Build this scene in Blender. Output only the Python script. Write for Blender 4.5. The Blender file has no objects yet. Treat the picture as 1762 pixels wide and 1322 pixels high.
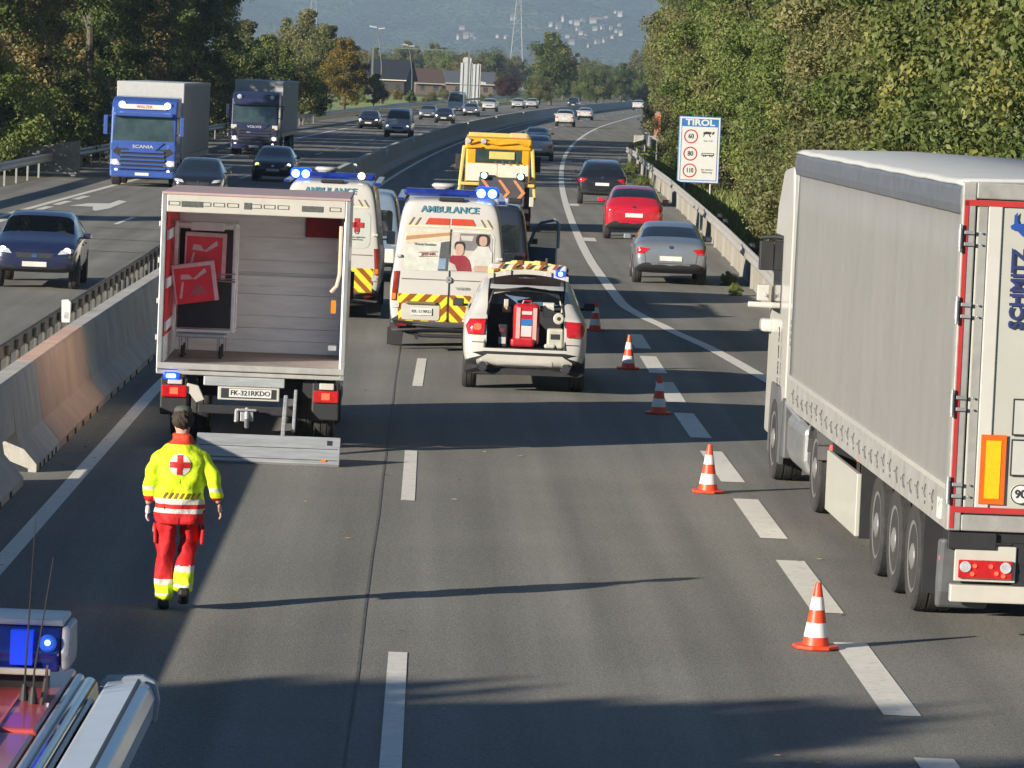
import bpy, bmesh, math, random
import numpy as np
from mathutils import Vector, Matrix
from mathutils.bvhtree import BVHTree
R = math.radians
S = bpy.context.scene
COL = S.collection
# ------------------------------------------------------------------ camera
cam_data = bpy.data.cameras.new("camera"); cam = bpy.data.objects.new("camera", cam_data); COL.objects.link(cam); S.camera = cam
cam_data.sensor_width = 36.0; cam_data.lens = 7260 / 1762 * 36; cam_data.clip_start = 0.5; cam_data.clip_end = 20000
_M = Matrix(((0.9989741882294959, -0.017992005382924316, 0.04155549294041061), (0.040122948110429, -0.07375348771473555, -0.9964690522464008), (0.02099333908999509, 0.9971141914506148, -0.07295593822054043)))
# columns of the camera: x = image right, y = image up, z = backwards, in world axes
cx = Vector(_M[0]); cy = -Vector(_M[1]); cz = -Vector(_M[2])
cam.matrix_world = Matrix(((cx.x, cy.x, cz.x, 0), (cx.y, cy.y, cz.y, 0), (cx.z, cy.z, cz.z, 4.75), (0, 0, 0, 1)))
# ------------------------------------------------------------------ sky and sun
SUN_EL = R(16.2); SDX, SDY = 0.782, 0.623            # direction in which shadows fall
W = bpy.data.worlds.new("World"); S.world = W; W.use_nodes = True
nt = W.node_tree; nt.nodes.clear()
sky = nt.nodes.new('ShaderNodeTexSky'); sky.sky_type = 'NISHITA'; sky.sun_disc = False
sky.sun_elevation = SUN_EL; sky.sun_rotation = math.atan2(-SDX, -SDY); sky.altitude = 500; sky.air_density = 1.0; sky.dust_density = 0.2; sky.ozone_density = 5.0
bg = nt.nodes.new('ShaderNodeBackground'); bg.inputs[1].default_value = 0.05
wo = nt.nodes.new('ShaderNodeOutputWorld')
nt.links.new(sky.outputs[0], bg.inputs[0]); nt.links.new(bg.outputs[0], wo.inputs[0])
sl = bpy.data.lights.new("sun", 'SUN'); sl.energy = 5.0; sl.angle = R(0.5); sl.color = (1.0, 0.91, 0.78)
so = bpy.data.objects.new("sun", sl); COL.objects.link(so)
so.rotation_euler = Vector((SDX * math.cos(SUN_EL), SDY * math.cos(SUN_EL), -math.sin(SUN_EL))).to_track_quat('-Z', 'Y').to_euler()
S.view_settings.view_transform = 'Standard'; S.view_settings.look = 'None'; S.view_settings.exposure = 0.86; S.view_settings.gamma = 1.0
S.cycles.max_bounces = 6; S.cycles.diffuse_bounces = 3; S.cycles.glossy_bounces = 3; S.cycles.transmission_bounces = 4
S.cycles.transparent_max_bounces = 8; S.cycles.volume_bounces = 0; S.cycles.caustics_reflective = False; S.cycles.caustics_refractive = False
S.cycles.use_denoising = True
rnd = random.Random(7)
# ------------------------------------------------------------------ materials
MATS = {}
def mat(name, col, rough=0.6, metal=0.0, var=0.08, scale=6.0, bump=0.0, bscale=40.0, coat=0.0, emit=None, estr=0.0, spec=None, coords='Object', stretch=(1, 1, 1), col2=None, dirt=0.0):
    if name in MATS: return MATS[name]
    m = bpy.data.materials.new(name); m.use_nodes = True; n = m.node_tree.nodes; l = m.node_tree.links
    b = n['Principled BSDF']; b.inputs['Roughness'].default_value = rough; b.inputs['Metallic'].default_value = metal
    if coat: b.inputs['Coat Weight'].default_value = coat; b.inputs['Coat Roughness'].default_value = 0.06
    if spec is not None: b.inputs['Specular IOR Level'].default_value = spec
    tc = n.new('ShaderNodeTexCoord'); mp = n.new('ShaderNodeMapping'); mp.inputs['Scale'].default_value = stretch
    l.new(tc.outputs[coords], mp.inputs[0])
    nz = n.new('ShaderNodeTexNoise'); nz.inputs['Scale'].default_value = scale; nz.inputs['Detail'].default_value = 5; nz.inputs['Roughness'].default_value = 0.6
    l.new(mp.outputs[0], nz.inputs['Vector'])
    cr = n.new('ShaderNodeValToRGB'); e = cr.color_ramp.elements
    c2 = col2 if col2 else tuple(min(1, c * (1 + var)) for c in col)
    c1 = tuple(max(0, c * (1 - var)) for c in col)
    e[0].position = 0.3; e[0].color = (*c1, 1); e[1].position = 0.7; e[1].color = (*c2, 1)
    l.new(nz.outputs[0], cr.inputs[0]); out = cr.outputs[0]
    if dirt:
        nd = n.new('ShaderNodeTexNoise'); nd.inputs['Scale'].default_value = 2.3; nd.inputs['Detail'].default_value = 8; nd.inputs['Roughness'].default_value = 0.7
        l.new(mp.outputs[0], nd.inputs['Vector'])
        rd = n.new('ShaderNodeValToRGB'); rd.color_ramp.elements[0].position = 0.45; rd.color_ramp.elements[1].position = 0.75
        l.new(nd.outputs[0], rd.inputs[0]); ml = n.new('ShaderNodeMath'); ml.operation = 'MULTIPLY'; ml.inputs[1].default_value = dirt; l.new(rd.outputs[0], ml.inputs[0])
        mx = n.new('ShaderNodeMixRGB'); l.new(ml.outputs[0], mx.inputs[0]); l.new(out, mx.inputs[1]); mx.inputs[2].default_value = (0.09, 0.08, 0.065, 1); out = mx.outputs[0]
    l.new(out, b.inputs['Base Color'])
    if bump:
        nb = n.new('ShaderNodeTexNoise'); nb.inputs['Scale'].default_value = bscale; nb.inputs['Detail'].default_value = 4
        l.new(mp.outputs[0], nb.inputs['Vector']); bp = n.new('ShaderNodeBump'); bp.inputs['Strength'].default_value = bump; bp.inputs['Distance'].default_value = 0.02
        l.new(nb.outputs[0], bp.inputs['Height']); l.new(bp.outputs[0], b.inputs['Normal'])
    if emit: b.inputs['Emission Color'].default_value = (*emit, 1); b.inputs['Emission Strength'].default_value = estr
    m['b'] = 1; MATS[name] = m
    return m
white_paint = mat('white_paint', (0.53, 0.515, 0.47), 0.35, coat=0.5, var=0.03, dirt=0.06)
cream_paint = mat('cream_paint', (0.50, 0.48, 0.42), 0.4, coat=0.3, var=0.05, dirt=0.12)
black_trim = mat('black_trim', (0.018, 0.018, 0.020), 0.6, var=0.2, dirt=0.06)
rubber = mat('rubber', (0.028, 0.027, 0.026), 0.85, var=0.25, scale=12, bump=0.4, dirt=0.35)
rim_metal = mat('rim_metal', (0.28, 0.28, 0.27), 0.5, 0.5, dirt=0.5)
steel = mat('galvanised_steel', (0.42, 0.43, 0.43), 0.45, 0.6, var=0.15, scale=3, dirt=0.25)
alu = mat('aluminium', (0.55, 0.56, 0.56), 0.38, 0.75, var=0.12, scale=5, dirt=0.2)
glass = mat('dark_glass', (0.012, 0.016, 0.018), 0.04, coat=1.0, var=0.2, spec=0.8)
green_glass = mat('green_windscreen', (0.035, 0.055, 0.05), 0.08, coat=1.0, var=0.5, scale=1.5, spec=0.7)
red_lens = mat('red_lens', (0.45, 0.012, 0.015), 0.12, coat=1.0, var=0.2, scale=20)
red_lamp = mat('red_lamp_lit', (0.6, 0.02, 0.02), 0.2, emit=(1.0, 0.10, 0.04), estr=1.3)
amber_lens = mat('amber_lens', (0.75, 0.20, 0.02), 0.15, coat=1.0)
clear_lens = mat('clear_lens', (0.62, 0.64, 0.66), 0.08, 0.3, coat=1.0, var=0.3, scale=14)
head_lamp = mat('headlamp_lit', (0.9, 0.9, 0.85), 0.2, emit=(1.0, 0.96, 0.85), estr=1.3)
warm_lamp = mat('warm_headlamp_lit', (0.9, 0.8, 0.5), 0.2, emit=(1.0, 0.72, 0.25), estr=2.0)
blue_lens = mat('blue_lens', (0.012, 0.03, 0.22), 0.1, coat=1.0, var=0.3)
blue_glow = mat('blue_light_glow', (0.0, 0.02, 0.6), 0.2, emit=(0.01, 0.05, 1.0), estr=1.6)
blue_core = mat('blue_light_core', (0.4, 0.7, 1.0), 0.2, emit=(0.30, 0.68, 1.0), estr=2.6)
plate_white = mat('plate_white', (0.60, 0.60, 0.56), 0.45, var=0.1)
ink = mat('dark_ink', (0.03, 0.03, 0.035), 0.5)
sign_white = mat('sign_white', (0.60, 0.60, 0.56), 0.4, var=0.04)
sign_blue = mat('sign_blue', (0.03, 0.16, 0.42), 0.4, var=0.08)
sign_red = mat('sign_red', (0.42, 0.03, 0.03), 0.45, var=0.1)
red_paint = mat('red_paint', (0.42, 0.015, 0.022), 0.32, coat=0.6, var=0.12)
chev_yellow = mat('reflective_yellow', (0.66, 0.60, 0.04), 0.4, var=0.08)
chev_orange = mat('reflective_dark_orange', (0.26, 0.085, 0.01), 0.4, var=0.15)
chrome = mat('chrome', (0.7, 0.7, 0.7), 0.12, 1.0)
# ------------------------------------------------------------------ mesh kit
class MB:
    def __init__(s): s.v = []; s.f = []; s.m = []
    def add(s, vs, fs, m=0):
        k = len(s.v); s.v += [tuple(p) for p in vs]; s.f += [tuple(k + i for i in f) for f in fs]; s.m += [m] * len(fs); return s
    def box(s, x0, x1, y0, y1, z0, z1, m=0):
        vs = [(x, y, z) for z in (z0, z1) for y in (y0, y1) for x in (x0, x1)]
        return s.add(vs, [(0, 2, 3, 1), (4, 5, 7, 6), (0, 1, 5, 4), (2, 6, 7, 3), (0, 4, 6, 2), (1, 3, 7, 5)], m)
    def obox(s, c, size, rot=(0, 0, 0), m=0):
        from mathutils import Euler
        q = Euler(rot).to_matrix(); hx, hy, hz = [a / 2 for a in size]; c = Vector(c)
        vs = [c + q @ Vector((x, y, z)) for z in (-hz, hz) for y in (-hy, hy) for x in (-hx, hx)]
        return s.add(vs, [(0, 2, 3, 1), (4, 5, 7, 6), (0, 1, 5, 4), (2, 6, 7, 3), (0, 4, 6, 2), (1, 3, 7, 5)], m)
    def prism(s, pts, a, b, axis='x', m=0):          # pts: outline in the two other axes (in order)
        n = len(pts)
        def P(t, p):
            return (t, p[0], p[1]) if axis == 'x' else ((p[0], t, p[1]) if axis == 'y' else (p[0], p[1], t))
        vs = [P(a, p) for p in pts] + [P(b, p) for p in pts]
        return s.add(vs, [tuple(range(n))[::-1], tuple(range(n, 2 * n))] + [(i, (i + 1) % n, n + (i + 1) % n, n + i) for i in range(n)], m)
    def tube(s, pts, r, n=8, m=0, cap=True):
        pts = [Vector(p) for p in pts]; rs = r if isinstance(r, (list, tuple)) else [r] * len(pts); k = len(s.v); up = Vector((0, 0, 1)); prev = None
        for i, p in enumerate(pts):
            d = (pts[min(i + 1, len(pts) - 1)] - pts[max(i - 1, 0)]).normalized()
            a = prev if prev is not None else (Vector((1, 0, 0)) if abs(d.x) < .9 else up)
            a = (a - d * a.dot(d)).normalized(); prev = a; b = d.cross(a)
            for j in range(n):
                t = 2 * math.pi * j / n; s.v.append(tuple(p + (a * math.cos(t) + b * math.sin(t)) * rs[i]))
        for i in range(len(pts) - 1):
            for j in range(n):
                s.f.append((k + i * n + j, k + i * n + (j + 1) % n, k + (i + 1) * n + (j + 1) % n, k + (i + 1) * n + j)); s.m.append(m)
        if cap:
            s.f.append(tuple(range(k, k + n))[::-1]); s.m.append(m); e = k + (len(pts) - 1) * n; s.f.append(tuple(range(e, e + n))); s.m.append(m)
        return s
    def lathe(s, prof, c=(0, 0, 0), axis='z', n=24, m=0, ms=None):   # prof: (radius, height)
        k = len(s.v)
        for r_, h in prof:
            for j in range(n):
                t = 2 * math.pi * j / n; a, b = r_ * math.cos(t), r_ * math.sin(t)
                p = (a, b, h) if axis == 'z' else ((h, a, b) if axis == 'x' else (b, h, a))
                s.v.append((c[0] + p[0], c[1] + p[1], c[2] + p[2]))
        for i in range(len(prof) - 1):
            for j in range(n):
                s.f.append((k + i * n + j, k + i * n + (j + 1) % n, k + (i + 1) * n + (j + 1) % n, k + (i + 1) * n + j)); s.m.append(ms[i] if ms else m)
        s.f.append(tuple(range(k, k + n))[::-1]); s.m.append(ms[0] if ms else m)
        e = k + (len(prof) - 1) * n; s.f.append(tuple(range(e, e + n))); s.m.append(ms[-1] if ms else m)
        return s
    def poly(s, pts, m=0): return s.add(pts, [tuple(range(len(pts)))], m)
    def xf(s, M):
        s.v = [tuple(M @ Vector(p)) for p in s.v]; return s
    def mesh(s, name, mats, smooth=False):
        me = bpy.data.meshes.new(name); me.from_pydata(s.v, [], s.f)
        for m in (mats if isinstance(mats, (list, tuple)) else [mats]): me.materials.append(m)
        if len(me.polygons) == len(s.m): me.polygons.foreach_set('material_index', s.m)
        bm = bmesh.new(); bm.from_mesh(me); bmesh.ops.recalc_face_normals(bm, faces=bm.faces); bm.to_mesh(me); bm.free()
        if smooth: me.shade_smooth()
        me.update(); return me
    def build(s, name, mats, parent=None, bevel=0.0, smooth=False, loc=None, rot=None, seg=2):
        return link(name, s.mesh(name, mats, smooth), parent, bevel, loc, rot, seg, smooth)
def link(name, me, parent=None, bevel=0.0, loc=None, rot=None, seg=2, smooth=False):
    o = bpy.data.objects.new(name, me); COL.objects.link(o); o.parent = parent
    if loc: o.location = loc
    if rot: o.rotation_euler = rot
    if bevel:
        b = o.modifiers.new('bevel', 'BEVEL'); b.width = bevel; b.segments = seg; b.limit_method = 'ANGLE'; b.angle_limit = R(35)
    if smooth and not bevel:
        pass
    return o
def smooth_by_angle(me, ang=35):
    me.shade_smooth()
    try: me.set_sharp_from_angle(angle=R(ang))
    except Exception: pass
    return me
def thing(name, label, cat, loc=(0, 0, 0), rz=0.0, group=None):
    o = bpy.data.objects.new(name, None); COL.objects.link(o); o.location = loc; o.rotation_euler = (0, 0, rz)
    o['label'] = label; o['category'] = cat
    if group: o['group'] = group
    return o
def tag(o, label=None, cat=None, group=None, kind=None):
    for k, v in (('label', label), ('category', cat), ('group', group), ('kind', kind)):
        if v: o[k] = v
    return o
def dup(root, loc=None, rz=None, label=None, paint=None, group=None, scale=None):
    def cp(o, par):
        c = o.copy(); COL.objects.link(c); c.parent = par
        if paint and c.type == 'MESH' and o.get('paint_slot') is not None:
            c.material_slots[0].link = 'OBJECT'; c.material_slots[0].material = paint
        for ch in [k for k in KIDS.get(o.name, [])]: cp(ch, c)
        return c
    KIDS = {}
    for o in COL.objects:
        if o.parent: KIDS.setdefault(o.parent.name, []).append(o)
    r_ = cp(root, None)
    if loc is not None: r_.location = loc
    if rz is not None: r_.rotation_euler = (0, 0, rz)
    if scale is not None: r_.scale = (scale, scale, scale)
    if label: r_['label'] = label
    if group: r_['group'] = group
    return r_
def text(name, body, size, m, parent, loc, rot=(math.pi / 2, 0, 0), ext=0.003, bold=0.0, sx=1.0, align='CENTER'):
    cu = bpy.data.curves.new(name, 'FONT'); cu.body = body; cu.size = size; cu.extrude = ext; cu.align_x = align; cu.align_y = 'CENTER'; cu.offset = bold
    cu.resolution_u = 3
    t = bpy.data.objects.new(name, cu); COL.objects.link(t)
    bpy.context.view_layer.update()
    me = bpy.data.meshes.new_from_object(t.evaluated_get(bpy.context.evaluated_depsgraph_get())); bpy.data.objects.remove(t)
    me.materials.clear(); me.materials.append(m); me.name = name
    o = bpy.data.objects.new(name, me); COL.objects.link(o); o.parent = parent; o.location = loc; o.rotation_euler = rot; o.scale = (sx, 1, 1)
    return o
def evaluated(me, mods, extra=None):
    o = bpy.data.objects.new('tmp', me); COL.objects.link(o); mods(o)
    bpy.context.view_layer.update()
    r_ = bpy.data.meshes.new_from_object(o.evaluated_get(bpy.context.evaluated_depsgraph_get()), preserve_all_data_layers=True, depsgraph=bpy.context.evaluated_depsgraph_get())
    bpy.data.objects.remove(o)
    return r_
def split_faces(me, pred, name):
    """A new mesh with the faces for which pred(center, material_index) holds; they leave the first mesh."""
    out = me.copy(); out.name = name
    for m_, keep in ((out, True), (me, False)):
        bm = bmesh.new(); bm.from_mesh(m_)
        dl = [f for f in bm.faces if bool(pred(f.calc_center_median(), f.material_index)) != keep]
        bmesh.ops.delete(bm, geom=dl, context='FACES'); bm.to_mesh(m_); bm.free()
    return out
def clip(poly, x0, x1, z0, z1):
    def cut(p, ins, itx):
        o = []
        for i in range(len(p)):
            a, b = p[i], p[(i + 1) % len(p)]
            if ins(a): o.append(a)
            if ins(a) != ins(b): o.append(itx(a, b))
        return o
    def ix(c): return lambda a, b: (c, a[1] + (b[1] - a[1]) * (c - a[0]) / (b[0] - a[0]))
    def iz(c): return lambda a, b: (a[0] + (b[0] - a[0]) * (c - a[1]) / (b[1] - a[1]), c)
    for ins, itx in ((lambda p: p[0] >= x0, ix(x0)), (lambda p: p[0] <= x1, ix(x1)), (lambda p: p[1] >= z0, iz(z0)), (lambda p: p[1] <= z1, iz(z1))):
        if poly: poly = cut(poly, ins, itx)
    return poly
def rr(x0, x1, z0, z1, r=0.05, n=4):
    o = []
    for cx_, cz_, a0 in ((x1 - r, z1 - r, 0), (x0 + r, z1 - r, 90), (x0 + r, z0 + r, 180), (x1 - r, z0 + r, 270)):
        for i in range(n + 1):
            t = R(a0 + 90 * i / n); o.append((cx_ + r * math.cos(t), cz_ + r * math.sin(t)))
    return o
def dense(pts, n=4):
    o = []
    for i in range(len(pts)):
        a, b = pts[i], pts[(i + 1) % len(pts)]
        for k in range(n): o.append((a[0] + (b[0] - a[0]) * k / n, a[1] + (b[1] - a[1]) * k / n))
    return o
def bvh_of(me):
    return BVHTree.FromPolygons([v.co for v in me.vertices], [tuple(p.vertices) for p in me.polygons])
DIRS = {'rear': (Vector((0, -1, 0)), lambda p: Vector((p[0], -30, p[1]))), 'front': (Vector((0, 1, 0)), lambda p: Vector((p[0], 30, p[1]))),
        'left': (Vector((-1, 0, 0)), lambda p: Vector((-30, p[0], p[1]))), 'right': (Vector((1, 0, 0)), lambda p: Vector((30, p[0], p[1])))}
def patch(bvh, outline, side='rear', off=0.006, depth=0.02, rings=3, name='patch', mats=None, parent=None, mb=None, m=0):
    """A thin panel that follows the body's surface: the outline (two coordinates) is projected on it from one side."""
    o2 = []
    for i in range(len(outline)):
        a, b = outline[i], outline[(i + 1) % len(outline)]; k = max(1, int(math.hypot(b[0] - a[0], b[1] - a[1]) / .14))
        o2 += [(a[0] + (b[0] - a[0]) * j / k, a[1] + (b[1] - a[1]) * j / k) for j in range(k)]
    outline = o2; nrm, org = DIRS[side]; own = mb is None
    if own: mb = MB()
    cxm = sum(p[0] for p in outline) / len(outline); czm = sum(p[1] for p in outline) / len(outline)
    def hit(p):
        h = bvh.ray_cast(org(p), -nrm, 60)
        return h[0] if h[0] is not None else None
    c = hit((cxm, czm)); n = len(outline)
    if c is None: return None
    rows = []
    for k in range(rings, 0, -1):
        row = []
        for p in outline:
            q = (cxm + (p[0] - cxm) * k / rings, czm + (p[1] - czm) * k / rings); h = hit(q)
            row.append(h if h is not None else None)
        rows.append(row)
    for row in rows:
        for i in range(n):
            if row[i] is None:
                j = next((row[(i + d) % n] for d in range(1, n) if row[(i + d) % n] is not None), c); q = outline[i]
                row[i] = Vector((q[0], j.y, q[1])) if side in ('rear', 'front') else Vector((j.x, q[0], q[1]))
    vs = [p - nrm * depth for p in rows[0]] + [p + nrm * off for row in rows for p in row] + [c + nrm * off]
    fs = []
    for k in range(rings):
        for i in range(n): fs.append((k * n + i, k * n + (i + 1) % n, (k + 1) * n + (i + 1) % n, (k + 1) * n + i))
    e = rings * n
    for i in range(n): fs.append((e + i, e + (i + 1) % n, len(vs) - 1))
    mb.add(vs, fs, m)
    if own:
        o = mb.build(name, mats, parent); smooth_by_angle(o.data, 40); return o
    return mb
# ------------------------------------------------------------------ wheels and vehicle bodies
WHEEL_CACHE = {}
def wheel_meshes(r, w, truck=False):
    k = (r, w, truck)
    if k in WHEEL_CACHE: return WHEEL_CACHE[k]
    t = MB(); a = r * 0.66
    prof = [(a, -w / 2 + .01), (r - .03, -w / 2), (r - .008, -w / 2 + .02), (r, -w * .2), (r - .012, -w * .18), (r - .012, -w * .15), (r, -w * .13), (r, w * .13), (r - .012, w * .15), (r - .012, w * .18), (r, w * .2), (r - .008, w / 2 - .02), (r - .03, w / 2), (a, w / 2 - .01)]
    t.lathe(prof, axis='x', n=32); tm = smooth_by_angle(t.mesh('wheel', rubber), 40)
    h = MB()
    if truck:
        h.lathe([(a, w / 2 - .04), (a + .004, w / 2 - .005), (a - .03, w / 2 - .01), (a - .07, w / 2 - .08), (.14, w / 2 - .06), (.12, w / 2 + .0), (.05, w / 2 + .02)], axis='x', n=24)
        h.lathe([(a, -w / 2 + .04), (a + .004, -w / 2 + .005), (a - .03, -w / 2 + .01), (a - .07, -w / 2 + .08), (.14, -w / 2 + .06), (.12, -w / 2), (.05, -w / 2 - .02)], axis='x', n=24)
        for i in range(10):
            q = 2 * math.pi * i / 10
            for s_ in (-1, 1): h.lathe([(.014, s_ * (w / 2 - .07)), (.012, s_ * (w / 2 - .035))], (0, .17 * math.cos(q), .17 * math.sin(q)), 'x', 6)
    else:
        for s_ in (-1, 1):
            h.lathe([(a + .003, s_ * (w / 2 - .012)), (a - .02, s_ * (w / 2 - .006)), (a - .035, s_ * (w / 2 - .05))], axis='x', n=28)
            h.lathe([(.055, s_ * (w / 2 - .055)), (.05, s_ * (w / 2 - .02)), (.03, s_ * (w / 2 - .018))], axis='x', n=14)
            for i in range(5):
                q = 2 * math.pi * i / 5; c, d = math.cos(q), math.sin(q)
                L_ = a - .02
                h.obox((s_ * (w / 2 - .03), c * L_ / 2, d * L_ / 2), (.018, L_, .055), (q, 0, 0))
        h.lathe([(a - .03, -w / 2 + .05), (a - .03, w / 2 - .07)], axis='x', n=20, m=1)
    hm = h.mesh('rim', [rim_metal, black_trim])
    WHEEL_CACHE[k] = (tm, hm); return tm, hm
def wheel(parent, x, y, r, w, truck=False, steer=0.0):
    tm, hm = wheel_meshes(r, w, truck)
    o = link('wheel', tm, parent, loc=(x, y, r)); o.rotation_euler = (0, 0, steer); link('rim', hm, o); return o
def loft(stn, Wd, glassy, trimh=True, wheels=(), wr=0.34, hole=None, sub=2, mats=None, belt_in=0.95):
    """Closed body from cross-sections. stn: (y, z bottom, z belt, z top, width factor, top width factor)."""
    hw = Wd / 2; mb = MB(); n = 16; rings = []
    for (y, zb, zl, zt, wf, tf) in stn:
        w = hw * wf; t = hw * tf; g = zt - zl
        zmid = zb + (zl - zb) * .55
        half = [(0, zb), (w * .82, zb), (w * .965, zb + .06), (w, zmid), (w * .985, zl - .04), (w * belt_in if g > .12 else w * .955, zl + .01), (t, zt - min(.05, g * .25)), (t * .78, zt - .003), (0, zt + .012)]
        ring = [(x, y, z) for x, z in half] + [(-x, y, z) for x, z in half[-2:0:-1]]
        rings.append(ring)
    for r_ in rings: mb.v += r_
    segs = [0, 1, 2, 3, 4, 5, 6, 7, 7, 6, 5, 4, 3, 2, 1, 0]
    for i in range(len(rings) - 1):
        for j in range(n):
            sg = segs[j]; mi = 0
            if sg == 0: mi = 1
            if sg == 1 and trimh: mi = 1
            if sg == 5 and i in glassy.get('side', ()): mi = 2
            if sg in (6, 7) and i in glassy.get('ws', ()): mi = 3
            if sg in (6, 7) and i in glassy.get('rw', ()): mi = 4
            mb.f.append((i * n + j, i * n + (j + 1) % n, (i + 1) * n + (j + 1) % n, (i + 1) * n + j)); mb.m.append(mi)
    mb.f.append(tuple(range(n))); mb.m.append(0); e = (len(rings) - 1) * n; mb.f.append(tuple(range(e, e + n))[::-1]); mb.m.append(0)
    me = mb.mesh('body', mats)
    cut = None
    if wheels or hole:
        c = MB()
        for y in wheels:
            for s_ in (-1, 1):
                c.lathe([(wr + .055, s_ * (hw - .30)), (wr + .055, s_ * (hw + .25))], (0, y, wr), 'x', 28)
        cm = c.mesh('cut', [mats[0], black_trim]); cm.polygons.foreach_set('material_index', [1] * len(cm.polygons))
        cut = bpy.data.objects.new('cut', cm); COL.objects.link(cut)
    hob = None
    if hole:
        hm = MB().box(*hole).mesh('hole', [mats[0], black_trim]); hm.polygons.foreach_set('material_index', [1] * len(hm.polygons))
        hob = bpy.data.objects.new('hole', hm); COL.objects.link(hob)
    def mods(o):
        s_ = o.modifiers.new('s', 'SUBSURF'); s_.levels = sub; s_.render_levels = sub
        for q in (cut, hob):
            if q is not None:
                b = o.modifiers.new('b', 'BOOLEAN'); b.object = q; b.operation = 'DIFFERENCE'; b.solver = 'EXACT'
    out = evaluated(me, mods)
    for q in (cut, hob):
        if q is not None: bpy.data.objects.remove(q)
    while len(out.materials) < len(mats): out.materials.append(mats[len(out.materials)])
    for i, m_ in enumerate(mats): out.materials[i] = m_
    return smooth_by_angle(out, 42)
KIND = {
 'hatch': dict(L=4.3, W=1.79, H=1.47, r=.32, wy=(-.29, .31), s=[(0, .36, .52, .56, .80, .70), (.02, .22, .60, .66, .92, .84), (.06, .19, .62, .70, .97, .84), (.10, .18, .64, .78, .99, .78), (.23, .17, .65, .975, 1, .70), (.42, .17, .645, 1, 1, .72), (.45, .17, .645, 1, 1, .72), (.60, .17, .64, .985, 1, .72), (.78, .17, .635, .70, .99, .84), (.92, .18, .56, .60, .95, .82), (.975, .22, .48, .52, .88, .78), (1, .30, .40, .43, .74, .66)], g=dict(side=(4, 6), ws=(7,), rw=(3,))),
 'suv': dict(L=4.65, W=1.88, H=1.67, r=.36, wy=(-.30, .31), s=[(0, .36, .50, .54, .82, .74), (.018, .24, .62, .66, .94, .86), (.045, .21, .64, .70, .98, .86), (.075, .21, .655, .76, 1, .80), (.17, .20, .66, .965, 1, .72), (.42, .20, .655, 1, 1, .74), (.45, .20, .655, 1, 1, .74), (.62, .20, .65, .985, 1, .74), (.765, .20, .645, .71, .99, .86), (.93, .22, .60, .64, .95, .84), (.98, .25, .50, .55, .88, .80), (1, .33, .42, .46, .76, .70)], g=dict(side=(4, 6), ws=(7,), rw=(3,))),
 'sedan': dict(L=4.55, W=1.77, H=1.43, r=.32, wy=(-.29, .31), s=[(0, .36, .52, .56, .82, .72), (.015, .24, .62, .68, .93, .84), (.06, .19, .655, .73, .97, .84), (.13, .18, .66, .745, .99, .83), (.27, .17, .66, .96, 1, .69), (.43, .17, .655, 1, 1, .72), (.46, .17, .655, 1, 1, .72), (.60, .17, .65, .985, 1, .71), (.76, .17, .64, .70, .99, .84), (.92, .18, .56, .60, .95, .82), (.975, .22, .48, .52, .88, .78), (1, .30, .40, .43, .74, .66)], g=dict(side=(4, 6), ws=(7,), rw=(3,))),
 'van': dict(L=5.2, W=1.93, H=2.05, r=.34, wy=(-.29, .33), s=[(0, .30, .50, .80, .86, .72), (.005, .20, .52, .93, .95, .82), (.02, .18, .53, .985, .985, .83), (.10, .17, .53, 1, 1, .84), (.40, .17, .53, 1, 1, .84), (.43, .17, .53, 1, 1, .84), (.70, .17, .52, .985, 1, .82), (.86, .17, .50, .60, .98, .86), (.96, .19, .44, .48, .92, .82), (.99, .22, .38, .41, .86, .78), (1, .28, .33, .35, .74, .66)], g=dict(side=(3, 5), ws=(6,), rw=())),
 'panel_van': dict(L=6.3, W=2.0, H=2.62, r=.35, wy=(-.27, .33), s=[(0, .26, .50, .86, .90, .74), (.004, .17, .50, .955, .975, .83), (.014, .15, .50, .99, .995, .84), (.08, .15, .5, 1, 1, .84), (.40, .15, .5, 1, 1, .84), (.66, .15, .5, 1, 1, .84), (.78, .15, .45, .97, 1, .80), (.885, .15, .42, .50, .98, .84), (.965, .16, .37, .40, .92, .80), (.99, .18, .30, .33, .86, .74), (1, .24, .27, .29, .74, .62)], g=dict(side=(5,), ws=(6,), rw=())),
}
BODY = {}
def body_meshes(kind, hole=None):
    k = (kind, hole)
    if k in BODY: return BODY[k]
    K = KIND[kind]; L, H = K['L'], K['H']
    st = [(-L / 2 + L * t, zb * H if zb < 1 else zb, zl * H, zt * H, wf, tf) for t, zb, zl, zt, wf, tf in K['s']]
    st = [(y, min(zb, .45), zl, zt, wf, tf) for y, zb, zl, zt, wf, tf in st]
    wy = tuple(w * L for w in K['wy'])
    g = dict(K['g'])
    if hole: g['rw'] = ()
    mats = [white_paint, black_trim, glass, glass, glass]
    me = loft(st, K['W'], g, wheels=wy, wr=K['r'], hole=hole, mats=mats)
    bvh = bvh_of(me); parts = []
    for idx, nm in ((2, 'side_window'), (3, 'windscreen'), (4, 'rear_window')):
        if idx == 2:
            for s_ in (-1, 1):
                pm = split_faces(me, lambda c, mi, s_=s_: mi == 2 and c.x * s_ > 0, nm)
                if len(pm.polygons): parts.append((nm, pm))
        else:
            pm = split_faces(me, lambda c, mi, idx=idx: mi == idx, nm)
            if len(pm.polygons): parts.append((nm, pm))
    BODY[k] = (me, parts, bvh, st, wy); return BODY[k]
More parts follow.
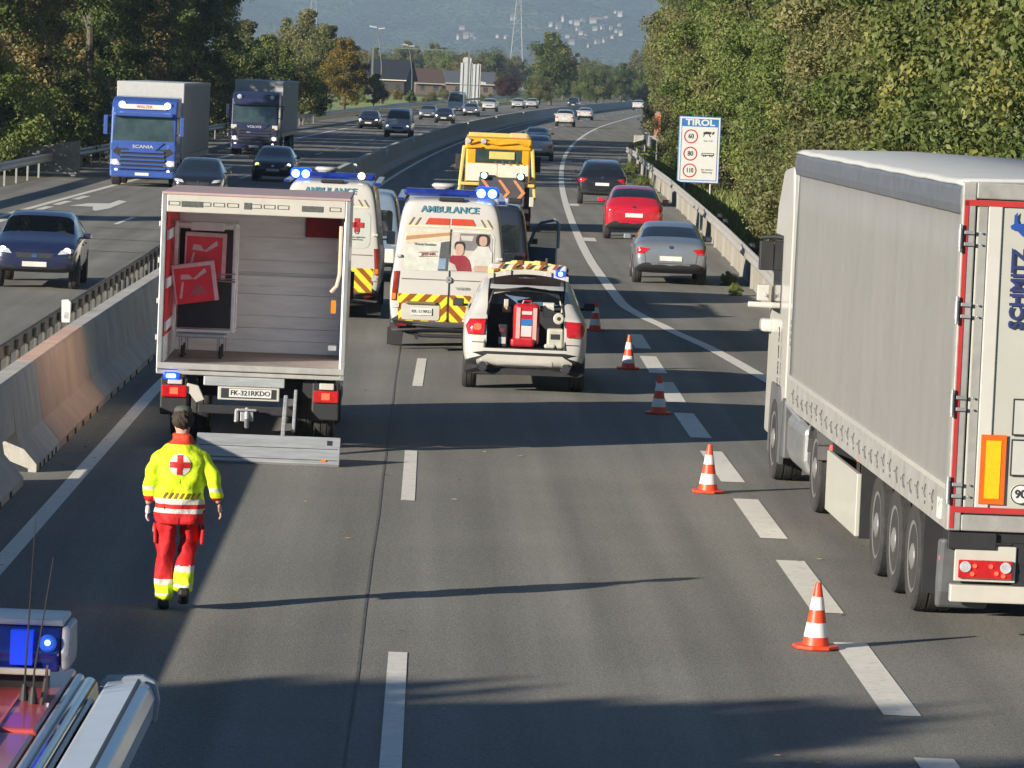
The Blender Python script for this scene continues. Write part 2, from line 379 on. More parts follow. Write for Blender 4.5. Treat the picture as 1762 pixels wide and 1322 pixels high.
def car(kind, paint, label, cat='car', name='parked_car', facing='away', loc=(0, 0, 0), rz=0.0, lights_on=False, plate=True, group=None, hole=None, windshield=None, warm=False, brake=False, rail=False, mirror=True, tall_lamp=False):
    me, parts, bvh, st, wy = body_meshes(kind, hole); K = KIND[kind]; L, H, Wd = K['L'], K['H'], K['W']; hw = Wd / 2
    t = thing(name, label, cat, loc, rz + (math.pi if facing == 'us' else 0), group)
    bm_ = me.copy(); bm_.materials[0] = paint
    b = link('body', bm_, t); b['paint_slot'] = 0
    for nm, pm in parts:
        o = link(nm, pm, t)
        if nm == 'windscreen' and windshield: o.data = pm.copy(); o.data.materials[3] = windshield
    for y in wy:
        for s_ in (-1, 1): wheel(t, s_ * (hw - .125), y, K['r'], .22)
    zl = st[2][2]
    if kind == 'panel_van' or kind == 'van':
        for s_ in (-1, 1):
            q = rr(*sorted((s_ * hw * .86, s_ * hw * .965)), H * .32, H * .52, .02) if s_ > 0 else rr(-hw * .965, -hw * .86, H * .32, H * .52, .02)
            patch(bvh, q, 'rear', name='tail_light', mats=red_lamp if brake else red_lens, parent=t, rings=1)
        if not hole:
            patch(bvh, rr(-hw * .74, hw * .74, H * .52, H * .80, .08), 'rear', name='rear_window', mats=glass, parent=t)
        patch(bvh, rr(-hw * .9, hw * .9, H * .13, H * .20, .03), 'rear', name='rear_bumper', mats=black_trim, parent=t, off=.05, depth=.05)
    else:
        zt_ = {'hatch': .60, 'suv': .585, 'sedan': .595}[kind] * H
        for s_ in (-1, 1):
            a, c = (.56, .955) if kind != 'suv' else (.60, .96)
            pts = [(s_ * hw * a, zt_), (s_ * hw * c, zt_ + .04), (s_ * hw * (c - .01), zt_ - .13), (s_ * hw * (a + .16), zt_ - .12)]
            lm = red_lamp if brake else red_lens
            o = patch(bvh, dense(pts if s_ > 0 else pts[::-1], 3), 'rear', name='tail_light', mats=lm, parent=t, off=.012)
        if kind in ('hatch', 'suv') and not hole:
            pass
        if not hole and kind == 'suv': patch(bvh, rr(-hw * .62, hw * .62, H * .25, H * .30, .02), 'rear', name='rear_bumper', mats=black_trim, parent=t, off=.014)
    if plate:
        zp = H * (.47 if kind in ('hatch', 'suv') else .44 if kind == 'sedan' else .27)
        pl = patch(bvh, dense([(-.26, zp - .055), (.26, zp - .055), (.26, zp + .055), (-.26, zp + .055)], 2), 'rear', name='number_plate', mats=plate_white, parent=t, off=.016, rings=1)
        zq = H * .34 if kind not in ('van', 'panel_van') else H * .22
        patch(bvh, dense([(-.26, zq - .055), (.26, zq - .055), (.26, zq + .055), (-.26, zq + .055)], 2), 'front', name='number_plate', mats=plate_white, parent=t, off=.02, rings=1)
    if kind in ('hatch', 'suv', 'sedan') and not hole:
        w_ = .007
        for s_ in (-1, 1):
            patch(bvh, [(s_ * hw * .66 - w_, H * .36), (s_ * hw * .66 + w_, H * .36), (s_ * hw * .70 + w_, H * .53), (s_ * hw * .70 - w_, H * .53)], 'rear', name='panel_gap', mats=ink, parent=t, off=.003, rings=1)
        patch(bvh, [(-hw * .66, H * .355), (hw * .66, H * .355), (hw * .66, H * .355 + .012), (-hw * .66, H * .355 + .012)], 'rear', name='panel_gap', mats=ink, parent=t, off=.003, rings=1)
        patch(bvh, rr(-.05, .05, H * .60, H * .60 + .07, .03), 'rear', name='emblem', mats=chrome, parent=t, off=.012, rings=1)
        if kind != 'sedan': patch(bvh, rr(-.16, .16, H * .955, H * .955 + .025, .01), 'rear', name='high_brake_light', mats=red_lens, parent=t, off=.015, rings=1)
        for sd_ in ('left', 'right'):
            for yy in (-.20 * L, .005 * L, .20 * L):
                patch(bvh, [(yy - .006, H * .22), (yy + .006, H * .22), (yy + .006, H * .63), (yy - .006, H * .63)], sd_, name='door_gap', mats=ink, parent=t, off=.003, rings=1)
    if kind in ('hatch', 'suv', 'sedan'):
        patch(bvh, [(-hw * .80, H * .52), (hw * .80, H * .52), (hw * .80, H * .52 + .010), (-hw * .80, H * .52 + .010)], 'front', name='bonnet_gap', mats=ink, parent=t, off=.003, rings=1)
        patch(bvh, rr(-.06, .06, H * .43, H * .43 + .08, .035), 'front', name='emblem', mats=chrome, parent=t, off=.02, rings=1)
    # front end
    zh = {'hatch': .475, 'suv': .50, 'sedan': .465, 'van': .375, 'panel_van': .31}[kind] * H
    for s_ in (-1, 1):
        pts = [(s_ * hw * .52, zh - .045), (s_ * hw * .86, zh - .01), (s_ * hw * .93, zh + .10), (s_ * hw * .60, zh + .055)]
        o = patch(bvh, dense(pts, 3), 'front', name='headlight', mats=clear_lens, parent=t, off=.014)
        if o and lights_on:
            lm = warm_lamp if (warm and s_ > 0) else head_lamp
            c = Vector((s_ * hw * .73, 0, zh + .03)); h = bvh.ray_cast(Vector((c.x, 30, c.z)), Vector((0, -1, 0)), 60)
            if h[0] is not None:
                MB().lathe([(.03, .015), (.075, .01), (.08, -.02)], (h[0].x, h[0].y, h[0].z), 'y', 14).build('bulb', lm, o)
    g1 = dense([(-hw * .45, zh - .02), (hw * .45, zh - .02), (hw * .38, zh - .13), (-hw * .38, zh - .13)], 3)
    patch(bvh, g1, 'front', name='grille', mats=black_trim, parent=t, off=.01)
    patch(bvh, rr(-hw * .74, hw * .74, H * .14, H * .205, .03), 'front', name='bumper_intake', mats=black_trim, parent=t, off=.012)
    if mirror:
        mp_ = black_trim if hole else paint
        ym = st[-4][0] - .18 * L * (.35 if kind in ('van', 'panel_van') else .45); zm = st[5][2] + .07
        for s_ in (-1, 1):
            mm = MB().obox((s_ * (hw + .09), ym, zm), (.17, .10, .12 if kind[0] != 'p' else .26), (0, 0, s_ * .1)).obox((s_ * (hw - .01), ym + .02, zm - .04), (.12, .05, .04))
            mo = mm.build('side_mirror', [mp_], t, bevel=.025); mo['paint_slot'] = 0
    if rail:
        for s_ in (-1, 1):
            MB().tube([(s_ * hw * .66, -L * .30, H * .965), (s_ * hw * .67, -L * .27, H + .03), (s_ * hw * .67, L * .05, H + .04), (s_ * hw * .66, L * .09, H * .985)], .018, 6).build('roof_rail', chrome, t)
    if kind in ('sedan', 'hatch', 'suv'):
        for s_ in (-1, 1):
            for yy in (-.12 * L, .10 * L):
                patch(bvh, rr(yy - .09, yy + .09, zl - .13, zl - .10, .01, 2), 'right' if s_ > 0 else 'left', name='door_handle', mats=paint, parent=t, off=.03, rings=1)
    return t, bvh
# ------------------------------------------------------------------ articulated lorries
def curtain_mat(name, col):
    m = mat(name, col, 0.55, var=.05, scale=1.2, bump=.0, dirt=.05)
    n = m.node_tree.nodes; l = m.node_tree.links
    if 'wv' not in n:
        tc = n['Texture Coordinate']; w = n.new('ShaderNodeTexWave'); w.name = 'wv'; w.bands_direction = 'Y'; w.inputs['Scale'].default_value = .55; w.inputs['Distortion'].default_value = 2.5; w.inputs['Detail'].default_value = 3
        mp = n.new('ShaderNodeMapping'); mp.inputs['Scale'].default_value = (1, 1, .25)
        l.new(tc.outputs['Object'], mp.inputs[0]); l.new(mp.outputs[0], w.inputs['Vector'])
        bp = n.new('ShaderNodeBump'); bp.inputs['Strength'].default_value = .10; bp.inputs['Distance'].default_value = .03
        l.new(w.outputs['Fac'], bp.inputs['Height']); l.new(bp.outputs[0], n['Principled BSDF'].inputs['Normal'])
    return m
def lorry(label, paint, curtain, roofm, loc, rz, sign_text, grille_text, grey_front=False, marks=()):
    """Tractor with box trailer coming towards the camera; built facing +Y, origin under the cab front."""
    t = thing('articulated_lorry', label, 'lorry', loc, rz + math.pi)
    w = 1.23
    # cab: profile in (y, z), y = 0 front
    cab = MB(); prof = [(0, .42), (.03, 1.0), (.02, 1.55), (-.10, 2.55), (-.20, 2.95), (-.42, 3.20), (-.9, 3.34), (-2.1, 3.38), (-2.2, .95), (-2.0, .42)]
    cab.prism(prof, -w, w, 'x'); cb = cab.build('cab', paint, t, bevel=.07, seg=3)
    ws = MB(); f = lambda z: (.02 - (z - 1.55) * .12) if z < 2.55 else (-.10 - (z - 2.55) * .25)
    ws.poly([(-w * .93, f(1.72) + .012, 1.72), (w * .93, f(1.72) + .012, 1.72), (w * .88, f(2.62) + .015, 2.62), (-w * .88, f(2.62) + .015, 2.62)]); ws.build('windscreen', green_glass, t)
    MB().box(-w * .9, w * .9, -.14, .17, 2.62, 2.78).build('sun_visor', paint, t, bevel=.05)
    for s_ in (-1, 1):
        MB().poly([(s_ * (w + .004), -.15, 1.75), (s_ * (w + .004), -1.05, 1.72), (s_ * (w + .004), -1.05, 2.5), (s_ * (w + .004), -.25, 2.5)]).build('side_window', glass, t)
        h = MB().prism([(s_ * .78, .78), (s_ * 1.2, .80), (s_ * 1.2, 1.0), (s_ * .95, 1.02)] if s_ > 0 else [(-1.2, .80), (-.78, .78), (-.95, 1.02), (-1.2, 1.0)], -.01, .055, 'y').build('headlight', clear_lens, t, bevel=.02)
        MB().lathe([(.07, .075), (.085, .06), (.09, .03)], (s_ * 1.04, 0, .89), 'y', 14).build('bulb', head_lamp, h)
        MB().lathe([(.05, .065), (.06, .05), (.06, .02)], (s_ * .98, 0, .60), 'y', 12).build('fog_light', head_lamp, t)
        mi = MB().obox((s_ * (w + .20), -.12, 2.28), (.14, .14, .72)); mi.tube([(s_ * (w - .05), -.2, 2.62), (s_ * (w + .20), -.12, 2.60)], .025).tube([(s_ * (w - .05), -.2, 1.96), (s_ * (w + .20), -.12, 1.98)], .025)
        mi.build('side_mirror', paint, t, bevel=.04)
        MB().lathe([(.05, .02), (.12, .0), (.13, -.06)], (s_ * .85, -.18, 3.05), 'y', 14).build('roof_lamp', head_lamp if not grey_front else clear_lens, t)
        MB().box(*sorted((s_ * .92, s_ * 1.22)), -.04, .03, 1.36, 1.60).build('air_deflector', paint if not grey_front else white_paint, t, bevel=.03)
    gr = MB()
    gr.box(-.86, .86, .02, .045, .62, 1.42).prism([(-1.15, 1.30), (-.86, 1.12), (-.86, 1.42), (-1.0, 1.46)], .02, .045, 'y').prism([(.86, 1.12), (1.15, 1.30), (1.0, 1.46), (.86, 1.42)], .02, .045, 'y')
    gr.build('grille', black_trim, t, bevel=.01)
    gb = MB()
    for k in range(5): gb.box(-.88 + .02 * k, .88 - .02 * k, .035, .10, .66 + k * .155, .735 + k * .155)
    gb.prism([(-.42, 1.30), (.42, 1.30), (.80, 1.66), (-.80, 1.66)], .0, .07, 'y')
    gb.build('grille_bar', paint, t, bevel=.01)
    MB().box(-w * .98, w * .98, -.3, .10, .34, .60).build('front_bumper', paint, t, bevel=.06)
    MB().box(-.26, .26, .10, .115, .42, .53).build('number_plate', plate_white, t)
    if sign_text:
        MB().prism([(-.82, 2.90), (.82, 2.90), (.78, 3.08), (-.78, 3.08)], -.17, -.11, 'y').build('sign_box', sign_white, t)
        text('lettering', sign_text, .15, sign_red, t, (0, -.105, 2.99), rot=(math.pi / 2, 0, math.pi))
    if grille_text: text('lettering', grille_text, .17, sign_white, t, (0, .085, 1.50), rot=(math.pi / 2, 0, math.pi), sx=1.3)
    for kk, (x, z, dx, dz) in enumerate(marks): MB().box(x - dx, x + dx, .03, .07, z - dz, z + dz).build('trim_strip', sign_white, t, bevel=.01)
    # chassis
    MB().box(-.45, .45, -15.8, -1.0, .75, 1.0).box(-1.1, 1.1, -2.3, -.9, .5, .95).box(-1.1, -.6, -4.2, -2.6, .4, .95).box(.6, 1.1, -4.2, -2.6, .4, .95).build('chassis', black_trim, t)
    tr = MB().box(-1.27, 1.27, -15.9, -2.55, 1.18, 3.84).build('trailer', curtain, t, bevel=.03)
    MB().box(-1.29, 1.29, -15.92, -2.53, 3.78, 3.92).box(-1.28, 1.28, -2.60, -2.50, 1.05, 3.9).build('trailer_roof', roofm, tr, bevel=.03)
    MB().box(-1.28, -1.24, -15.9, -2.55, .98, 1.18).box(1.24, 1.28, -15.9, -2.55, .98, 1.18).build('side_rail', steel, tr)
    for y in (-1.35, -3.9, -10.7, -12.0, -13.3):
        for s_ in (-1, 1): wheel(t, s_ * 1.08, y, .5, .32, True)
    return t
# ------------------------------------------------------------------ the white lorry in the right lane
panel_cream = mat('trailer_door_cream', (0.44, 0.44, 0.385), 0.4, var=.03, scale=2, dirt=.08, coat=.2)
frame_grey = mat('trailer_frame_grey', (0.36, 0.355, 0.33), 0.5, .2, var=.12, dirt=.35)
plate_grey = mat('panel_grey', (0.46, 0.46, 0.43), 0.5, var=.05)
curtain_grey = curtain_mat('curtain_grey', (0.215, 0.212, 0.200))
roof_tarp = mat('roof_tarp', (0.44, 0.45, 0.44), 0.6, var=.06, dirt=.1, bump=.3, bscale=3)
dark_tarp = mat('dark_tarp', (0.10, 0.11, 0.13), 0.45, var=.15, dirt=.2)
fender_grey = mat('fender_grey', (0.10, 0.105, 0.11), 0.6, var=.15, dirt=.3)
def semi():
    t = thing('white_lorry', 'white articulated lorry with grey curtain trailer passing the cones in the right lane', 'lorry', (4.57, 36.1, 0), R(1.15))
    Wd, L = 2.52, 13.5
    n = 41; cu = MB(); zs = [1.16, 1.36, 1.9, 2.6, 3.3, 3.72]
    for i in range(n):
        y = .06 + (L - .12) * i / (n - 1)
        for z in zs: cu.v.append((0.012 + .006 * math.sin(i * 2.1 + z * 1.3) + .008 * math.sin(i * .55) * math.sin((z - 1.16) / 2.7 * 3.14), y, z))
    m_ = len(zs)
    for i in range(n - 1):
        for j in range(m_ - 1): cu.f.append((i * m_ + j, (i + 1) * m_ + j, (i + 1) * m_ + j + 1, i * m_ + j + 1)); cu.m.append(0)
    o = cu.build('side_curtain', curtain_grey, t); o.data.shade_smooth(); sd = o.modifiers.new('s', 'SOLIDIFY'); sd.thickness = .02
    MB().box(.05, Wd, .04, L, 1.10, 3.95).build('trailer_box', frame_grey, t)
    vl = MB()
    pr = [(-.02, 3.72), (-.035, 3.80), (-.03, 3.93), (.0, 3.99), (.04, 3.99), (.04, 3.72)]
    vl.prism([(x, z) for x, z in pr], .03, L, 'y'); vl.build('curtain_rail', dark_tarp, t, bevel=.01)
    rf = MB(); K = 28
    for i in range(K + 1):
        for x, z in ((-.03, 3.985), (.03, 4.02), (Wd / 2, 4.05), (Wd - .03, 4.02), (Wd + .03, 3.985)): rf.v.append((x, -.03 + (L + .05) * i / K, z + .004 * math.sin(i * 1.7)))
    for i in range(K):
        for j in range(4): rf.f.append((i * 5 + j, i * 5 + j + 1, i * 5 + j + 6, i * 5 + j + 5)); rf.m.append(0)
    o = rf.build('roof_sheet', roof_tarp, t); o.data.shade_smooth(); sd = o.modifiers.new('s', 'SOLIDIFY'); sd.thickness = .03
    rl = MB().box(-.012, .03, .03, L - .02, 1.33, 1.375).build('curtain_seam', white_paint, t)
    sr = MB().box(-.02, .04, .03, L - .1, 1.00, 1.33)
    side = sr.build('side_rail', frame_grey, t, bevel=.006)
    for i in range(26):
        y = .35 + i * .49; hk = MB()
        j = .03 * math.sin(i * 7.3); hk.tube([(-.028, y, 1.24 + j), (-.036, y + .03, 1.19), (-.028, y + .01, 1.12 + j)], .006, 5).obox((-.024, y + j, 1.10), (.010, .035, .03)).obox((-.024, y + .22, 1.18 + j), (.008, .03, .015)); hk.build('tie_hook', fender_grey, side)
    MB().box(-.035, -.02, .32, .52, 1.06, 1.24).build('hazard_board', plate_white, side)
    # rear frame and doors
    fr = MB().box(-.02, .10, -.04, .06, 1.0, 4.0).box(Wd - .10, Wd + .02, -.04, .06, 1.0, 4.0).box(.10, Wd - .10, -.04, .06, 3.86, 4.0).box(.10, Wd - .10, -.035, .06, 1.0, 1.14)
    fr.build('rear_frame', frame_grey, t, bevel=.012)
    for i, (a, b) in enumerate(((.11, Wd / 2 - .005), (Wd / 2 + .005, Wd - .11))):
        d = MB().box(a, b, -.025, .05, 1.15, 3.85).build('rear_door', panel_cream, t, bevel=.01)
        MB().box(a + .02, a + .09, -.034, -.02, 1.2, 3.8).build('edge_strip', frame_grey, d)
        MB().box(a + .10, a + .22, -.042, -.02, 1.16, 3.84).build('post_strip', white_paint, d, bevel=.008)
        MB().tube([(b - .10, -.07, 1.12), (b - .10, -.07, 3.88)], .015).build('lock_bar', steel, d)
    tp = MB().box(.0, .035, -.046, -.041, 1.02, 3.84).box(.0, Wd, -.046, -.041, 3.80, 3.85).box(.0, Wd, -.0455, -.0405, 1.16, 1.21)
    tp.build('red_tape', sign_red, t)
    for z in (3.52, 2.9, 2.1, 1.35):
        hg = MB(); hg.obox((-.03, -.05, z), (.035, .05, .16)).obox((.05, -.055, z + .05), (.09, .02, .03)).obox((.05, -.055, z - .05), (.09, .02, .03)).tube([(-.03, -.07, z - .12), (-.03, -.07, z + .12)], .014, 8)
        for dz in (-.05, .05): hg.lathe([(.012, -.052), (.01, -.065)], (.15, 0, z + dz), 'y', 8)
        hg.build('hinge', steel, t, bevel=.004)
    bp = MB().box(.24, .46, -.05, -.043, 1.24, 1.84).build('marker_plate', mat('marker_orange', (0.62, 0.12, 0.01), .35, var=.1), t)
    MB().box(.285, .415, -.054, -.051, 1.29, 1.79).build('marker_centre', mat('marker_yellow', (0.80, 0.45, 0.01), .35, var=.08, scale=30), bp)
    for a, b in ((1.84, 2.16), (1.49, 1.81)):
        g_ = MB().box(.50, 1.06, -.049, -.043, a, b).build('sign_holder', ink, t, bevel=.004)
        MB().box(.515, 1.045, -.053, -.05, a + .015, b - .015).build('holder_panel', plate_grey, g_)
    sp = MB().lathe([(.088, -.044), (.086, -.05)], (.60, 0, 1.335), 'y', 28).build('speed_sticker', plate_white, t)
    rg = MB()
    for i in range(28):
        a, b = 2 * math.pi * i / 28, 2 * math.pi * (i + 1) / 28
        rg.poly([(.60 + r_ * math.cos(q), -.0525, 1.335 + r_ * math.sin(q)) for r_, q in ((.086, a), (.086, b), (.077, b), (.077, a))])
    rg.build('sticker_ring', ink, sp); text('lettering', '90', .10, ink, sp, (.60, -.053, 1.335), bold=.002)
    text('lettering', 'SCHMITZ', .165, mat('navy_ink', (0.03, 0.04, 0.14), .4), t, (.49, -.047, 3.10), rot=(math.pi / 2, -math.pi / 2, 0), bold=.005, sx=1.0)
    text('lettering', 'CARGOBULL', .15, mat('red_ink', (0.5, 0.03, 0.03), .4), t, (.66, -.047, 3.20), rot=(math.pi / 2, -math.pi / 2, 0), bold=.004)
    bull = [(.40, 3.64), (.43, 3.66), (.43, 3.73), (.46, 3.76), (.455, 3.70), (.47, 3.66), (.60, 3.67), (.78, 3.69), (.95, 3.64), (1.02, 3.55), (1.0, 3.44), (.96, 3.44), (.95, 3.54), (.86, 3.52), (.84, 3.42), (.80, 3.42), (.78, 3.53), (.64, 3.50), (.60, 3.41), (.56, 3.42), (.57, 3.52), (.50, 3.56), (.46, 3.60), (.41, 3.61)]
    MB().prism([(x, z) for x, z in bull], -.048, -.044, 'y').build('bull_emblem', mat('emblem_blue', (0.02, 0.07, 0.30), .4), t)
    # rear lights, bumper, mudguards
    MB().box(.0, Wd, .02, .25, .90, 1.0).box(.0, .42, -.02, .3, .84, .985).box(Wd - .42, Wd, -.02, .3, .84, .985).tube([(.5, .1, .92), (.8, .05, .9), (1.1, .12, .93), (1.5, .1, .9)], .02).build('rear_beam', black_trim, t, bevel=.008)
    for x0 in (.07, Wd - .60):
        b = MB().box(x0, x0 + .53, .0, .05, .56, .87).build('lamp_carrier', cream_paint, t, bevel=.006)
        l_ = MB().box(x0 + .03, x0 + .50, -.035, -.002, .59, .75).build('tail_light', red_lens, b, bevel=.01)
        for xx in (.09, .44): MB().lathe([(.045, -.048), (.05, -.04), (.05, -.03)], (x0 + xx, 0, .69), 'y', 16).build('round_lamp', clear_lens, l_)
        for xx, zz in ((.17, .70), (.31, .70), (.36, .64), (.15, .63), (.42, .62)): MB().lathe([(.018, -.045), (.02, -.03)], (x0 + xx, 0, zz), 'y', 10).build('lamp_bulb', red_lamp, l_)
    MB().box(.04, Wd - .04, -.02, .08, .38, .53).build('underrun_bar', cream_paint, t, bevel=.01)
    MB().box(.58, .78, .02, .1, .52, .9).box(Wd - .78, Wd - .58, .02, .1, .52, .9).box(.6, Wd - .6, .05, .3, .60, .86).build('bumper_bracket', black_trim, t)
    mg = MB().prism([(.25, .90), (.30, .55), (.28, .30), (.20, .30), (.12, .45), (.05, .80), (.02, .92)], -.05, .40, 'x').build('mudguard', fender_grey, t, bevel=.03)
    MB().lathe([(.03, -.02), (.022, -.05)], (0, .12, .74), 'x', 12).build('marker_lamp', red_lamp, mg)
    mf = MB()
    for yc in (2.35, 3.68, 5.01):
        pass
    mf.box(.03, .36, 1.66, 1.70, .25, 1.0); mf.build('mud_flap', black_trim, t)
    for yc in (2.35, 3.68, 5.01, 10.95):
        mgd = MB()
        for i in range(9):
            a0, a1 = R(15 + 150 * i / 9), R(15 + 150 * (i + 1) / 9)
            mgd.add([(x, yc + .57 * math.cos(a), .5 + .55 * math.sin(a)) for x in (.04, .38) for a in (a0, a1)], [(0, 1, 3, 2)])
        if yc > 6:
            q = mgd.build('fender', fender_grey, t); sd = q.modifiers.new('s', 'SOLIDIFY'); sd.thickness = .03
    for yc in (2.35, 3.68, 5.01):
        for x in (.20, Wd - .20): wheel(t, x, yc, .5, .36, True)
        MB().tube([(.2, yc, .5), (Wd - .2, yc, .5)], .07).build('axle', black_trim, t)
    for x in (.22, .58, Wd - .58, Wd - .22): wheel(t, x, 10.95, .5, .30, True)
    for x in (.10, Wd - .14): wheel(t, x + .05, 14.75, .5, .34, True)
    MB().box(.55, .75, .3, 13.0, .95, 1.12).box(Wd - .75, Wd - .55, .3, 13, .95, 1.12).box(.75, Wd - .75, 2, 2.2, .8, 1.1).box(.75, Wd - .75, 5.4, 5.6, .8, 1.1).build('chassis_rail', black_trim, t)
    sg = MB().box(.0, .05, 6.5, 9.2, .22, .86).build('side_guard', panel_cream, t, bevel=.01)
    for a_, b_ in ((9.0, 9.18), (6.5, 6.6)): MB().box(.05, .3, a_, b_, .2, 1.0).build('guard_post', black_trim, sg)
    # tractor
    TX = 0.02
    pr = [(9.8, .95), (9.8, .72), (13.0, .55), (13.0, .95)]
    MB().prism(pr, .6, 1.9, 'x').build('tractor_frame', black_trim, t)
    tl = MB().box(.10, .52, 9.72, 9.85, .70, .86).build('tail_light', red_lamp, t, bevel=.01)
    MB().box(.52, .70, 9.73, 9.85, .72, .86).build('indicator', amber_lens, t)
    MB().box(.12, .30, 9.75, 9.85, .34, .48).build('reflector', amber_lens, t)
    MB().box(.10, .30, 9.76, 9.85, .50, .68).build('hose_coupling', sign_blue, t, bevel=.03)
    tk = MB(); tk.prism([(.02, .50), (.08, .34), (.30, .30), (.62, .32), (.66, .60), (.62, .95), (.12, .95), (.02, .84)], 11.7, 13.55, 'y').build('fuel_tank', mat('tank_grey', (.32, .33, .33), .35, .5, dirt=.3), t, bevel=.05)
    MB().tube([(-.01, 11.75, .96), (-.02, 12.5, .99), (.0, 13.5, 1.02)], .025).build('tank_rail', steel, t)
    cab = MB(); prof = [(13.95, .50), (13.95, 1.1), (13.9, 3.3), (14.1, 3.82), (15.2, 3.75), (15.75, 3.3), (16.15, 2.2), (16.25, 1.5), (16.3, .45), (15.35, .45), (15.25, .85), (14.95, 1.10), (14.55, 1.10), (14.25, .85), (14.15, .5)]
    cb = cab.prism(prof, TX, TX + 2.5, 'x').build('cab', white_paint, t, bevel=.06, seg=3)
    MB().box(TX - .012, TX + .002, 14.9, 15.8, 2.0, 2.95).build('side_window', glass, t)
    MB().prism([(13.4, .95), (13.95, .95), (13.95, 3.75), (13.62, 3.70)], TX + .01, TX + .05, 'x').build('side_deflector', white_paint, t, bevel=.01)
    MB().prism([(13.8, 1.05), (14.3, .95), (14.4, 1.15), (15.3, 1.15), (15.4, .9), (15.5, .3), (14.05, .25)], TX - .03, TX + .02, 'x').build('wheel_arch_trim', fender_grey, t)
    MB().prism([(13.7, .35), (14.0, .35), (14.05, 1.05), (13.75, 1.05)], TX - .02, TX + .45, 'x').build('step_panel', fender_grey, t, bevel=.02)
    text('lettering', 'Trans Jan K.', .12, ink, t, (TX - .015, 14.15, 1.62), rot=(0, -math.pi / 2, 0), bold=.002) if False else None
    text('lettering', '8 8 8 8', .11, frame_grey, t, (TX - .001, 13.72, 1.85), rot=(math.pi / 2, math.pi / 2 * 1, -math.pi / 2), bold=.002)
    text('lettering', 'you can see us', .12, ink, t, (TX - .034, 14.6, 1.5), rot=(math.pi / 2, math.pi / 2, -math.pi / 2), bold=.003)
    mi = MB().obox((TX - .10, 15.95, 2.66), (.17, .14, .36)).tube([(TX + .05, 15.9, 2.9), (TX - .18, 15.95, 2.88)], .03)
    mi.build('side_mirror', black_trim, t, bevel=.05)
    m2 = MB().obox((TX - .12, 15.95, 2.20), (.15, .14, .20)).tube([(TX + .05, 15.9, 2.05), (TX - .3, 15.95, 2.05)], .04); m2o = m2.build('side_mirror', white_paint, t, bevel=.06)
    MB().lathe([(.03, .0), (.02, -.02)], (TX - .10, 15.84, 2.18), 'y', 12).build('mirror_lamp', clear_lens, m2o)  # small clear disc standing for the bright reflection on this mirror
    MB().obox((TX - .05, 16.0, 1.8), (.16, .3, .16)).build('door_step', white_paint, t, bevel=.04)
    return t
semi()
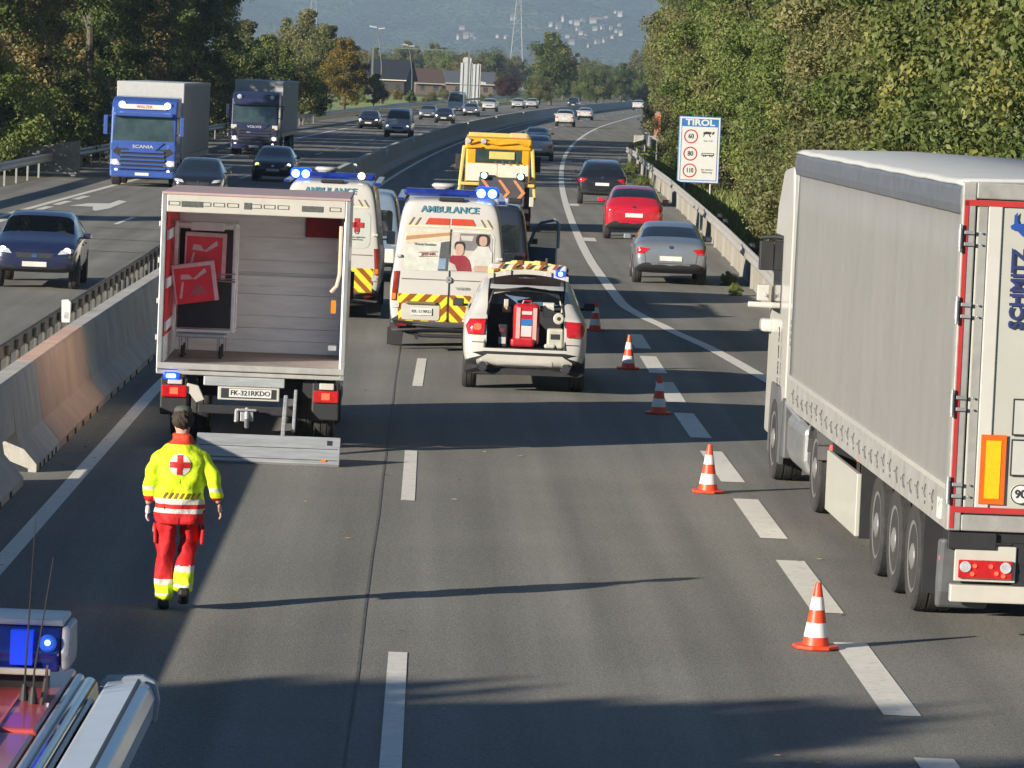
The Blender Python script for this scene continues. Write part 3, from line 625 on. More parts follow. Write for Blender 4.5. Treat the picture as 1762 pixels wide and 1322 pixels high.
# ------------------------------------------------------------------ box truck with open back
inner_grey = mat('load_panel_grey', (0.86, 0.87, 0.90), 0.55, var=.07, scale=2.5, dirt=.12, stretch=(1, 1, 6))
floor_brown = mat('load_floor', (0.26, 0.22, 0.20), 0.7, var=.2)
red_wall = mat('red_wall', (0.72, 0.02, 0.035), 0.45, var=.12)
gate_alu = mat('tail_lift_aluminium', (0.42, 0.44, 0.45), 0.42, 0.35, var=.18, scale=3, dirt=.25, bump=.2, stretch=(1, 8, 8))
def box_truck():
    t = thing('box_truck', 'white and red box truck with its back open and the tail lift down', 'truck', (-3.29, 52.0, 0), R(.2))
    Wd, L = 2.30, 2.86
    b = MB()
    b.box(0, .045, .0, L, .97, 3.10).box(Wd - .045, Wd, .0, L, .97, 3.10).box(.045, Wd - .045, .06, L, 3.02, 3.10).box(.045, Wd - .045, L - .05, L, .97, 3.02)
    b.build('load_box', white_paint, t, bevel=.012)
    for a_, b_ in ((-.012, .05), (Wd - .05, Wd + .012)): MB().box(a_, b_, -.03, .04, .92, 3.12).build('rear_post', alu, t, bevel=.01)
    hd = MB().box(.05, Wd - .05, -.035, .09, 2.90, 3.12).build('header', cream_paint, t, bevel=.012)
    MB().box(-.01, Wd + .01, -.045, L, 3.115, 3.15).build('header_edge', mat('dull_pink', (.42, .30, .28), .5), t, bevel=.01)
    hm = MB()
    for x, w_ in ((.14, .07), (.52, .07), (.69, .07), (.86, .07), (1.14, .07), (1.31, .07), (1.48, .07), (2.12, .07)):
        for a, bb in ((3.03, 3.035), (2.985, 2.99)): hm.box(x - w_, x + w_, -.042, -.034, a, bb)
        hm.box(x - w_, x - w_ + .006, -.042, -.034, 2.985, 3.035).box(x + w_ - .006, x + w_, -.042, -.034, 2.985, 3.035)
    for x in (.36, 1.84): hm.box(x - .13, x + .13, -.043, -.034, 2.97, 3.04)
    hm.box(1.0, 1.09, -.043, -.034, 2.97, 3.05); hm.build('header_marking', mat('faded_black', (.08, .085, .08), .6, var=.5, scale=60), hd)
    MB().box(.045, .06, .10, 2.7, 1.35, 3.02).build('side_wall', red_wall, t)
    sl_ = MB()
    for z in (1.42, 1.95, 2.55): sl_.box(.061, .085, .1, 2.7, z, z + .12)
    sl_.build('lashing_rail', inner_grey, t)
    for a_, b_, c_ in ((.046, .062, 1.35), (Wd - .062, Wd - .046, 3.02)): MB().box(a_, b_, .06, 2.7, 1.0, c_).build('side_lining', inner_grey, t)
    MB().box(.046, Wd - .046, .06, 2.7, .98, 1.03).build('load_floor', floor_brown, t)
    bk = MB(); z = 1.03
    for h in (.16, .16, .16, .28, .28, .16, .3, .3, .3):
        bk.box(.062, Wd - .062, 2.66 - .012 * (int(z * 9) % 2), 2.70, z, min(z + h - .0025, 3.02)); z += h
    bk.box(.5, Wd - .07, 2.60, 2.65, 1.90, 2.03).build('bulkhead', inner_grey, t, bevel=.004)
    MB().box(1.70, 2.16, 2.60, 2.645, 2.55, 2.84).build('red_panel', mat('dark_red', (.26, .01, .02), .6), t)
    MB().tube([(Wd - .10, .15, 2.80), (Wd - .10, .15, 2.2), (Wd - .13, .15, 2.06), (Wd - .20, .15, 1.98)], .022).build('grab_handle', mat('beige_metal', (.55, .42, .30), .4), t)
    MB().box(Wd - .19, Wd - .13, .15, .17, 1.72, 1.88).build('hook_tag', amber_lens, t)
    MB().obox((Wd - .16, .3, 1.28), (.10, .08, .06)).build('lashing_ring', alu, t)
    sill = MB().box(-.01, Wd + .01, -.06, .06, .965, 1.045).box(-.01, Wd + .01, -.03, .05, .90, .955).build('rear_sill', mat('worn_alu', (.45, .44, .41), .4, .3, var=.12, dirt=.2), t, bevel=.012)
    mk = MB()
    for x, z in ((-.02, 2.75), (-.02, 2.3), (-.02, 1.8), (-.02, 1.35)): mk.obox((x, .0, z), (.03, .06, .07))
    mk.build('side_marker', cream_paint, t, bevel=.01)
    # underneath
    MB().box(.35, .50, .1, 5.6, .66, .90).box(Wd - .5, Wd - .35, .1, 5.6, .66, .9).box(.5, Wd - .5, .4, .55, .62, .85).build('chassis_rail', black_trim, t)
    MB().box(.58, 1.58, -.04, .04, .78, .895).build('light_bracket', gate_alu, t, bevel=.01)
    pf = MB().box(.76, 1.52, -.03, .0, .61, .775).build('plate_holder', cream_paint, t, bevel=.01)
    MB().box(.80, 1.48, -.036, -.031, .635, .755).build('holder_face', ink, pf)
    pl = MB().box(.90, 1.42, -.044, -.037, .65, .75).build('number_plate', plate_white, pf)
    text('lettering', 'FK-321RKDO', .085, ink, pl, (1.16, -.046, .70), bold=.001, sx=1.0)
    MB().box(.52, 1.72, .02, .12, .43, .54).build('underrun_bar', black_trim, t, bevel=.01)
    cp = MB().tube([(1.13, -.06, .52), (1.13, -.12, .40), (1.13, -.05, .28)], .03).obox((1.13, -.03, .42), (.16, .12, .13)).tube([(1.0, -.05, .34), (1.0, .05, .50)], .03).obox((1.13, -.1, .50), (.24, .05, .03))
    cp.build('tow_coupling', steel, t, bevel=.008)
    for s_, x0 in ((0, .05), (1, Wd - .38)):
        lf = MB().box(x0, x0 + .34, -.02, .06, .40, .86).build('lamp_bracket', black_trim, t, bevel=.02)
        tl = MB().box(x0 + .02, x0 + .33, -.06, -.02, .62, .77).build('tail_light', red_lens, lf, bevel=.015)
        MB().box(x0 + .12, x0 + .22, -.066, -.055, .66, .74).build('lamp_segment', red_lamp, tl)
        MB().box(x0 + .09, x0 + .27, -.05, .0, .78, .86).build('side_bracket', cream_paint, lf, bevel=.01)
    bl = MB().obox((.18, -.05, .885), (.20, .08, .09)).build('blue_light', blue_glow, t, bevel=.03)
    MB().obox((.18, -.10, .885), (.12, .03, .05)).build('light_core', blue_core, bl, bevel=.015)
    MB().prism([(.38, .80), (.52, .77), (.60, .60), (.50, .56), (.42, .66), (.36, .68)], -.03, .05, 'y').build('spray_guard', cream_paint, t, bevel=.01)
    for s_ in (.24, .50, Wd - .50, Wd - .24): wheel(t, s_, 1.45, .42, .24, True)
    for s_ in (.22, Wd - .22): wheel(t, s_, 4.55, .42, .26, True)
    for x in (1.60,): ar = MB(); ar.obox((x, -.35, .42), (.05, .9, .10), (.55, 0, 0)).obox((x + .12, -.2, .52), (.04, .7, .06), (.7, 0, 0)); ar.build('lift_arm', gate_alu, t, bevel=.01)
    g = MB().box(.0, 1.72, -.02, .03, .0, .47)
    gate = g.build('tail_lift_platform', gate_alu, t, bevel=.008, loc=(.60, -1.85, .02)); gate.rotation_euler = (R(-52), 0, 0)
    MB().box(1.56, 1.62, -.026, -.02, .32, .40).box(.03, 1.69, -.026, -.02, .055, .06).box(.03, 1.69, -.026, -.02, .25, .254).build('platform_mark', ink, gate)
    MB().box(1.50, 1.56, -.035, -.02, .03, .06).build('warning_light', amber_lens, gate)
    # cab
    cb = MB().prism([(L + .1, .5), (L + .1, 2.62), (L + 2.1, 2.66), (L + 2.5, 2.3), (L + 2.95, 1.35), (L + 3.05, .45), (L + 2.1, .45), (L + 2.0, .9), (L + 1.35, .9), (L + 1.25, .5)], .08, Wd - .08, 'x').build('cab', white_paint, t, bevel=.06)
    for s_ in (-1, 1):
        x = Wd / 2 + s_ * 1.08
        MB().obox((x, L + 2.6, 1.8), (.16, .1, .38)).tube([(x - s_ * .2, L + 2.55, 1.95), (x, L + 2.6, 1.9)], .02).build('side_mirror', black_trim, t, bevel=.03)
    return t
box_truck()
def cage():
    t = thing('roll_cage', 'grey roll cage on castors with black back board standing in the open box truck', 'trolley', (-3.19, 53.0, 1.035))
    f = MB(); W_, H_ = .78, 1.72; D = .6
    z0 = .33
    for y in (0, D):
        f.box(0, .045, y, y + .04, z0, H_).box(W_ - .045, W_, y, y + .04, z0, H_).box(.045, W_ - .045, y, y + .04, H_ - .07, H_ - .02).box(.045, W_ - .045, y, y + .04, z0, z0 + .035)
    f.box(.2, .62, -.005, .045, H_ - .11, H_ + .0)
    f.box(0, .04, .04, D, z0, z0 + .03).box(W_ - .04, W_, .04, D, z0, z0 + .03).box(0, .04, .04, D, H_ - .06, H_ - .02).box(W_ - .04, W_, .04, D, H_ - .06, H_ - .02)
    f.build('frame', mat('cage_metal', (.80, .76, .76), .4, .1, var=.15), t, bevel=.008)
    MB().box(.05, W_ - .05, .30, .33, z0 + .04, H_ - .10).build('back_board', mat('black_board', (.03, .03, .038), .6), t)
    MB().box(.06, W_ - .10, .02, D, .26, .31).build('base_tray', alu, t, bevel=.01)
    MB().tube([(.0, -.012, 1.07), (W_ * .5, -.02, 1.05), (W_, -.012, 1.08)], .008, 6).tube([(.0, -.012, 1.0), (W_, -.012, .98)], .010, 6).tube([(.0, -.012, 1.04), (W_, -.012, 1.01)], .006, 6).build('strap', mat('strap_grey', (.30, .22, .22), .7), t)
    for x, y in ((.14, .06), (.62, .06), (.14, .54), (.62, .54)):
        c = MB().prism([(y - .04, .26), (y + .05, .26), (y + .03, .06), (y - .01, .06)], x - .045, x - .035, 'x').prism([(y - .04, .26), (y + .05, .26), (y + .03, .06), (y - .01, .06)], x + .035, x + .045, 'x').build('castor', steel, t)
        MB().lathe([(.05, -.02), (.075, -.018), (.08, 0), (.075, .018), (.05, .02)], (x, y + .01, .08), 'x', 20).build('castor_wheel', rubber, c)
    return t
cage()
foil = mat('printed_red', (.90, .03, .06), .3, coat=.4, var=.1)
pink = mat('faded_pink', (.80, .55, .55), .5, var=.15)
def red_box(lbl, x, z, w, h, rot):
    t = thing('red_box', lbl, 'box', (x, 53.12 if rot > 0 else 52.94, z))
    t.rotation_euler = (0, R(rot), 0)
    b = MB().box(0, w, 0, .13, 0, h).build('carton', foil, t, bevel=.01)
    MB().box(.0, w, -.006, .0, h - .05, h).box(w - .05, w, -.006, 0, 0, h - .051).box(.0, .02, -.006, 0, 0, h - .051).build('carton_edge', pink, t)
    g = MB()
    g.prism([(.10 * w, .15 * h), (.16 * w, .15 * h), (.25 * w, .55 * h), (.2 * w, .56 * h)], -.005, -.001, 'y').prism([(.18 * w, .62 * h), (.2 * w, .74 * h), (.38 * w, .72 * h), (.48 * w, .60 * h), (.38 * w, .6 * h)], -.005, -.001, 'y').prism([(.46 * w, .60 * h), (.76 * w, .84 * h), (.8 * w, .74 * h), (.52 * w, .58 * h)], -.0055, -.001, 'y')
    g.build('printed_shape', pink, t)
    s2 = MB()
    for k in range(6): s2.prism([(.36 * w + .07 * w * k, .2 * h), (.385 * w + .07 * w * k, .2 * h), (.56 * w + .02 * w * k, .48 * h - .01 * k), (.55 * w + .02 * w * k, .48 * h - .01 * k)], -.0045, -.001, 'y')
    s2.build('printed_stripe', mat('print_grey', (.35, .28, .28), .5), t)
red_box('red printed box standing upright, the upper of the two in the roll cage', -3.07, 2.04, .52, .58, 1)
red_box('red printed box tilted over, the lower of the two in the roll cage', -3.14, 1.70, .54, .50, -9)
# ------------------------------------------------------------------ ambulances
teal_ink = mat('teal_ink', (0.08, 0.22, 0.28), .4); grey_film = mat('pale_film', (.50, .52, .47), .15, coat=.8, var=.05)
amb_white = mat('ambulance_white', (0.52, 0.50, 0.465), 0.32, coat=.6, var=.02, dirt=.05)
skin = mat('skin', (0.52, 0.30, 0.22), .55, var=.1, scale=20)
poster = {k: mat('poster_' + k, c, .15, coat=.8, var=.12, scale=9) for k, c in dict(beige=(.62, .52, .38), tan=(.42, .24, .13), pale=(.56, .57, .50), dark=(.10, .105, .11), blue=(.22, .30, .42), maroon=(.26, .035, .05), hair=(.05, .035, .03), face=(.50, .33, .26), shirt=(.55, .55, .50), grey=(.20, .19, .19), light=(.50, .46, .42)).items()}
def ambulance(label, X, Y, rz, advert):
    t, bvh = car('panel_van', amb_white, label, 'ambulance', 'ambulance', loc=(X, Y + 3.15, 0), rz=rz, plate=False)
    for o in [c for c in COL.objects if c.parent == t and c.name.split('.')[0] in ('rear_window', 'tail_light', 'rear_bumper')]: bpy.data.objects.remove(o)
    def P(ol, name, m, off=.006, par=t, rings=2, n=3): return patch(bvh, dense(ol, n) if len(ol) < 12 else ol, 'rear', name=name, mats=m, parent=par, off=off, rings=rings)
    xo = -.02
    if advert:
        w = P(rr(-.76, .76, 1.38, 2.08, .12), 'rear_window', poster['pale'], .006, rings=3)
        def Q(pts, m, off): return P([(a + xo, b) for a, b in pts], 'window_print', poster[m], off, w, 2, 2)
        Q([(-.72, 2.05), (.0, 2.05), (.05, 1.93), (-.73, 1.83)], 'beige', .010)
        Q([(-.72, 1.96), (.05, 2.05), (.05, 2.0), (-.73, 1.89)], 'tan', .013)
        Q([(-.13, 1.87), (.02, 1.90), (.0, 1.39), (-.17, 1.39)], 'dark', .012)
        Q([(-.15, 1.60), (-.03, 1.6), (-.04, 1.42), (-.17, 1.42)], 'blue', .015)
        Q([(.03, 2.06), (.70, 2.05), (.74, 1.95), (.75, 1.42), (.68, 1.39), (.03, 1.39)], 'light', .010)
        Q([(.19, 2.04), (.70, 2.04), (.70, 1.75), (.17, 1.75)], 'grey', .012)
        Q([(.20, 2.0), (.42, 2.0), (.40, 1.91), (.22, 1.92)], 'light', .015)
        Q(rr(.46, .70, 1.83, 2.04, .09), 'hair', .017); Q(rr(.52, .65, 1.84, 2.0, .05), 'face', .021)
        Q([(.50, 1.83), (.68, 1.83), (.75, 1.72), (.74, 1.45), (.42, 1.45), (.35, 1.62)], 'shirt', .019)
        Q(rr(.44, .72, 1.40, 1.50, .03), 'face', .022)
        Q(rr(.10, .28, 1.74, 1.90, .06), 'hair', .019); Q(rr(.12, .26, 1.66, 1.86, .06), 'face', .023)
        Q([(.06, 1.66), (.28, 1.66), (.37, 1.58), (.40, 1.40), (.02, 1.40), (.02, 1.58)], 'maroon', .021)
        Q([(.02, 1.55), (.12, 1.50), (.16, 1.40), (.02, 1.40)], 'light', .024)
        text('lettering', 'Werde Sanitäter', .055, poster['grey'], w, (-.42, -3.165, 1.83), bold=.0005)
        text('lettering', 'JETZT INFO', .045, poster['maroon'], w, (-.36, -3.165, 1.665), rot=(math.pi / 2, -.06, 0), bold=.001)
        for zz in (1.70, 1.63): MB().obox((-.36, -3.163, zz), (.32, .004, .008), (0, -.06, 0)).build('print_line', poster['maroon'], w)
    else:
        w = P(rr(.06, .76, 1.36, 2.06, .12), 'rear_window', grey_film, .006, rings=3)
        w2 = P(rr(-.76, -.06, 1.36, 2.06, .12), 'rear_window', grey_film, .006, rings=3)
        for ax in (0, 1):
            q = (.06, .16) if ax else (.16, .06)
            MB().obox((.50, -3.163, 1.80), (q[0] * 1.6, .006, q[1] * 1.6)).build('cross_print', sign_red, w)
        text('lettering', 'Ö', .10, poster['maroon'], w, (.50, -3.165, 1.66)); text('lettering', 'Österreichisches\nRotes Kreuz', .045, poster['grey'], w, (.50, -3.165, 1.55))
    tx = text('lettering', 'AMBULANCE', .155, teal_ink, t, (-.02, -3.09, 2.425), bold=.003, sx=1.08)
    tx.location.y = -3.15 + .03
    h = bvh.ray_cast(Vector((0, -30, 2.42)), Vector((0, 1, 0)), 60)
    if h[0] is not None: tx.location.y = h[0].y - .012; tx.rotation_euler = (math.pi / 2 - .06, 0, 0)
    for sx in (-1, 1):
        P([(sx * .015, 2.28), (sx * .37, 2.28), (sx * .43, 2.17), (sx * .015, 2.17)][::sx], 'high_brake_light', mat('brick_red', (.50, .06, .03), .4, var=.1), .01)
        for k in range(2):
            x = .50 + k * .11
            P([(sx * x, 2.28), (sx * (x + .028), 2.28), (sx * (x + .11), 2.15), (sx * (x + .08), 2.15)][::sx], 'vent_slot', mat('slot_olive', (.22, .15, .05), .5), .01)
        P([(sx * .02, 2.155), (sx * .72, 2.15), (sx * .70, 2.12), (sx * .02, 2.125)][::sx], 'light_strip', mat('pale_yellow', (.75, .62, .36), .4), .008)
    # chevrons, mirrored about the centre line
    for sx in (-1, 1):
        y0 = MB(); patch(bvh, dense([(sx * .01, .50), (sx * .82, .50), (sx * .86, .98), (sx * .01, .98)][::sx], 3), 'rear', .006, mb=y0, rings=3)
        base = y0.build('chevron_panel', chev_yellow, t)
        for k in range(-2, 7):
            a = k * .26; pg = clip([(a, 0.98), (a + .12, .98), (a + .12 + .48, .50), (a + .48, .50)], .01, .84, .50, .98)
            if len(pg) > 2:
                pg = [(sx * p, q) for p, q in pg][::sx]; patch(bvh, dense(pg, 3), 'rear', .010, name='chevron_stripe', mats=chev_orange, parent=base, rings=2)
    ph = P(rr(-.78, -.13, .54, .82, .05), 'plate_recess', cream_paint, .02); MB().obox((-.45, -3.19, .83), (.52, .05, .05)).build('plate_light_bar', mat('olive_grey', (.16, .14, .06), .5), t, bevel=.02)
    pl = MB().box(-.62, -.26, -3.185, -3.178, .625, .745).build('number_plate', plate_white, ph)
    text('lettering', 'RK-519RD', .075, ink, pl, (-.44, -3.187, .685))
    MB().box(.0, .012, -3.168, -3.14, .50, 2.1).build('door_seam', ink, t)
    MB().box(-.80, .80, -3.166, -3.14, 1.232, 1.242).build('door_seam', mat('seam_grey', (.2, .18, .17), .5), t)
    em = MB().lathe([(.058, 0), (.05, -.02)], (.005, -3.165, 1.24), 'y', 18).build('emblem', steel, t)
    MB().lathe([(.02, 0), (.018, -.01)], (.005, -3.185, 1.24), 'y', 3).build('emblem_star', chrome, em)
    text('lettering', 'VARIO', .06, frame_grey, t, (.24, -3.17, 1.10), sx=1.3, bold=.002)
    for sx in (-1, 1):
        tl = P([(sx * .84, 1.36), (sx * .93, 1.36), (sx * .955, .86), (sx * .875, .86)][::sx], 'tail_light', mat('brown_red_lens', (.22, .02, .012), .2, coat=.8, var=.4, scale=30), .02)
        P([(sx * .88, .98), (sx * .94, .98), (sx * .945, .88), (sx * .885, .88)][::sx], 'indicator', amber_lens, .03, tl)
        P(rr(*sorted((sx * .82, sx * .965)), .74, .83, .02), 'corner_cap', cream_paint, .03)
        P(rr(*sorted((sx * .68, sx * .88)), .40, .46, .01), 'reflector', red_lens, .07)
        MB().obox((sx * .88, -2.62, .22), (.26, .03, .30)).build('mud_flap', black_trim, t)
        MB().obox((sx * .86, -3.16, 1.62), (.10, .05, .05)).build('door_handle', amb_white, t, bevel=.015)
        MB().obox((sx * .955, -2.4, 1.75), (.09, .02, .02)).build('grab_rail', steel, t)
    P(rr(-.95, .95, .33, .52, .05), 'rear_bumper', mat('bumper_grey', (.075, .078, .08), .6, dirt=.2), .06, rings=2)
    MB().tube([(-.7, -2.9, .32), (-.4, -2.95, .26), (.4, -2.95, .27), (.7, -2.9, .30)], .03).tube([(-.5, -2.8, .24), (-.5, -3.1, .24)], .04).build('exhaust', black_trim, t)
    # roof equipment
    lb = MB().obox((0, -2.75, 2.70), (1.62, .30, .13)).build('light_bar', blue_lens, t, bevel=.05)
    sx = 1 if advert else -1
    MB().obox((sx * .60, -2.76, 2.73), (.40, .30, .20)).build('blue_light', blue_glow, lb, bevel=.06)
    for dx in (-.10, .09): MB().lathe([(.065, -2.93), (.075, -2.91), (.07, -2.88)], (sx * .60 + dx, 0, 2.72), 'y', 16).build('light_core', blue_core, lb)
    if not advert: MB().lathe([(.06, -2.93), (.07, -2.91), (.07, -2.88)], (.55, 0, 2.72), 'y', 16).build('amber_light', warm_lamp, lb)
    MB().lathe([(.19, 2.86), (.23, 2.83), (.22, 2.80), (.12, 2.74), (.10, 2.64)], (-.12, -2.55, 0), 'z', 20).build('roof_fan', cream_paint, t, smooth=True)
    MB().obox((.0, -3.02, 2.60), (.44, .2, .06)).build('camera_housing', black_trim, t, bevel=.02)
    for s2 in (-1, 1):
        MB().box(*sorted((s2 * .80, s2 * .92)), -2.9, 2.0, 2.55, 2.60).build('roof_trim', blue_lens, t, bevel=.01)
    return t
ambulance('white ambulance with a printed advert of two people on its rear window', .37, 71.6, R(-.3), True)
ambulance('white ambulance with red cross window, half hidden behind the box truck', -1.87, 80.0, R(-.2), False)
# ------------------------------------------------------------------ emergency estate with open tailgate
def bmw():
    hole = (-.58, .58, -4, -1.25, .665, 1.52)
    t, bvh = car('suv', white_paint, 'white emergency car with its yellow and red tailgate wide open', 'car', 'emergency_car', loc=(1.52, 65.35, 0), rz=R(-.6), hole=hole, plate=False)
    for o in [c for c in COL.objects if c.parent == t and c.name.split('.')[0] in ('tail_light', 'rear_bumper')]: bpy.data.objects.remove(o)
    y0 = -2.325
    for s_ in (-1, 1):
        q = [(s_ * .60, 1.10), (s_ * .84, 1.09), (s_ * .90, .98), (s_ * .86, .86), (s_ * .62, .87)][::s_]
        tl = patch(bvh, dense(q, 4), 'rear', name='tail_light', mats=red_lens, parent=t, off=.03)
        patch(bvh, rr(*sorted((s_ * .66, s_ * .78)), .93, 1.03, .04), 'rear', name='lamp_segment', mats=red_lamp, parent=tl, off=.04) if s_ < 0 else None
        ex = MB().lathe([(.065, -2.36), (.075, -2.34), (.07, -2.2)], (s_ * .62, 0, .40), 'y', 18).build('exhaust', chrome, t)
        MB().lathe([(.055, -2.366), (.05, -2.355)], (s_ * .62, 0, .40), 'y', 18).build('exhaust_hole', ink, ex)
        patch(bvh, rr(*sorted((s_ * .60, s_ * .80)), .745, .755, .004), 'rear', name='bumper_slot', mats=ink, parent=t, off=.012)
    patch(bvh, dense([(-.86, .58), (-.60, .62), (.60, .62), (.86, .58), (.90, .30), (.84, .27), (-.84, .27), (-.90, .30)], 3), 'rear', name='rear_skirt', mats=black_trim, parent=t, off=.010, rings=3)
    patch(bvh, dense([(-.72, .48), (-.56, .575), (.56, .575), (.72, .48), (.70, .36), (-.70, .36)], 3), 'rear', name='lower_bumper', mats=cream_paint, parent=t, off=.018, rings=3)
    patch(bvh, rr(-.42, .42, .40, .50, .03), 'rear', name='bumper_inset', mats=white_paint, parent=t, off=.026, rings=2)
    sl_ = MB()
    xs = [-.60, -.60, -.555, -.50, 0, .50, .555, .60, .60]; zs = [.67, 1.05, 1.30, 1.50, 1.56, 1.50, 1.30, 1.05, .67]
    pts = []
    for x, z in zip(xs, zs):
        h = bvh.ray_cast(Vector((x * 1.04, -30, z + (.03 if z > 1.4 else 0))), Vector((0, 1, 0)), 60)
        y = h[0].y if h[0] is not None else -1.9
        pts.append((x, max(-2.33, min(y, -1.86 if z > 1.4 else -1.9)), z))
    sl_.tube(pts, .022, 8).build('door_seal', black_trim, t)
    MB().tube([(-.50, -1.60, 1.46), (-.3, -1.6, 1.51), (0, -1.6, 1.525), (.3, -1.6, 1.51), (.52, -1.62, 1.42), (.56, -1.7, 1.2)], .03, 8).build('roof_lining', cream_paint, t)
    MB().box(-.58, .58, -2.29, -1.26, .64, .672).build('load_floor', black_trim, t)
    MB().box(-.56, .56, -1.27, -1.255, 1.27, 1.5).build('inner_window', mat('window_blue', (.12, .20, .30), .2, var=.6, scale=3), t)
    MB().box(-.56, .56, -1.30, -1.26, .68, 1.26).build('seat_back', ink, t)
    # tailgate, hinged at the roof edge
    g = MB(); gp = [(-1.86, 1.63), (-2.05, 1.70), (-2.55, 1.80), (-2.80, 1.90), (-2.82, 1.99), (-2.70, 1.99), (-2.45, 1.90), (-1.86, 1.69)]
    gate = MB().prism([(-1.86, 1.60), (-2.0, 1.66), (-2.62, 1.83), (-2.70, 1.87), (-2.70, 1.95), (-2.55, 1.95), (-1.90, 1.70)], -.57, .57, 'x').build('tailgate', white_paint, t, bevel=.02)
    MB().prism([(-1.92, 1.605), (-2.02, 1.645), (-2.60, 1.80), (-2.60, 1.835), (-2.0, 1.68)], -.50, .50, 'x').build('inner_panel', mat('lining_grey', (.17, .165, .17), .6, var=.1), gate)
    arc = MB(); lp = MB(); N = 14
    def gz(x): return 2.0 - .09 * (x / .6) ** 2
    for i in range(N):
        a, b = -.60 + 1.2 * i / N, -.60 + 1.2 * (i + 1) / N
        for mbx, (ylo, zlo, yhi, zhi) in ((arc, (-2.72, -.115, -2.60, -.0)),):
            mbx.add([(a, ylo, gz(a) + zlo), (b, ylo, gz(b) + zlo), (b, yhi, gz(b) + zhi), (a, yhi, gz(a) + zhi)], [(0, 1, 2, 3)], 1 if (i % 4 in (1,)) else 0)
        lp.add([(a, -2.74, gz(a) - .19), (b, -2.74, gz(b) - .19), (b, -2.735, gz(b) - .12), (a, -2.735, gz(a) - .12)], [(0, 1, 2, 3)])
    o = arc.build('chevron_edge', [mat('pale_chevron', (.72, .62, .22), .4, var=.1), chev_orange], gate); sd = o.modifiers.new('s', 'SOLIDIFY'); sd.thickness = .02
    o = lp.build('tailgate_lip', cream_paint, gate); sd = o.modifiers.new('s', 'SOLIDIFY'); sd.thickness = .03
    for x in (-.45, -.25, -.05, .15, .35):
        MB().prism([(x, 1.89), (x + .05, 1.89), (x + .11, 1.975), (x + .06, 1.975)], -2.745, -2.735, 'y').build('chevron_stripe', chev_orange, gate)
    MB().box(-.14, .12, -2.50, -2.40, 1.735, 1.765).build('grip', alu, gate, bevel=.008)
    MB().tube([(-.54, -2.64, 1.86), (-.56, -2.3, 1.66), (-.57, -1.95, 1.50)], .014).tube([(.54, -2.64, 1.86), (.56, -2.3, 1.66), (.57, -1.95, 1.50)], .014).build('gas_strut', black_trim, gate)
    bl = MB().obox((.48, -2.76, 1.835), (.15, .05, .09)).build('blue_light', blue_glow, gate, bevel=.02)
    MB().lathe([(.03, -2.80), (.035, -2.78)], (.48, 0, 1.835), 'y', 14).build('light_core', blue_core, bl)
    MB().lathe([(.025, 2.0), (.05, 1.72), (.06, 1.66)], (.3, -1.3, 0), 'z', 10).build('roof_antenna', black_trim, t)
    return t
bmw()
BX, BY = 1.52, 65.35
def bag():
    t = thing('medical_bag', 'red medical backpack with pale straps standing in the open emergency car', 'bag', (BX, BY - 1.98, .675))
    b = MB().box(-.21, .19, -.10, .12, .02, .66).build('bag_body', red_paint, t, bevel=.07, seg=3)
    MB().box(-.24, .12, -.19, .0, .01, .14).build('front_pocket', red_paint, t, bevel=.04)
    for x in (-.135, .115): MB().box(x - .03, x + .03, -.112, -.10, .08, .60).build('strap', mat('strap_pink', (.62, .34, .32), .6), t)
    MB().box(-.09, .075, -.115, -.102, .34, .43).build('blue_label', sign_blue, t)
    MB().box(-.085, .07, -.115, -.102, .17, .33).build('document_pocket', pink, t)
    MB().box(-.08, .07, -.115, -.102, .50, .55).build('handle_pad', pink, t)
    MB().tube([(-.08, 0, .64), (-.06, 0, .70), (.05, 0, .70), (.07, 0, .64)], .014).build('handle', red_paint, t)
bag()
def kit(name, lbl, cat, x, y, z, parts):
    t = thing(name, lbl, cat, (BX + x, BY + y, z))
    for nm, m, bx_, bv in parts: MB().box(*bx_).build(nm, m, t, bevel=bv)
    return t
kit('suction_unit', 'black and grey device at the left in the open emergency car boot', 'device', -.36, -2.05, .675, [('casing', black_trim, (-.07, .07, -.06, .1, 0, .34), .02), ('label', plate_grey, (-.06, .05, -.067, -.061, .05, .15), .003), ('top_panel', mat('maroon', (.12, .02, .04), .5), (-.05, .03, -.067, -.061, .22, .28), .003)])
kit('ventilator', 'cream monitor with cables at the right in the open emergency car boot', 'device', .44, -2.0, .675, [('casing', mat('olive_cream', (.45, .46, .38), .5, var=.2), (-.13, .12, -.08, .16, 0, .30), .03), ('screen', ink, (-.08, .06, -.087, -.081, .14, .22), .003), ('cable_roll', cream_paint, (-.17, .0, -.11, -.03, .0, .07), .03)])
kit('glove_box', 'pale square box hung on the right inside the open boot', 'box', .34, -1.75, 1.13, [('carton', cream_paint, (-.10, .07, -.05, .05, 0, .22), .01), ('flap', plate_white, (-.09, .06, -.056, -.051, .15, .2), .003)])
t = thing('roll_holder', 'round cream roll beside the pale box inside the open boot', 'roll', (BX + .48, BY - 1.82, 1.12)); MB().lathe([(.07, -.1), (.085, -.09), (.085, .1), (.05, .1)], (0, 0, 0), 'y', 18).build('roll', cream_paint, t); MB().lathe([(.03, -.101), (.03, -.105)], (0, 0, 0), 'y', 12).build('core', ink, t)
kit('drug_case', 'small beige and orange case at the upper left in the open boot', 'case', -.30, -1.6, 1.17, [('casing', mat('beige', (.50, .36, .24), .5), (-.07, .06, -.05, .05, 0, .09), .01), ('lid', cream_paint, (-.05, .02, -.04, .04, .091, .20), .01)])
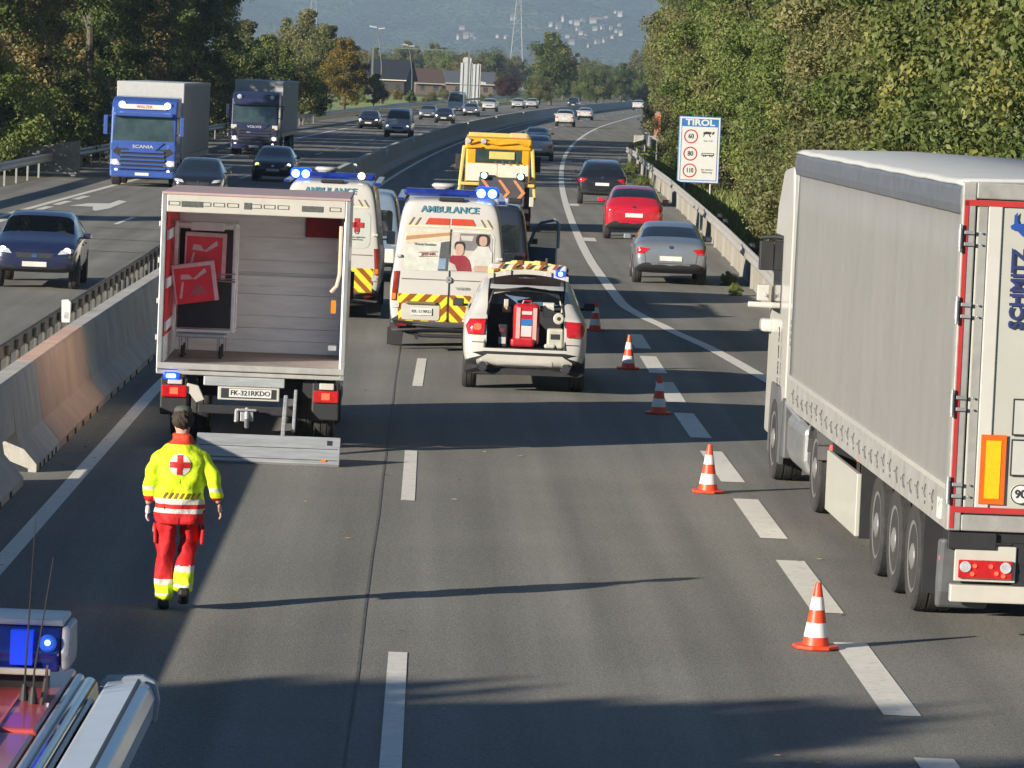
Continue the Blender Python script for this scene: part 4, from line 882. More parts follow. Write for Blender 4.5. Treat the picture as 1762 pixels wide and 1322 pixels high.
# ------------------------------------------------------------------ yellow recovery truck
def tow():
    t = thing('recovery_truck', 'yellow recovery truck with orange arrow board and blue lights on the closed lane', 'truck', (2.0, 129.0, 0), R(-1))
    ye = mat('yellow_paint', (0.66, 0.34, 0.012), 0.35, coat=.5, var=.12, dirt=.08); py = mat('pale_yellow_paint', (.60, .46, .12), .4, var=.1)
    cb = MB().prism([(3.4, .6), (3.4, 2.72), (3.9, 2.85), (5.0, 2.75), (5.5, 1.6), (5.6, .5), (3.4, .5)], -1.02, 1.02, 'x').build('cab', ye, t, bevel=.07)
    MB().box(-.72, .72, 3.38, 3.40, 1.98, 2.5).build('rear_window', green_glass, t)
    MB().obox((.12, 3.36, 2.22), (.80, .03, .24)).build('window_reflection_board', mat('interior_yellow', (.55, .48, .14), .5), t, bevel=.05)  # yellow board before the glass, standing for a reflection in the window
    fr = MB()
    for s_ in (-1, 1):
        fr.prism([(s_ * 1.12, .95), (s_ * 1.22, .95), (s_ * 1.10, 2.55), (s_ * .98, 2.55)], .3, .5, 'y')
    fr.build('side_pillar', py, t, bevel=.03)
    MB().box(-1.02, 1.02, .25, .60, 2.45, 2.80).build('cross_beam', ye, t, bevel=.05)
    MB().tube([(-.9, .2, 2.62), (-.6, .18, 2.72), (0, .2, 2.62), (.6, .18, 2.70), (.95, .2, 2.6)], .04).tube([(-.95, .2, 2.5), (-.5, .2, 2.52)], .03).build('winch_rail', ye, t)
    for x in (-.92, -.45): MB().lathe([(.07, .12), (.09, .16), (.08, .26)], (x, 0, 2.70), 'y', 14).build('work_lamp', clear_lens, t)
    lb = MB().box(-.92, .92, .45, .75, 2.82, 2.96).build('light_bar', py, t, bevel=.03)
    MB().box(.35, .88, .43, .77, 2.83, 2.98).build('amber_light', mat('pink_amber', (.7, .32, .16), .3, emit=(1, .35, .15), estr=.35), lb, bevel=.03)
    for a, b in ((-.95, -.01), (.01, .95)): MB().box(a, b, .28, .32, 1.48, 2.02).build('locker_door', mat('locker_beige', (.62, .60, .50), .4, var=.06, dirt=.1), t, bevel=.01)
    cg = MB()
    for x in (-.1, .12, .34, .56): cg.tube([(x, .22, 2.03), (x + .05, .22, 2.10), (x + .15, .22, 2.10), (x + .2, .22, 2.03)], .018)
    cg.build('chain', ink, t)
    MB().box(-1.15, 1.15, .2, .3, 1.34, 1.44).build('lower_rail', py, t, bevel=.02)
    MB().box(-1.0, 1.0, .3, 5.2, .55, 1.4).build('deck', black_trim, t)
    MB().box(-.5, .9, .0, .25, .75, 1.60)
    bd = MB().box(-.56, .86, .12, .17, .74, 1.62).build('arrow_board', mat('board_dark', (.055, .055, .06), .6, var=.1), t, bevel=.02)
    for x in (-.50, .02, .48):
        MB().prism([(x, 1.54), (x + .10, 1.54), (x + .40, 1.17), (x + .10, .80), (x, .80), (x + .28, 1.17)], .105, .12, 'y').build('arrow_chevron', mat('chevron_orange', (.55, .22, .10), .5, var=.3, scale=30), bd)
    for x in (-.40, .72):
        l_ = MB().obox((x, .06, 1.66), (.26, .14, .20)).build('warning_light', black_trim, t, bevel=.03)
        MB().lathe([(.075, -.03), (.09, -.015), (.09, .0)], (x, 0, 1.66), 'y', 16).build('light_core', mat('cyan_core', (.3, .7, .8), .2, emit=(.35, .85, 1.0), estr=3.5), l_)
    ul = MB().box(-.08, .08, -.9, .3, .35, .5).box(-.9, .9, -1.0, -.85, .35, .48).build('tow_boom', black_trim, t)
    for s_ in (-1, 1):
        MB().obox((s_ * 1.25, 5.0, 1.95), (.20, .12, .50)).tube([(s_ * 1.0, 5.0, 2.1), (s_ * 1.25, 5, 2.05)], .03).build('side_mirror', black_trim, t, bevel=.03)
        MB().obox((s_ * 1.08, .35, .9), (.14, .25, .3)).build('rear_lamp', red_lens if s_ < 0 else cream_paint, t, bevel=.02)
        for y in (1.3, 4.6): wheel(t, s_ * .92, y, .45, .3, True)
tow()
# ------------------------------------------------------------------ vehicle under the camera, bottom left
def rescue_van():
    t = thing('rescue_vehicle', 'red roofed rescue vehicle with blue light bar, awning and antennas at the bottom left', 'van', (-2.08, 9.2, 0), R(-.4))
    rr_ = mat('roof_silver', (.30, .31, .36), .28, .5, coat=.6, var=.06, scale=2); red = mat('roof_red', (.42, .06, .055), .35, .0, coat=.4, var=.12, scale=2.5)
    sil = mat('awning_white', (.60, .64, .67), .30, .15, coat=.4, var=.04)
    xr = .98
    # body shell below the roof line
    pr = [(-xr + .02, .35), (-xr - .02, .9), (-xr - .02, 1.6), (-xr + .02, 2.35), (-xr + .08, 2.53), (0, 2.58), (.90, 2.55), (.955, 2.50), (.965, 2.35), (.99, 1.6), (.99, .9), (.96, .35)]
    MB().prism(pr, 0, 5.55, 'y').build('body', rr_, t, bevel=.02)
    MB().box(-.86, .868, 4.12, 5.50, 2.55, 2.615).build('roof_panel', red, t, bevel=.012)
    MB().box(-.86, .862, .1, 4.11, 2.55, 2.605).build('roof_panel', mat('roof_pinkish', (.40, .13, .14), .35, .1, coat=.4, var=.15, scale=1.5), t, bevel=.012)  # paler red: the roof's reflection is put into this panel's colour
    rb = MB()
    for x in (.10, .42, .74): rb.prism([(x - .010, 2.600), (x + .010, 2.600), (x + .004, 2.620), (x - .004, 2.620)], .1, 5.2, 'y')
    rb.build('roof_rib', mat('rib_red', (.55, .12, .12), .4), t)
    MB().box(.872, .905, .0, 5.42, 2.545, 2.612).build('roof_edge', mat('edge_silver', (.34, .37, .42), .3, .4, coat=.5), t, bevel=.015)
    MB().prism([(.905, 2.50), (.905, 2.60), (.93, 2.612), (.955, 2.595), (.962, 2.54), (.955, 2.49)], .0, 5.36, 'y').build('gutter_rail', mat('gutter_brown', (.10, .075, .055), .12, .8, coat=1), t, bevel=.01)
    lb = MB().prism([(4.98, 2.675), (4.96, 2.74), (5.00, 2.825), (5.25, 2.825), (5.29, 2.74), (5.27, 2.675)], -.86, .855, 'x').build('light_bar', blue_lens, t, bevel=.008)
    MB().box(-.86, .865, 5.0, 5.26, 2.827, 2.85).build('bar_cap', mat('cap_grey', (.40, .45, .50), .35), lb, bevel=.008)
    MB().prism([(4.985, 2.68), (4.965, 2.74), (5.00, 2.83), (5.24, 2.83), (5.28, 2.74), (5.26, 2.68)], .857, .888, 'x').build('bar_end', mat('end_cap_white', (.38, .38, .43), .4, var=.35, scale=12), lb, bevel=.012)
    MB().box(-.86, .83, 4.93, 4.955, 2.668, 2.69).build('chrome_strip', cream_paint, lb, bevel=.005)
    MB().box(.69, .765, 4.945, 5.0, 2.70, 2.815).build('blue_segment', mat('segment_blue', (.01, .04, .55), .2, emit=(.01, .05, .7), estr=.45), lb)
    MB().lathe([(.022, 4.950), (.03, 4.96)], (.815, 0, 2.775), 'y', 18).build('lamp_reflector', mat('lamp_blue', (.03, .12, .7), .15, emit=(.02, .10, .6), estr=.30), lb)
    MB().lathe([(.008, 4.942), (.010, 4.950)], (.815, 0, 2.778), 'y', 16).build('light_core', blue_core, lb)
    MB().box(-.80, .80, 5.0, 5.24, 2.61, 2.675).build('bar_foot', black_trim, t)
    MB().prism([(.965, 2.42), (.968, 2.55), (.985, 2.56), (.99, 2.42)], .0, 5.25, 'y').build('awning_bracket', mat('bracket_grey', (.16, .18, .21), .25, .6, coat=.5), t, bevel=.004)
    aw = MB().prism([(.995, 2.50), (.992, 2.60), (1.008, 2.632), (1.11, 2.640), (1.155, 2.625), (1.172, 2.58), (1.165, 2.50)], -.6, 5.12, 'y').build('awning', sil, t, bevel=.008)
    MB().prism([(1.108, 2.638), (1.113, 2.646), (1.120, 2.645), (1.124, 2.636)], -.6, 5.10, 'y').build('awning_seam', mat('seam_dark', (.06, .07, .08), .5), aw)
    MB().prism([(.985, 2.49), (.982, 2.62), (1.005, 2.648), (1.13, 2.655), (1.172, 2.635), (1.188, 2.57), (1.178, 2.49)], 5.12, 5.16, 'y').build('awning_end', mat('end_grey', (.30, .34, .39), .4), aw, bevel=.008)
    for x, y, l_, dx in ((.765, 4.72, .62, .016), (.80, 4.66, .50, .05)):
        a = MB().tube([(x, y, 2.60), (x + .002, y, 2.72), (x + dx, y + .03, 2.60 + l_)], [.005, .0035, .0016], 6).lathe([(.020, 2.60), (.014, 2.64), (.007, 2.67)], (x, y, 0), 'z', 12)
        a.build('antenna', black_trim, t)
    MB().prism([(4.86, 2.61), (4.62, 2.61), (4.83, 2.72)], .825, .832, 'x').build('fin_antenna', mat('fin_brown', (.15, .09, .07), .4), t)
    MB().lathe([(.010, 2.61), (.009, 2.628)], (.85, 4.60, 0), 'z', 10).build('roof_bolt', chrome, t)
    MB().poly([(-.8, 5.56, 1.5), (.8, 5.56, 1.5), (.72, 5.56, 2.25), (-.72, 5.56, 2.25)]).build('rear_window', glass, t)
    for s_ in (-1, 1):
        MB().poly([(s_ * (xr + .004), .6, 1.62), (s_ * (xr + .004), 4.8, 1.62), (s_ * (xr - .07), 4.8, 2.2), (s_ * (xr - .07), .6, 2.2)]).build('side_window', glass, t)
        MB().box(*sorted((s_ * .82, s_ * .97)), 5.54, 5.58, .9, 1.3).build('tail_light', red_lens, t)
        for y in (1.1, 4.4): wheel(t, s_ * .86, y, .34, .24)
rescue_van()
# ------------------------------------------------------------------ the setting
CT = [(-60, 0), (60, 0), (100, .33), (125, .75), (158, 1.3), (197, 2.3), (240, 3.7), (286, 5.5), (332, 7.8), (380, 10.4), (432, 13.6), (477, 17), (560, 23), (620, 28), (780, 42), (1000, 64), (1500, 125)]
def c(y):
    for (a, u), (b, v) in zip(CT, CT[1:]):
        if y <= b:
            t = (y - a) / (b - a)
            return u + (v - u) * t
    return CT[-1][1]
def cs(y):                                            # smoothed centre line offset
    h = 18 if y > 80 else 1e-3
    return sum(c(y + h * k) for k in (-2, -1, 0, 1, 2)) / 5
def head(y): return -math.atan2(cs(y + 8) - cs(y - 8), 16)
YS = [-40, 0, 30, 60] + list(range(70, 1500, 10))
def ribbon(name, o0, o1, y0, y1, z, m, step=None, kind='structure'):
    ys = [y0] + [y for y in YS if y0 < y < y1] + [y1]; mb = MB()
    f0 = o0 if callable(o0) else (lambda y: o0); f1 = o1 if callable(o1) else (lambda y: o1)
    for y in ys: mb.v += [(cs(y) + f0(y), y, z), (cs(y) + f1(y), y, z)]
    for i in range(len(ys) - 1): mb.f.append((2 * i, 2 * i + 1, 2 * i + 3, 2 * i + 2)); mb.m.append(0)
    return tag(mb.build(name, m), kind=kind)
def asphalt_mat():
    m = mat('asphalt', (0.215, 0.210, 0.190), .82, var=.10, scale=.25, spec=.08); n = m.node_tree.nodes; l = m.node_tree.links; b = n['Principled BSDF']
    tc = n['Texture Coordinate']; base = b.inputs['Base Color'].links[0].from_socket
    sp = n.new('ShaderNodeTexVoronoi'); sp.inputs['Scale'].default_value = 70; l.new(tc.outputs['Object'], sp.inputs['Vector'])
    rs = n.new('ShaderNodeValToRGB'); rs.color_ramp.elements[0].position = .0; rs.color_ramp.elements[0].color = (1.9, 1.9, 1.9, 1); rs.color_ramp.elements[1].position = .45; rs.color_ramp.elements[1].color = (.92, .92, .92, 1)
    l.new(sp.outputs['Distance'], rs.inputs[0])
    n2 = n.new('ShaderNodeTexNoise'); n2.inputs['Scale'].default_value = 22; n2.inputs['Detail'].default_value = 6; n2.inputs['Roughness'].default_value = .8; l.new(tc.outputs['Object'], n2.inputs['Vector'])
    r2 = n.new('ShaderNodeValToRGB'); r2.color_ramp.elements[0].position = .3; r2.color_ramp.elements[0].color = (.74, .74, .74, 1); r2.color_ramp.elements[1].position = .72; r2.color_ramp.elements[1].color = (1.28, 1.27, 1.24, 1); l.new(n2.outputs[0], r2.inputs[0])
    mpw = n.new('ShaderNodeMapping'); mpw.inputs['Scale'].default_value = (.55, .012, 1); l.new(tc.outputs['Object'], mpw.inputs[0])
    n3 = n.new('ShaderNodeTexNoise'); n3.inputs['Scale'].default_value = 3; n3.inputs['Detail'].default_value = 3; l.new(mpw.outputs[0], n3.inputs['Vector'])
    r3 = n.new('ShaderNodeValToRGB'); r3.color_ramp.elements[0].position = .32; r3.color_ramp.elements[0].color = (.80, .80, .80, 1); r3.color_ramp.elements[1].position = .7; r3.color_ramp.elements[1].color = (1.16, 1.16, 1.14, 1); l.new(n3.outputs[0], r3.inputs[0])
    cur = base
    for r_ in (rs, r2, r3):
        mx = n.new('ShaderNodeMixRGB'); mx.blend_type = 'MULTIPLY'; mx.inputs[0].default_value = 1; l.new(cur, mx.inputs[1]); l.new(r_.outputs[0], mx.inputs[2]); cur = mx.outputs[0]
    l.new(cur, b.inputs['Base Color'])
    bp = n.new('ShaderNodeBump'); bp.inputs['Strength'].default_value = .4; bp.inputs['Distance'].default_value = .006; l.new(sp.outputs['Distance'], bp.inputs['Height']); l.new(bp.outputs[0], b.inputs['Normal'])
    return m
asphalt = asphalt_mat()
def line_mat():
    m = mat('road_paint', (.72, .69, .60), .6, var=.06, scale=3, dirt=.0); n = m.node_tree.nodes; l = m.node_tree.links; b = n['Principled BSDF']; tc = n['Texture Coordinate']
    nz = n.new('ShaderNodeTexNoise'); nz.inputs['Scale'].default_value = 9; nz.inputs['Detail'].default_value = 8; nz.inputs['Roughness'].default_value = .75; l.new(tc.outputs['Object'], nz.inputs['Vector'])
    r_ = n.new('ShaderNodeValToRGB'); r_.color_ramp.elements[0].position = .53; r_.color_ramp.elements[1].position = .70; r_.color_ramp.elements[1].color = (.55, .55, .55, 1); l.new(nz.outputs[0], r_.inputs[0])
    mx = n.new('ShaderNodeMixRGB'); l.new(r_.outputs[0], mx.inputs[0]); l.new(b.inputs['Base Color'].links[0].from_socket, mx.inputs[1]); mx.inputs[2].default_value = (.16, .155, .14, 1); l.new(mx.outputs[0], b.inputs['Base Color'])
    return m
paint_line = line_mat()
ground_m = mat('grass_ground', (0.08, 0.11, 0.03), .95, var=.35, scale=.06, col2=(.18, .20, .07), bump=.5, bscale=4)
field_m = mat('field_grass', (0.20, 0.27, 0.06), .95, var=.2, scale=.05, col2=(.33, .38, .11))
verge_m = mat('verge', (0.075, 0.072, 0.035), .95, var=.4, scale=1.2, col2=(.13, .11, .06), bump=.6, bscale=10)
g = MB(); g.add([(-9000, -300, -.06), (9000, -300, -.06), (9000, 12000, -.06), (-9000, 12000, -.06)], [(0, 1, 2, 3)]); tag(g.build('ground', ground_m), kind='structure')
lo = lambda y: -16.2 if y < 200 else -16.2 - min(4.2, (y - 200) * .022)
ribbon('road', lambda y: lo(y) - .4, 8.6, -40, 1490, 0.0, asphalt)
ribbon('road_verge', 8.6, lambda y: 14, -40, 1480, -.012, verge_m)
ribbon('road_verge', lambda y: lo(y) - 4.5, lambda y: lo(y) - .4, -40, 1480, -.012, verge_m)
ribbon('left_edge_marking', -3.97, -3.79, 8, 900, .005, paint_line)
ribbon('near_edge_marking', -5.75, -5.58, 95, 900, .005, paint_line)
def dash(mb, off, w, y0, y1, z=.005):
    mb.add([(cs(y0) + off - w / 2, y0, z), (cs(y0) + off + w / 2, y0, z), (cs(y1) + off + w / 2, y1, z), (cs(y1) + off - w / 2, y1, z)], [(0, 1, 2, 3)])
d = MB()
for a, b in ((24, 34.3), (46.56, 52.73), (63.65, 69.87)): dash(d, -.12, .155, a, b)
for k in range(1, 40): dash(d, -.12, .155, 63.65 + 17.6 * k, 69.87 + 17.6 * k)
tag(d.build('lane_marking', paint_line), kind='structure')
d = MB()
for k in range(-2, 8): dash(d, 3.755, .29, 31.86 + 6.13 * k, 35.98 + 6.13 * k)
for y in (124.6, 158, 197, 240, 286, 332, 385): dash(d, 3.95, .42, y - 1.2, y + 1.4)
tag(d.build('block_marking', paint_line), kind='structure')
R1 = [(60, 6.1), (66, 5.5), (75.5, 4.9), (84.7, 3.98), (88.8, 3.72)]
def ro(y):
    for (a, u), (b, v) in zip(R1, R1[1:]):
        if y <= b: return u + (v - u) * (y - a) / (b - a)
    return 3.55 - .0 if y > 110 else 3.72 - .17 * (y - 88.8) / 21
mb = MB(); ys = list(range(60, 90, 2)) + list(range(90, 900, 6))
for y in ys: mb.v += [(cs(y) + ro(y), y, .009), (cs(y) + ro(y) + .24, y, .009)]
for i in range(len(ys) - 1): mb.f.append((2 * i, 2 * i + 1, 2 * i + 3, 2 * i + 2)); mb.m.append(0)
tag(mb.build('merge_marking', paint_line), kind='structure')
# left carriageway markings
d = MB()
for k in range(-3, 30): dash(d, -9.75, .15, 121.6 + 18 * k, 127.6 + 18 * k)
tag(d.build('lane_marking', paint_line), kind='structure')
ribbon('outer_edge_marking', lambda y: -13.45 - max(0, (y - 200) * .012), lambda y: -13.22 - max(0, (y - 200) * .012), 30, 700, .005, paint_line)
d = MB()
for y in (124.2, 129.8, 135.5, 141.4): dash(d, -12.95, .26, y, y + 4)
for k in range(1, 8): dash(d, -12.95, .26, 124.2 - 5.7 * k, 128.2 - 5.7 * k)
tag(d.build('block_marking', paint_line), kind='structure')
for nm, pts in (('arrow_marking', [(-11.53, 135.05), (-11.16, 138.11), (-10.52, 138.66), (-10.48, 142.31), (-10.14, 141.24), (-10.17, 134.05), (-10.4, 131.48), (-10.55, 132.22), (-10.77, 135.07)]), ('arrow_marking', [(-9.94, 191.13), (-9.23, 196.08), (-9.12, 189.87), (-9.29, 186.92)])):
    tag(MB().poly([(x, y, .007) for x, y in pts]).build(nm, paint_line), kind='structure')
mb = MB(); y = 5
rs = random.Random(3); px_ = -.43
pts = []
while y < 120: pts.append((px_ + rs.uniform(-.008, .008), y)); y += 4
for x, y in pts: mb.v += [(x - .012, y, .0035), (x + .012, y, .0035)]
for i in range(len(pts) - 1): mb.f.append((2 * i, 2 * i + 1, 2 * i + 3, 2 * i + 2)); mb.m.append(0)
tag(mb.build('asphalt_joint', mat('tar_seam', (.095, .092, .082), .8, var=.3)), kind='structure')
cr_ = MB()
for y0, x0, x1 in ((104, -9.6, -6.2), (111, -9.3, -6.0), (118.5, -9.4, -6.4)): cr_.add([(x0, y0, .004), (x1, y0 + .1, .004), (x1, y0 + .45, .004), (x0, y0 + .3, .004)], [(0, 1, 2, 3)])
tag(cr_.build('asphalt_joint', MATS['tar_seam']), kind='structure')
fm = MB()
for pts in ([(-70, 420), (-13.5, 415), (-9, 520), (-4, 640), (4, 790), (-200, 900)],): fm.poly([(x, y, -.02) for x, y in pts])
tag(fm.build('meadow', field_m), kind='structure')
fm = MB().poly([(26, 640, -.02), (60, 700, -.02), (160, 1200, -.02), (70, 1000, -.02)]); tag(fm.build('meadow', field_m), kind='structure')
lv = MB(); rl = random.Random(8)
for i in range(260):
    y = rl.uniform(29, 120); x = rl.uniform(-3.6, 7.2) if i % 3 else rl.choice([-4.1, 6.9]) + rl.uniform(-.25, .25); a = rl.uniform(0, 6.28); s = rl.uniform(.012, .032) * (1 + y / 90)
    lv.add([(x + s * math.cos(a), y + s * math.sin(a), .012), (x - s * .5 * math.sin(a), y + s * .5 * math.cos(a), .02), (x - s * math.cos(a), y - s * math.sin(a), .012), (x + s * .5 * math.sin(a), y - s * .5 * math.cos(a), .010)], [(0, 1, 2, 3)])
tag(lv.build('fallen_leaves', mat('dry_leaf', (.34, .24, .12), .8, var=.3, scale=3)), 'tiny dry leaves scattered over the asphalt', 'leaves', kind='stuff')
# ------------------------------------------------------------------ concrete barrier
conc = mat('concrete', (0.47, 0.45, 0.40), .85, var=.14, scale=1.3, bump=.25, bscale=30, dirt=.35)
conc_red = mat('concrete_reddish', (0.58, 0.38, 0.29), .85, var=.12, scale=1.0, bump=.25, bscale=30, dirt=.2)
def barrier_mesh(L):
    mb = MB(); hb = .47
    pr = [(-hb, .0), (-hb, .09), (-.25, .34), (-.13, 1.02), (-.10, 1.05), (.10, 1.05), (.13, 1.02), (.25, .34), (hb, .09), (hb, .0)]
    mb.prism(pr, .02, L - .02, 'y')
    me = mb.mesh('concrete_barrier', conc)
    # feet notches under the edge
    f = MB()
    y = .9
    while y < L - .4:
        f.box(-hb - .012, -hb + .02, y, y + .16, 0, .07).box(hb - .02, hb + .012, y, y + .16, 0, .07); y += 1.15
    fm_ = f.mesh('drain_notch', black_trim)
    jn = MB().prism([(-.20, .34), (-.10, 1.0), (.10, 1.0), (.20, .34), (.40, .08), (-.40, .08)], L - .02, L + .02, 'y').mesh('joint_plate', mat('joint_dark', (.06, .05, .045), .8))
    return me, fm_, jn
BM7 = barrier_mesh(7.0)
yb = 45.7; k = 0
seg = [(37.3, 7.0)] ; first = None
ylist = [30.3, 37.3]; y = 45.7; lens = [5.3]
starts = [(25.6, 7), (32.6, 7), (39.6, 7)]; y = 51.2
starts.append((48.1, 3.1))
while y < 800: starts.append((y, 7.0)); y += 7.0
for i, (y, L) in enumerate(starts):
    ym = y + L / 2
    lab = 'grey concrete barrier element in the long row between the carriageways'
    grp = 'concrete barrier elements'
    o = link('concrete_barrier', BM7[0], None, loc=(-4.85 + cs(y), y, 0), rot=(0, 0, -math.atan2(cs(y + L) - cs(y), L)))
    o.scale = (1, L / 7.0, 1)
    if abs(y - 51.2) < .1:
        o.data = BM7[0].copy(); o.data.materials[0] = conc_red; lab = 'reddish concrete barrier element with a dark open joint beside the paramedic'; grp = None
    elif 5 <= i <= 16: lab = 'concrete barrier element, the %s one beyond the reddish element' % ('first second third fourth fifth sixth seventh eighth ninth tenth eleventh twelfth'.split()[i - 5]); grp = None
    elif i == 2: lab = 'concrete barrier element in front of the sunlit gap at the left edge'; grp = None
    elif i == 3: lab = 'short concrete barrier element just behind the sunlit gap'; grp = None
    tag(o, lab, 'barrier', grp)
    if y < 330:
        if y < 130: link('drain_notch', BM7[1], o)
        link('joint_plate', BM7[2], o)
st_ = MB().box(.10, .13, -.02, .02, .1, .95)
t = thing('bridging_element', 'concrete bridging piece over the low sunlit opening in the barrier at the left edge', 'barrier', (-4.85, 47.35, 0))
MB().prism([(-.22, .46), (-.13, 1.02), (-.10, 1.05), (.10, 1.05), (.13, 1.02), (.22, .46)], -.76, .76, 'y').build('panel', conc, t)
MB().box(-.05, .05, .5, .75, .12, .16).build('coupling_bar', steel, t)
def delineator(x, y, lbl, z=1.05):
    t = thing('delineator', lbl, 'delineator', (x, y, z)); MB().prism([(-.06, 0), (.06, 0), (.07, .30), (.03, .34), (-.07, .33)], -.02, .02, 'y').build('post', plate_white, t, bevel=.01)
    MB().box(-.03, .03, -.026, -.021, .06, .16).build('reflector', clear_lens, t)
    return t
d0 = delineator(-5.25, 61.6, 'small white reflector post on the concrete barrier, the nearest one', .88)
for i, y in enumerate((165, 198, 232, 270, 318, 372, 430)):
    q = dup(d0, (cs(y) - 4.55, y, .72), 0, 'small white reflector on the concrete barrier in the distance', group='distant reflectors on the barrier')
# ------------------------------------------------------------------ steel guardrails
def guardrail(name, pts, lbl, side=1, post_step=4.0, zr=.75, low=None, m=steel, wall=False, posts_to=400):
    """pts: centre line of the rail. side: +1 when traffic is at -x."""
    t = thing(name, lbl, 'guardrail', (0, 0, 0))
    P = [Vector((x, y, 0)) for x, y in pts]; rail = MB(); prof = [(.0, .16), (.035, .12), (.035, .08), (0, .03), (0, -.03), (.035, -.08), (.035, -.12), (.0, -.16)]
    n = len(prof)
    for i, p in enumerate(P):
        d = (P[min(i + 1, len(P) - 1)] - P[max(i - 1, 0)]).normalized(); nv = Vector((-d.y, d.x, 0)) * side
        for a, b in prof: rail.v.append(tuple(p + nv * a + Vector((0, 0, zr + b))))
    for i in range(len(P) - 1):
        for j in range(n - 1): rail.f.append((i * n + j, (i + 1) * n + j, (i + 1) * n + j + 1, i * n + j + 1)); rail.m.append(0)
    o = rail.build('rail', m, t, smooth=True); sd = o.modifiers.new('s', 'SOLIDIFY'); sd.thickness = .012
    s = 0; nxt = .5; cnt = 0
    pm = MB().prism([(-.05, 0), (.05, 0), (.05, zr - .02), (-.05, zr - .02)], -.035, .035, 'x').box(-.09, .03, -.04, .04, zr - .12, zr + .06).mesh('post', m)
    for i in range(len(P) - 1):
        L = (P[i + 1] - P[i]).length
        while nxt < s + L:
            q = P[i].lerp(P[i + 1], (nxt - s) / L)
            if q.y < posts_to and cnt < 95:
                po = link('post', pm, t, loc=(q.x + .10 * side, q.y, 0)); cnt += 1
            nxt += post_step
        s += L
    return t
RP = [(7.0, 20), (7.0, 60), (7.0, 84), (7.36, 94.8), (7.93, 112.7), (8.57, 135.5), (9.42, 168), (10.1, 200), (10.86, 227.2), (11.0, 240), (11.6, 250), (12.6, 262), (13.4, 270), (14.0, 280)]
def densify(P, st=4):
    o = []
    for (a, b), (c_, d_) in zip(P, P[1:]):
        n_ = max(1, int(abs(d_ - b) / st))
        for k in range(n_): o.append((a + (c_ - a) * k / n_, b + (d_ - b) * k / n_))
    return o + [P[-1]]
rw = mat('rail_sunlit_zinc', (.40, .39, .36), .5, .25, var=.12, scale=2, dirt=.25)  # warmer and less metallic than the galvanised steel
gr = guardrail('guardrail', densify(RP), 'long steel guardrail on a low concrete wall beside the merging lane', 1, 6, .80, m=rw)
wl = MB(); P = densify([p for p in RP if 80 < p[1] < 232], 3)
for i in range(len(P) - 1):
    (a, b), (c_, d_) = P[i], P[i + 1]
    wl.add([(a + .13, b + .03, -.05), (c_ + .13, d_ - .03, -.05), (c_ + .20, d_ - .03, -.05), (a + .20, b + .03, -.05), (a + .13, b + .03, .68), (c_ + .13, d_ - .03, .68), (c_ + .20, d_ - .03, .68), (a + .20, b + .03, .68)], [(0, 1, 5, 4), (1, 2, 6, 5), (2, 3, 7, 6), (3, 0, 4, 7), (4, 5, 6, 7)])
wl.build('concrete_wall', mat('wall_beige', (.30, .275, .22), .85, var=.12, scale=.8, bump=.2, dirt=.4), gr)
cl = MB()
for y, x in ((101, 7.75), (118.5, 8.3), (123, 8.45), (94, 7.5)): cl.obox((x, y, .80), (.12, .5, .34)).obox((x + .06, y, .4), (.1, .18, .8))
cl.build('rail_clamp', black_trim, gr, bevel=.02)
guardrail('guardrail', densify([(15.8, 300), (15.9, 312), (18.9, 379), (20.6, 414), (25.8, 500), (33, 600), (47, 770), (64, 950)], 10), 'steel guardrail starting again beyond the lay-by at the bend', 1, 8, .80, m=rw, posts_to=520)
tz = thing('crash_end', 'short curved steel rail end at the mouth of the lay-by', 'guardrail', (14.7, 288, 0)); MB().box(-.06, .06, -3, 9, .3, .95).box(-.6, 2.0, 8.9, 9.02, .3, .9).build('rail', rw, tz, bevel=.03)
LP = [(-16.6, 20), (-16.4, 100), (-15.6, 130), (-15.3, 150), (-15.2, 163), (-14.6, 193), (-13.7, 256), (-12.9, 300), (-10.7, 341), (-6.6, 439), (4.5, 636), (27, 985)]
lpd = densify(LP, 8)
guardrail('guardrail', lpd, 'grey steel guardrail in front of the dark trees on the far side', -1, 4, .75, posts_to=360)
t = thing('gabion_panel', 'grey sloping panel rising above the far guardrail at the left', 'panel', (-16.6, 168, 0)); MB().prism([(0, 0), (2.6, 0), (2.6, 1.45), (0, 1.0)], 0, .3, 'y').build('panel', mat('panel_stone', (.16, .17, .16), .8, var=.3, scale=5), t)
MB().box(.1, 2.5, -.04, 0, .1, .16).build('base_rail', steel, t)
sh = thing('guardrail', 'dark weathered steel rail running behind the concrete barrier on the left', 'guardrail', (0, 0, 0))
o = MB(); 
for i in range(23): pass
dk = mat('weathered_dark', (.085, .082, .072), .8, var=.4, scale=6, dirt=.4)  # much darker than the steel of the other guardrails
b = MB().box(-5.86, -5.80, 52.5, 92, .55, .76)
i = 0; y = 53
while y < 92: b.obox((-5.77, y, .66), (.06, .22, .13)); b.box(-5.84, -5.78, y + .6, y + .68, 0, .6); y += 1.35
b.build('rail', dk, sh, bevel=.02)
